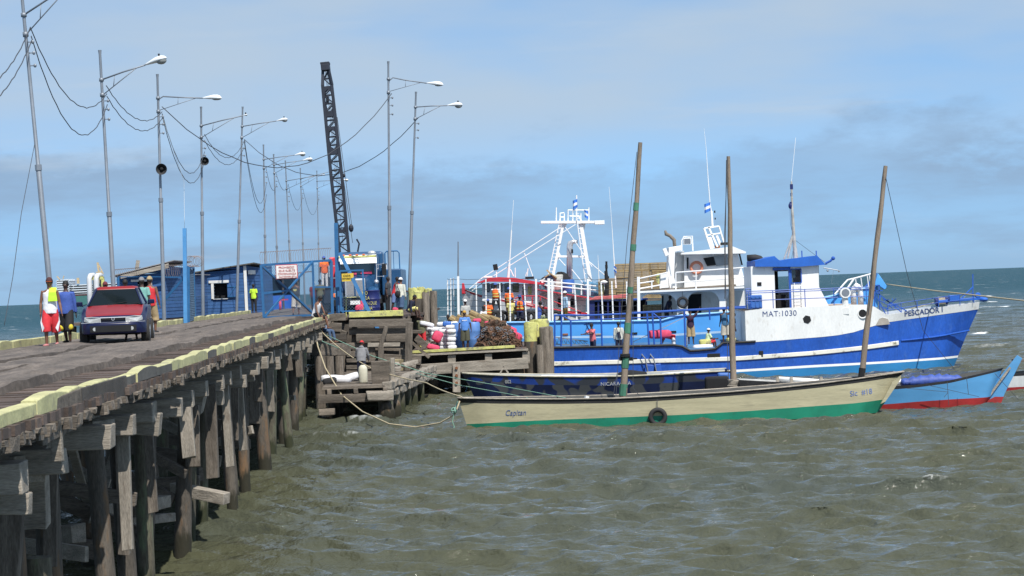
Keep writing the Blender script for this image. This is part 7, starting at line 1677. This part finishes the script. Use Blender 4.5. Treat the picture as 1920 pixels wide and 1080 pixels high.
for a, b, w in (((147, 532), (146, 521), 1.0), ((188, 531), (183, 492), .8), ((190, 531), (189, 508), 1.0), ((184, 494), (194, 514), .4), ((180, 510), (192, 516), .5), ((112, 524), (107, 518), .5), ((118, 523), (120, 517), .4)): mb.bar(f(*a), f(*b), w, up=(0, 1, 0))
mb.build('deck_crane', mat('far_buff_steel', (.55, .42, .25), .6), sh)
pf = thing('pipe_manifold', 'white pipe loops in a yellow steel frame beyond the roof of the car', 'pipe frame', (at(180, 570, 100).x, 100, DZ)); f = lambda u, v, Y=100: at(u, v, Y)
mb = MB()
for u0, u1 in ((166, 167), (178, 180), (192, 193)): mb.bar((f(u0, 580).x, 100, DZ - 1.5), f(u1, 523), .14, .14, up=(0, 1, 0))
mb.bar(f(166, 523), f(194, 521), .14); mb.build('frame', m_yel2, pf)
mb = MB()
for u in (171, 184): p0 = V(f(u, 580).x, 99.8, DZ - 1.5); mb.tube([p0, V(p0.x, 99.8, f(u, 522).z), V(p0.x + .05, 99.85, f(u, 517).z), V(p0.x + .12, 100.2, f(u, 516).z), V(p0.x + .12, 100.6, f(u, 520).z), V(p0.x + .12, 100.6, DZ - 1.5)], .13, 10)
mb.build('pipe', mat('grey_white_pipe', (.55, .56, .58), .5), pf, smooth=True)
p = at(57, 600, 120)
tagit(MB().tube([at(256, 507, 118), at(259, 488, 118)], .12, 6).build('chimney_stub', m_wood_lt, None, origin=at(256, 507, 118)), 'short pale pole standing up behind the roof of the doorway hut', 'pole')
# guy wires
rope([at(65, 270, 60), at(40, 400, 57), at(24, 520, 56), at(8, 610, 55)], .010, m_cable, 'thin guy wire running down left of the nearest lamp', 'guy wire', n=6)
rope([at(346, 428, 90), at(345, 340, 90), at(303, 215, 87)], .008, m_white, 'thin pale wire between the light blue gate post and the left horn lamp', 'wire', n=4)
# ------------------------------------------------------------------ people
m_skin = mat('brown_skin', (.17, .08, .05), .55, var=.08); m_skin2 = mat('dark_skin', (.065, .032, .022), .5, var=.08)
m_hair = mat('black_hair', (.008, .007, .007), .7); m_eye = mat('eye_white', (.10, .09, .085), .3)
CM = {}
def cl(name, c, rough=.85):
    if name not in CM: CM[name] = mat('cloth_' + name, c, rough, var=.14, scale=7, bump=.5, bscale=10, fine=.04)
    return CM[name]
WHITE = cl('white', (.72, .72, .74)); REDC = cl('red', (.58, .03, .04)); BLUEC = cl('blue', (.05, .10, .36)); NAVYC = cl('navy', (.012, .015, .04)); BLACKC = cl('black', (.015, .015, .018)); KHAKI = cl('khaki', (.36, .27, .15)); OLIVE = cl('olive', (.14, .14, .08)); GREYC = cl('grey', (.20, .20, .21)); DGREY = cl('charcoal', (.045, .048, .055)); NEON = cl('lime', (.52, .80, .05)); ORANGE = cl('orange', (.85, .16, .03)); LBLUE = cl('light_blue', (.35, .52, .68)); SKYB = cl('sky_blue', (.09, .24, .62)); DENIM = cl('denim', (.05, .09, .17)); CREAMC = cl('cream', (.55, .55, .48)); YEL = cl('yellow', (.65, .60, .22)); PINKC = cl('coral', (.65, .16, .17)); SEAG = cl('sea_green', (.16, .36, .32)); CAMO = cl('camo', (.07, .07, .045)); BROWNC = cl('ochre', (.42, .24, .04)); PLUM = cl('plum', (.035, .015, .04))
def person(label, loc, rz=0, h=1.7, lean=0, arms=None, legs=None, top=('tee', WHITE), bottom=('shorts', NAVYC), hat=None, skin=None, seat=None, turn=0, nod=0, vest=None, extra=None, shoes=None, group=None, hair=True, build=1.0):
    skin = skin or m_skin; t = thing('person', label, 'person', (0, 0, 0), group=group); BASE[t.name] = V(0, 0, 0)
    U = lambda x, y, z_: Vector((x, y, z_)).normalized()
    arms = arms or ((U(.14, .05, -1), U(.06, -.15, -1)), (U(-.14, .05, -1), U(-.06, -.15, -1)))      # left (+x), right (-x)
    legs = legs or ((U(.05, 0, -1), U(.01, 0, -1)), (U(-.05, 0, -1), U(-.01, 0, -1)))
    arms = [[Vector(a).normalized() for a in A] for A in arms]; legs = [[Vector(a).normalized() for a in A] for A in legs]
    ank = [Vector((s * .09, 0, -.04)) + A[0] * .43 + A[1] * .42 for s, A in zip((1, -1), legs)]
    ph = (seat + .09) if seat is not None else -min(a.z for a in ank) + .075
    pel = Vector((0, 0, ph)); up = Vector((0, -math.sin(lean), math.cos(lean))); sx = Vector((1, 0, 0)); fw = up.cross(sx) * -1  # forward (-y)
    fw = Vector((0, -math.cos(lean), -math.sin(lean)))
    hup = Vector((0, -math.sin(lean * .5 + nod), math.cos(lean * .5 + nod)))
    def ring(c, rx, ry, n=14, ax=None, fo=None): a_ = ax or sx; f_ = fo or fw; return [c + a_ * (rx * math.cos(2 * math.pi * i / n)) + f_ * (ry * math.sin(2 * math.pi * i / n)) for i in range(n)]
    B = build; T = lambda q: pel + up * q
    tors = [(-.08, .150, .105), (0, .165, .118), (.10, .150 * B, .108 * B), (.20, .142 * B, .102 * B), (.32, .165, .115), (.42, .178, .108), (.47, .135, .085), (.50, .066, .064), (.55, .055, .058)]
    mb = MB(); mb.rings([ring(T(q), rx, ry) for q, rx, ry in tors])
    nk = T(.54); hc = nk + hup * .125; hR = Euler((0, 0, turn)).to_matrix() @ Matrix.Identity(3)
    tilt = Matrix.Rotation(lean * .5 + nod, 3, 'X'); HR_ = tilt @ Matrix.Rotation(turn, 3, 'Z')
    mb.tube([T(.47), nk, hc], [.062, .056, .052], 10)
    def face(p):
        q = p.copy(); 
        if q.z < 0: q.x *= 1 - .32 * (-q.z / .12); q.y *= 1 - .12 * (-q.z / .12)
        if q.y < -.05 and abs(q.x) < .028: q.y -= .022 * max(0, 1 - abs(q.z + .012) / .035)      # nose
        if q.y < -.04 and abs(q.z - .022) < .018: q.y += .008
        return q
    mb.ell(hc, (.077, .094, .118), 18, 14, rot=HR_, fn=face)
    for s in (1, -1): mb.ell(hc + HR_ @ Vector((s * .078, .005, -.005)), (.012, .022, .03), 8, 6)
    J = []
    for s, A in zip((1, -1), arms):
        sh = T(.435) + sx * (s * .178); el = sh + A[0] * .285; wr = el + A[1] * .25; J.append((sh, el, wr))
        mb.tube([T(.41) + sx * s * .12, sh, sh.lerp(el, .35), el, el.lerp(wr, .3), wr], [.06, .054, .046, .038, .040, .026], 10)
        hd = A[1]; side = hd.cross(fw); side = side.normalized() if side.length > .1 else hd.orthogonal().normalized(); pn = hd.cross(side).normalized()
        pc = wr + hd * .045; mb.rings([[pc + hd * k + pn * (.036 * w_ * math.cos(a)) + side * (.014 * math.sin(a)) for a in [2 * math.pi * i / 8 for i in range(8)]] for k, w_ in ((-.05, .65), (0, 1.05), (.045, 1.0))])
        curl = side * (.25 if s > 0 else -.25)
        for f_, (o_, l_) in enumerate(((-.028, .062), (-.0095, .072), (.0095, .068), (.027, .052))):
            a0 = pc + hd * .04 + pn * o_; a1 = a0 + hd * (l_ * .5); a2 = a1 + (hd + curl).normalized() * (l_ * .5); mb.tube([a0, a1, a2], [.0095, .009, .007], 6)
        a0 = pc - hd * .01 - pn * .034; a1 = a0 + (hd - pn * .8).normalized() * .032; mb.tube([a0, a1, a1 + hd * .028], [.012, .010, .008], 6)
    K = []
    for s, A in zip((1, -1), legs):
        hp = pel + sx * (s * .088) - up * .04; kn = hp + A[0] * .43; an = kn + A[1] * .42; K.append((hp, kn, an))
        mb.tube([hp + up * .05, hp.lerp(kn, .2), kn, kn.lerp(an, .3), kn.lerp(an, .75), an], [.085, .084, .056, .056, .040, .036], 12)
        sd = A[1]; ff = Vector((0, -1, 0)) if abs(sd.z) > .4 else Vector((0, -.3, -1)).normalized(); ff = (ff + Vector((s * .15, 0, 0))).normalized(); dn = Vector((0, 0, -1))
        lift = max(0, sd.y) * .0
        if shoes is None:
            mb.rings([[an + ff * k + Vector((w_ * math.cos(a), 0, 0)) + dn * (.045 - h_ * math.sin(a)) for a in [2 * math.pi * i / 10 for i in range(10)]] for k, w_, h_ in ((-.06, .028, .022), (-.02, .036, .035), (.05, .040, .032), (.12, .045, .020), (.17, .035, .012))])
        else:
            MB().rings([[an + ff * k + Vector((w_ * math.cos(a), 0, 0)) + dn * (.040 - h_ * math.sin(a)) for a in [2 * math.pi * i / 12 for i in range(12)]] for k, w_, h_ in ((-.08, .030, .028), (-.03, .043, .052), (.05, .048, .040), (.13, .052, .028), (.19, .040, .018))]).build('shoe', shoes, t, smooth=True)
    bodyo = mb.build('body', skin, t, remesh=.013 * 1.0, smooth=True)
    mb = MB()
    for s in (1, -1): mb.ell(hc + HR_ @ Vector((s * .031, -.080, .022)), (.013, .008, .008), 8, 5)
    mb.build('eyes', m_eye, bodyo, smooth=True)
    if hair and hat is None or hair == 2:
        MB().ell(hc + HR_ @ Vector((0, .012, .018)), (.088, .100, .116), 16, 8, rot=HR_, zmin=-.18, fn=lambda p: p * (1 + .05 * noise.noise(p * 30)) if True else p).build('hair', m_hair, t, smooth=True)
    elif hair:
        MB().ell(hc + HR_ @ Vector((0, .02, .0)), (.082, .090, .095), 14, 7, rot=HR_, zmin=-.35).build('hair', m_hair, t, smooth=True)
    if hat:
        kind, hm = hat[0], hat[1]; c = hc + HR_ @ Vector((0, .004, .030)); m2 = MB()
        sc = 1.12 if kind == 'helmet' else 1.04
        m2.ell(c, (.088 * sc, .104 * sc, .108 * sc), 18, 8, rot=HR_, zmin=.05)
        if kind in ('cap', 'helmet'):
            rg = []
            for k, w_ in ((.0, .078), (.045, .074), (.085, .05)):
                rg.append([c + HR_ @ Vector((w_ * math.cos(a) , -.085 - k - .02 * math.sin(a), .006 - k * .22)) for a in [math.pi * i / 8 for i in range(9)]])
            br = [Vector((.082 * math.cos(math.pi * i / 10), -.075 - (.085 if kind == 'cap' else .045) * math.sin(math.pi * i / 10), .0)) for i in range(11)]
            m2.prism([c + HR_ @ p for p in br], HR_ @ Vector((0, 0, .010)))
        if kind == 'helmet': m2.tube([c + HR_ @ Vector((0, 0, .0)), c + HR_ @ Vector((0, 0, .012))], .110, 18)
        ho = m2.build('cap' if kind == 'cap' else 'helmet' if kind == 'helmet' else 'knit_hat', hm, t, auto=50)
        if len(hat) > 2: MB().prism([c + HR_ @ (p * 1.03 + Vector((0, 0, -.004))) for p in br], HR_ @ Vector((0, 0, .006))).build('brim', hat[2], ho)
    # clothing
    kind, tm = top
    if kind:
        g = .016 if kind != 'hoodie' else .03; m3 = MB(); low = -.12 if kind in ('tee', 'long', 'tank', 'hoodie') else -.02
        sec = [(low, .175, .130), (0, .178, .132), (.10, .158 * B + .012, .118 * B + .008), (.20, .152 * B + .01, .112 * B + .008), (.32, .170, .120), (.41, .170, .108), (.46, .130 if kind != 'tank' else .085, .088), (.488, .078, .072)]
        m3.rings([ring(T(q), rx + g * .6, ry + g * .6, 18) for q, rx, ry in sec])
        if kind in ('tee', 'long', 'hoodie', 'poncho'):
            for (sh, el, wr), s in zip(J, (1, -1)):
                if kind == 'tee': m3.tube([T(.42) + sx * s * .11, sh, sh.lerp(el, .35), sh.lerp(el, .74)], [.066, .068, .068, .072], 12)
                else: m3.tube([T(.42) + sx * s * .11, sh, sh.lerp(el, .5), el, el.lerp(wr, .5), wr.lerp(el, .04)], [.066 + g * .4, .066 + g * .4, .060 + g * .4, .054 + g * .3, .05 + g * .3, .042 + g * .3], 12)
        if kind == 'hoodie': m3.ell(T(.50) - fw * .05, (.11, .09, .07), 12, 6)
        sh_o = m3.build({'tee': 'shirt', 'long': 'shirt', 'tank': 'vest', 'hoodie': 'hoodie'}.get(kind, 'shirt'), tm, t, remesh=.015, smooth=True)
    if vest:
        m3 = MB(); sec = [(-.04, .195, .150), (.10, .175, .135), (.25, .175, .130), (.40, .185, .122), (.455, .140, .095), (.47, .10, .085)]
        m3.rings([ring(T(q), rx + .008, ry + .008, 18) for q, rx, ry in sec]); vo = m3.build('safety_vest', vest, t, smooth=True)
        m4 = MB()
        for q in (.06, .20): 
            w_ = .178; m4.rings([ring(T(q + d_), w_ + .012 + .01, .14 + .012, 18) for d_ in (0, .045)], cap=False)
        m4.build('reflective_band', cl('band', (.70, .65, .15)), vo)
    if bottom[0]:
        m5 = MB(); bm_ = bottom[1]; m5.rings([ring(T(q), rx, ry, 16) for q, rx, ry in ((-.13, .150, .12), (-.06, .178, .13), (.02, .178, .130), (.08, .166, .122))])
        for (hp, kn, an) in K:
            if bottom[0] == 'shorts': m5.tube([hp + up * .03, hp.lerp(kn, .3), hp.lerp(kn, .7), hp.lerp(kn, 1.0)], [.098, .102, .096, .096], 14)
            elif bottom[0] == 'long_shorts': m5.tube([hp + up * .03, hp.lerp(kn, .3), hp.lerp(kn, .75), kn, kn.lerp(an, .28)], [.10, .112, .118, .118, .125], 14)
            else: m5.tube([hp + up * .03, hp.lerp(kn, .3), kn, kn.lerp(an, .5), an.lerp(kn, .06)], [.098, .098, .074, .066, .062], 14)
        m5.build('shorts' if 'shorts' in bottom[0] else 'trousers', bm_, t, remesh=.016, smooth=True)
    if extra: extra(t, T, J, K, hc, fw, up, sx, HR_)
    k = h / 1.735
    t.location = loc; t.rotation_euler = (0, 0, rz); t.scale = (k, k, k); return t
U = lambda x, y, z_: Vector((x, y, z_)).normalized()
def walk(a=.32): return ((U(.04, -a, -1), U(0, a * .2, -1)), (U(-.04, a * .8, -1), U(0, a * 1.6, -1)))
def walk2(a=.32): w_ = walk(a); return ((U(.04, a * .8, -1), U(0, a * 1.6, -1)), (U(-.04, -a, -1), U(0, a * .2, -1)))
def gd(u, v, Y, z_=None): p = at(u, v, Y); return V(p.x, Y, p.z if z_ is None else z_)
PZ = DZ + .10
# --- on the pier, left
def towel(t, T, J, K, hc, fw, up, sx, HR_):
    m = MB(); P = T(.47) + sx * .10
    rg = []
    for q, w_ in ((.12, .09), (.05, .11), (0, .10), (-.14, .12), (-.26, .13)):
        c = T(.42 + (q if q > 0 else q * .9)) + sx * .085 + fw * (.0 if q > .1 else .10 if q > .02 else .145)
        rg.append([c - sx * w_ * .8, c + sx * w_, c + sx * w_ + fw * .025, c - sx * w_ * .8 + fw * .025])
    m.rings(rg).build('towel', NEON, t, bevel=.01)
    m = MB()
    for (hp, kn, an), s in zip(K, (1, -1)):
        m.prism([hp.lerp(kn, .35) + V(s * .118, -.03, 0), hp.lerp(kn, .62) + V(s * .11, -.06, 0), kn + V(s * .02, -.125, -.02), kn + V(s * .075, -.10, -.12), hp.lerp(kn, .7) + V(s * .135, -.04, 0)], (0, -.012, 0))
    m.build('side_stripe', WHITE, t)
person('man in white vest and baggy red shorts walking with a lime towel on his shoulder', gd(97, 652, 51.5, PZ - .05), R(2), 1.74, arms=((U(.2, .05, -1), U(.25, -.3, -1)), (U(-.2, .05, -1), U(-.02, -.2, -1))), legs=walk2(.22), top=('tank', WHITE), bottom=('long_shorts', REDC), hat=('cap', cl('maroon', (.06, .02, .02)), ORANGE), extra=towel, shoes=cl('pinkshoe', (.5, .2, .2)), hair=2)
def yknee(t, T, J, K, hc, fw, up, sx, HR_):
    m = MB()
    for (hp, kn, an), s in zip(K, (1, -1)): m.ell(kn + V(s * .05, -.06, -.03), (.075, .07, .09), 10, 8)
    m.build('yellow_panel', cl('shortsyellow', (.6, .5, .04)), t, smooth=True)
person('man in long sleeved blue shirt and black and yellow shorts walking beside the car', gd(127, 647, 53.5, PZ - .05), R(-4), 1.68, arms=((U(.16, .1, -1), U(.08, .1, -1)), (U(-.14, -.1, -1), U(-.05, -.3, -1))), legs=walk(.3), top=('long', BLUEC), bottom=('long_shorts', BLACKC), skin=m_skin2, extra=yknee, shoes=BLACKC)
person('person in a dark red cap mostly hidden behind the car roof', gd(200, 610, 66, PZ), R(10), 1.68, top=('tee', BLACKC), hat=('cap', cl('darkred', (.12, .02, .03))), skin=m_skin2, legs=walk())
person('man in pale blue shirt seen over the roof of the car', gd(238, 620, 64, PZ), R(180), 1.72, top=('tee', LBLUE), skin=m_skin2, legs=walk(), build=1.15)
person('man in striped sea green shirt walking away behind the car', gd(269, 620, 62, PZ), R(172), 1.74, top=('tee', SEAG), bottom=('trousers', NAVYC), hat=('cap', GREYC), skin=m_skin2, legs=walk(), build=1.15)
person('man in red vest and khaki shorts walking away right of the car', gd(284, 620, 63, PZ), R(176), 1.76, arms=((U(-.1, .0, -1), U(-.1, -.1, -1)), (U(-.25, .05, -1), U(-.1, -.25, -1))), top=('tank', REDC), bottom=('long_shorts', KHAKI), hat=('cap', KHAKI), legs=walk2(.25), shoes=BLACKC)
person('man in lime work shirt and dark trousers standing at the corner of the blue hut', gd(477, 588, 125, PZ), R(160), 1.75, top=('tee', NEON), bottom=('trousers', BLACKC), skin=m_skin2, hair=True)
def print_(m):
    def f(t, T, J, K, hc, fw, up, sx, HR_):
        mb = MB(); b = T(.30) - fw * .135
        for s in (1, -1):
            mb.prism([b + sx * s * .01, b + sx * s * .07 + up * .05, b + sx * s * .085 + up * .02, b + sx * s * .05 - up * .05, b + sx * s * .01 - up * .03], -fw * .008)
        mb.box(b + V(0, .004, -.02), (.03, .01, .10)); mb.build('shirt_print', m, t)
    return f
person('man in charcoal printed vest and pale shorts walking away behind the gate mesh', gd(556, 596, 99, PZ), R(176), 1.74, arms=((U(-.2, -.1, -1), U(-.05, -.35, -1)), (U(.25, .1, -1), U(.1, .1, -1))), top=('tank', DGREY), bottom=('long_shorts', cl('pale_shorts', (.45, .42, .38))), hat=('cap', BLACKC), extra=print_(YEL), legs=walk2(.3), build=1.2, shoes=BLACKC)
person('man in olive shirt standing behind the small gate opening', gd(602, 590, 106, PZ), R(170), 1.76, top=('tee', OLIVE), bottom=('trousers', BLACKC), skin=m_skin2)
person('worker in white helmet and red and black shirt behind the gate opening', gd(590, 588, 118, PZ), R(15), 1.72, top=('tee', cl('darkredshirt', (.2, .02, .03))), bottom=('trousers', BLACKC), hat=('helmet', WHITE))
person('man in blue helmet and orange shirt beside the cab of the lorry', gd(611, 588, 107.5, DZ + 1.35), R(200), 1.72, top=('tee', ORANGE), bottom=('trousers', WHITE), hat=('helmet', BLUEC), skin=m_skin2)
person('man in white vest and dark shorts sitting on the pier edge with head bowed', gd(592, 600, 84.5, DZ + .05), R(62), 1.74, lean=.35, nod=.45, seat=.16, arms=((U(.1, -.4, -1), U(.0, -.35, -1)), (U(-.1, -.2, -1), U(-.1, -.5, -1))), legs=((U(.12, -.8, -.25), U(.02, -.25, -1)), (U(-.10, -.85, -.15), U(-.02, -.05, -1))), top=('tank', WHITE), bottom=('shorts', BLACKC))
person('hidden man in blue jeans sitting lower behind the seated man in white', gd(606, 606, 86.5, DZ - .75), R(60), 1.7, lean=.2, seat=.3, legs=((U(.1, -.85, -.2), U(0, -.2, -1)), (U(-.1, -.85, -.2), U(0, -.1, -1))), top=('tank', WHITE), bottom=('trousers', DENIM), nod=.3)
# --- by the lorry and lamp
person('man in dark grey clothes leaning by the front wheel of the lorry', gd(728, 590, 97.5, PZ), R(70), 1.7, lean=.1, top=('tee', DGREY), bottom=('trousers', BLACKC), skin=m_skin2)
person('man in red vest crouching beside the lamp post right of the lorry', gd(742, 592, 96.5, PZ - .02), R(75), 1.72, lean=.25, arms=((U(.1, -.6, -1), U(0, -.9, -.4)), (U(-.1, -.5, -1), U(0, -.9, -.4))), legs=((U(.1, -.2, -1), U(.05, .1, -1)), (U(-.1, .1, -1), U(0, .3, -1))), top=('tank', REDC), bottom=('shorts', cl('bluewhite', (.12, .18, .35))), skin=m_skin2)
def bag(t, T, J, K, hc, fw, up, sx, HR_):
    MB().ell(T(.02) + sx * .03 - fw * .16, (.15, .08, .16), 12, 8).build('shoulder_bag', BLACKC, t, smooth=True)
    MB().tube([T(.08) - fw * .14 - sx * .1, T(.44) - fw * .11 + sx * .12, T(.47) + sx * .14], .014, 5).build('bag_strap', BLACKC, t)
person('man in cream shirt, white cap and denim shorts with a black bag', gd(752, 600, 92.6, PZ - .15), R(150), 1.76, lean=.15, top=('long', CREAMC), bottom=('long_shorts', DENIM), hat=('cap', WHITE), extra=bag, legs=walk(.15))
person('man in navy shirt and orange and black cap sitting on the wharf corner', gd(768, 592, 93, DZ + .05), R(70), 1.6, lean=.45, seat=.12, legs=((U(.12, -.8, .1), U(.02, -.25, -1)), (U(-.10, -.85, .2), U(-.02, -.2, -1))), top=('long', NAVYC), bottom=('shorts', YEL), hat=('cap', BLACKC, ORANGE), skin=m_skin2, nod=.3)
person('man in olive shirt and red shorts with his back turned left of the cement sacks', gd(792, 650, 94.6, LZ - .05), R(165), 1.72, top=('tee', OLIVE), bottom=('shorts', REDC), skin=m_skin2, arms=((U(.05, -.5, -1), U(-.3, -1, -.1)), (U(-.05, -.5, -1), U(.3, -1, -.1))), build=1.15)
# --- landing stage and dock
person('man in grey hoodie and red cap bending on the low landing stage', gd(679, 715, 80.4, 1.30), R(172), 1.66, lean=.30, nod=.2, arms=((U(.25, -.3, -1), U(-.1, -.8, -1)), (U(-.25, -.3, -1), U(.1, -.8, -1))), top=('hoodie', GREYC), bottom=('trousers', NAVYC), hat=('cap', REDC), build=1.15)
def logo(t, T, J, K, hc, fw, up, sx, HR_):
    mb = MB()
    for i, w_ in enumerate((.04, .03, .035, .03, .035)): mb.box(T(.345) + fw * .128 + sx * (-.095 + i * .047), (w_, .012, .045))
    mb.build('shirt_print', WHITE, t)
person('man in bright blue T-shirt and camouflage shorts standing at the dock edge facing us', gd(873, 650, 93.8, LZ - .0), R(3), 1.76, arms=((U(.28, .05, -1), U(.12, -.1, -1)), (U(-.26, .05, -1), U(-.08, -.1, -1))), top=('tee', SKYB), bottom=('long_shorts', CAMO), hat=('knit', BROWNC), skin=m_skin2, extra=logo, build=1.1, legs=walk(.08))
person('man in white cap and grey shirt behind the blue shirted man', gd(875, 640, 98.2, LZ + .55), R(20), 1.7, top=('tee', cl('palegrey', (.42, .42, .40))), hat=('cap', WHITE), skin=m_skin2)
person('dark haired man low behind the white sacks left of the blue shirted man', gd(845, 640, 98.5, LZ - .05), R(-30), 1.62, top=('tee', LBLUE), skin=m_skin2, lean=.3)
person('dark haired man in white T-shirt bending behind the trap heap', gd(903, 640, 98.0, LZ + .35), R(60), 1.6, lean=.35, top=('tee', WHITE), skin=m_skin2)
def vestman(label, u, v, Y, z_, rz, legs=None, arms=None, h=1.72, b=('trousers', DENIM), tm=BLUEC, lean=0, helm=BLUEC): return person(label, gd(u, v, Y, z_), rz, h, lean=lean, top=('tee', tm), bottom=b, hat=('helmet', helm), vest=ORANGE, legs=legs, arms=arms, skin=m_skin2, shoes=BLACKC)
D2 = lambda v, Y=106.6: at(950, v, Y).z
vestman('worker in orange vest and blue helmet seen from behind, leftmost of the vested men', 916, 604, 106.8, D2(622), R(180), tm=ORANGE)
vestman('worker in orange vest standing high with legs apart, facing the red trimmed boat', 931, 596, 107.6, D2(591, 107.6), R(165), legs=((U(.25, 0, -1), U(.12, 0, -1)), (U(-.25, 0, -1), U(-.12, 0, -1))), arms=((U(.1, -.6, -.8), U(-.4, -.6, .5)), (U(-.3, .1, -1), U(.2, -.3, -1))), b=('trousers', BLACKC), tm=WHITE)
vestman('worker in orange vest leaning on the far side between two cage posts', 956, 596, 108.6, D2(600, 108.6), R(160), b=('shorts', BROWNC), tm=ORANGE)
person('worker in pale yellow shirt and blue helmet between two cage posts', gd(959, 604, 106.9, D2(616)), R(175), 1.6, top=('tee', YEL), bottom=('trousers', KHAKI), skin=m_skin2, hat=('helmet', BLUEC))
vestman('worker in blue shirt under an orange vest, rightmost of the vested men', 976, 604, 106.5, D2(616), R(178), b=('shorts', NAVYC))
person('man in blue vest seated on the cage rail eating, right of the vested men', gd(1010, 600, 106.0, D2(609)), R(120), 1.76, lean=.2, seat=.3, arms=((U(.2, -.6, -1), U(-.1, -.6, .8)), (U(-.2, -.5, -1), U(0, -.8, .5))), legs=((U(.12, -.95, -.1), U(.02, -.25, -1)), (U(-.10, -.9, -.1), U(-.02, -.2, -1))), top=('tank', BLUEC), bottom=('trousers', cl('sage', (.28, .32, .18))), skin=m_skin2, nod=.1)
person('man in pale blue shirt and white cap standing between cage posts on the trawler', gd(1061, 600, 106.8, D2(612)), R(-70), 1.72, top=('long', LBLUE), bottom=('trousers', BROWNC), hat=('cap', WHITE), skin=m_skin)
# --- on the blue boat
person('man in coral shirt and dark cap leaning on the gangway of the blue boat', gd(1112, 650, 100.0, at(1112, 671, 100).z), R(-50), 1.7, lean=.1, arms=((U(.1, -.8, -.6), U(-.2, -1, -.1)), (U(-.1, -.8, -.6), U(.1, -1, -.1))), top=('tee', PINKC), bottom=('trousers', NAVYC), hat=('cap', BLACKC), skin=m_skin2)
person('man in cream jacket with a dark shoulder bag, his back turned on the blue boat', gd(1161, 650, 100.0, at(1161, 669, 100).z), R(170), 1.72, top=('long', CREAMC), bottom=('trousers', NAVYC), skin=m_skin2, extra=lambda t, T, J, K, hc, fw, up, sx, HR_: MB().box(T(.12) - fw * .15 - sx * .03, (.15, .08, .30), (0, .25, 0)).bar(T(.2) - fw * .14, T(.48) - fw * .08 + sx * .1, .03).build('shoulder_bag', NAVYC, t, bevel=.02))
person('man in red shirt and white shorts bending double over a pink sack', gd(1262, 650, 99.7, at(1262, 668, 99.7).z), R(-88), 1.7, lean=1.35, nod=.3, arms=((U(.1, -.3, -1), U(.0, -.6, -1)), (U(-.1, -.3, -1), U(0, -.6, -1))), top=('tee', REDC), bottom=('shorts', WHITE), skin=m_skin)
person('man in plum printed shirt and khaki shorts gripping the pipe rail with raised arms', gd(1296, 640, 99.2, at(1296, 645, 99.2).z), R(175), 1.66, arms=((U(.55, -.2, .55), U(.9, -.3, -.25)), (U(-.55, -.2, .55), U(-.3, -.3, .6))), top=('tee', PLUM), bottom=('long_shorts', KHAKI), skin=m_skin2, nod=.5, extra=print_(cl('printred', (.3, .05, .08))))
person('boy in white cap and pale green shirt sitting by the notch of the blue boat', gd(1327, 650, 99.3, at(1327, 654, 99.3).z), R(110), 1.5, lean=.15, seat=.3, legs=((U(.12, -.95, .2), U(.02, -.15, -1)), (U(-.10, -.9, .2), U(-.02, -.1, -1))), arms=((U(.1, -.5, -1), U(0, -1, 0)), (U(-.1, -.5, -1), U(0, -1, 0))), top=('tee', cl('palegreen', (.55, .65, .40))), bottom=('shorts', REDC), hat=('cap', WHITE), skin=m_skin2)
person('man in teal vest and pale shorts standing at the forecastle, arm along the rail', gd(1361, 645, 99.2, at(1361, 643, 99.2).z), R(200), 1.74, lean=.15, arms=((U(-.1, -.4, -1), U(0, -.5, -1)), (U(-.8, -.6, .3), U(-.9, -.4, .1))), top=('tank', cl('tealblue', (.03, .11, .22))), bottom=('long_shorts', cl('stone', (.45, .42, .36))), hat=('knit', BLUEC), skin=m_skin2, legs=walk(.1))
person('man in dark clothes half hidden behind the pole mast on the blue boat', gd(1374, 645, 100.2, at(1374, 647, 100.2).z), R(100), 1.6, lean=.2, top=('tee', BLACKC), bottom=('trousers', BLACKC), skin=m_skin2)
person('dark figure bending under the deckhouse arch of the white trawler', gd(1251, 600, 107.2, at(1251, 612, 107.2).z), R(60), 1.65, lean=.4, top=('tee', NAVYC), bottom=('trousers', BLACKC), skin=m_skin2)
dr0 = person('driver of the red car, dark behind the windscreen', (0, 0, 0), 0, 1.7, top=('tee', REDC), bottom=('trousers', BLACKC), skin=m_skin2, seat=.45, lean=-.05, arms=((U(.1, -.8, -.5), U(-.1, -1, .2)), (U(-.1, -.8, -.5), U(.1, -1, .2))), legs=((U(.1, -1, .1), U(0, -.95, -.3)), (U(-.1, -1, .1), U(0, -.95, -.3))))
Mc = Matrix.Rotation(R(8), 4, 'Z'); dr0.location = Vector(car.location) + Mc @ Vector((.38, 2.12, -.18)); dr0.rotation_euler = (0, 0, R(8))
# ------------------------------------------------------------------ drop an unused prototype if any
for o in list(bpy.data.objects):
    if o.parent is None and o.get('label') == 'x':
        for c in list(o.children_recursive): bpy.data.objects.remove(c)
        bpy.data.objects.remove(o)
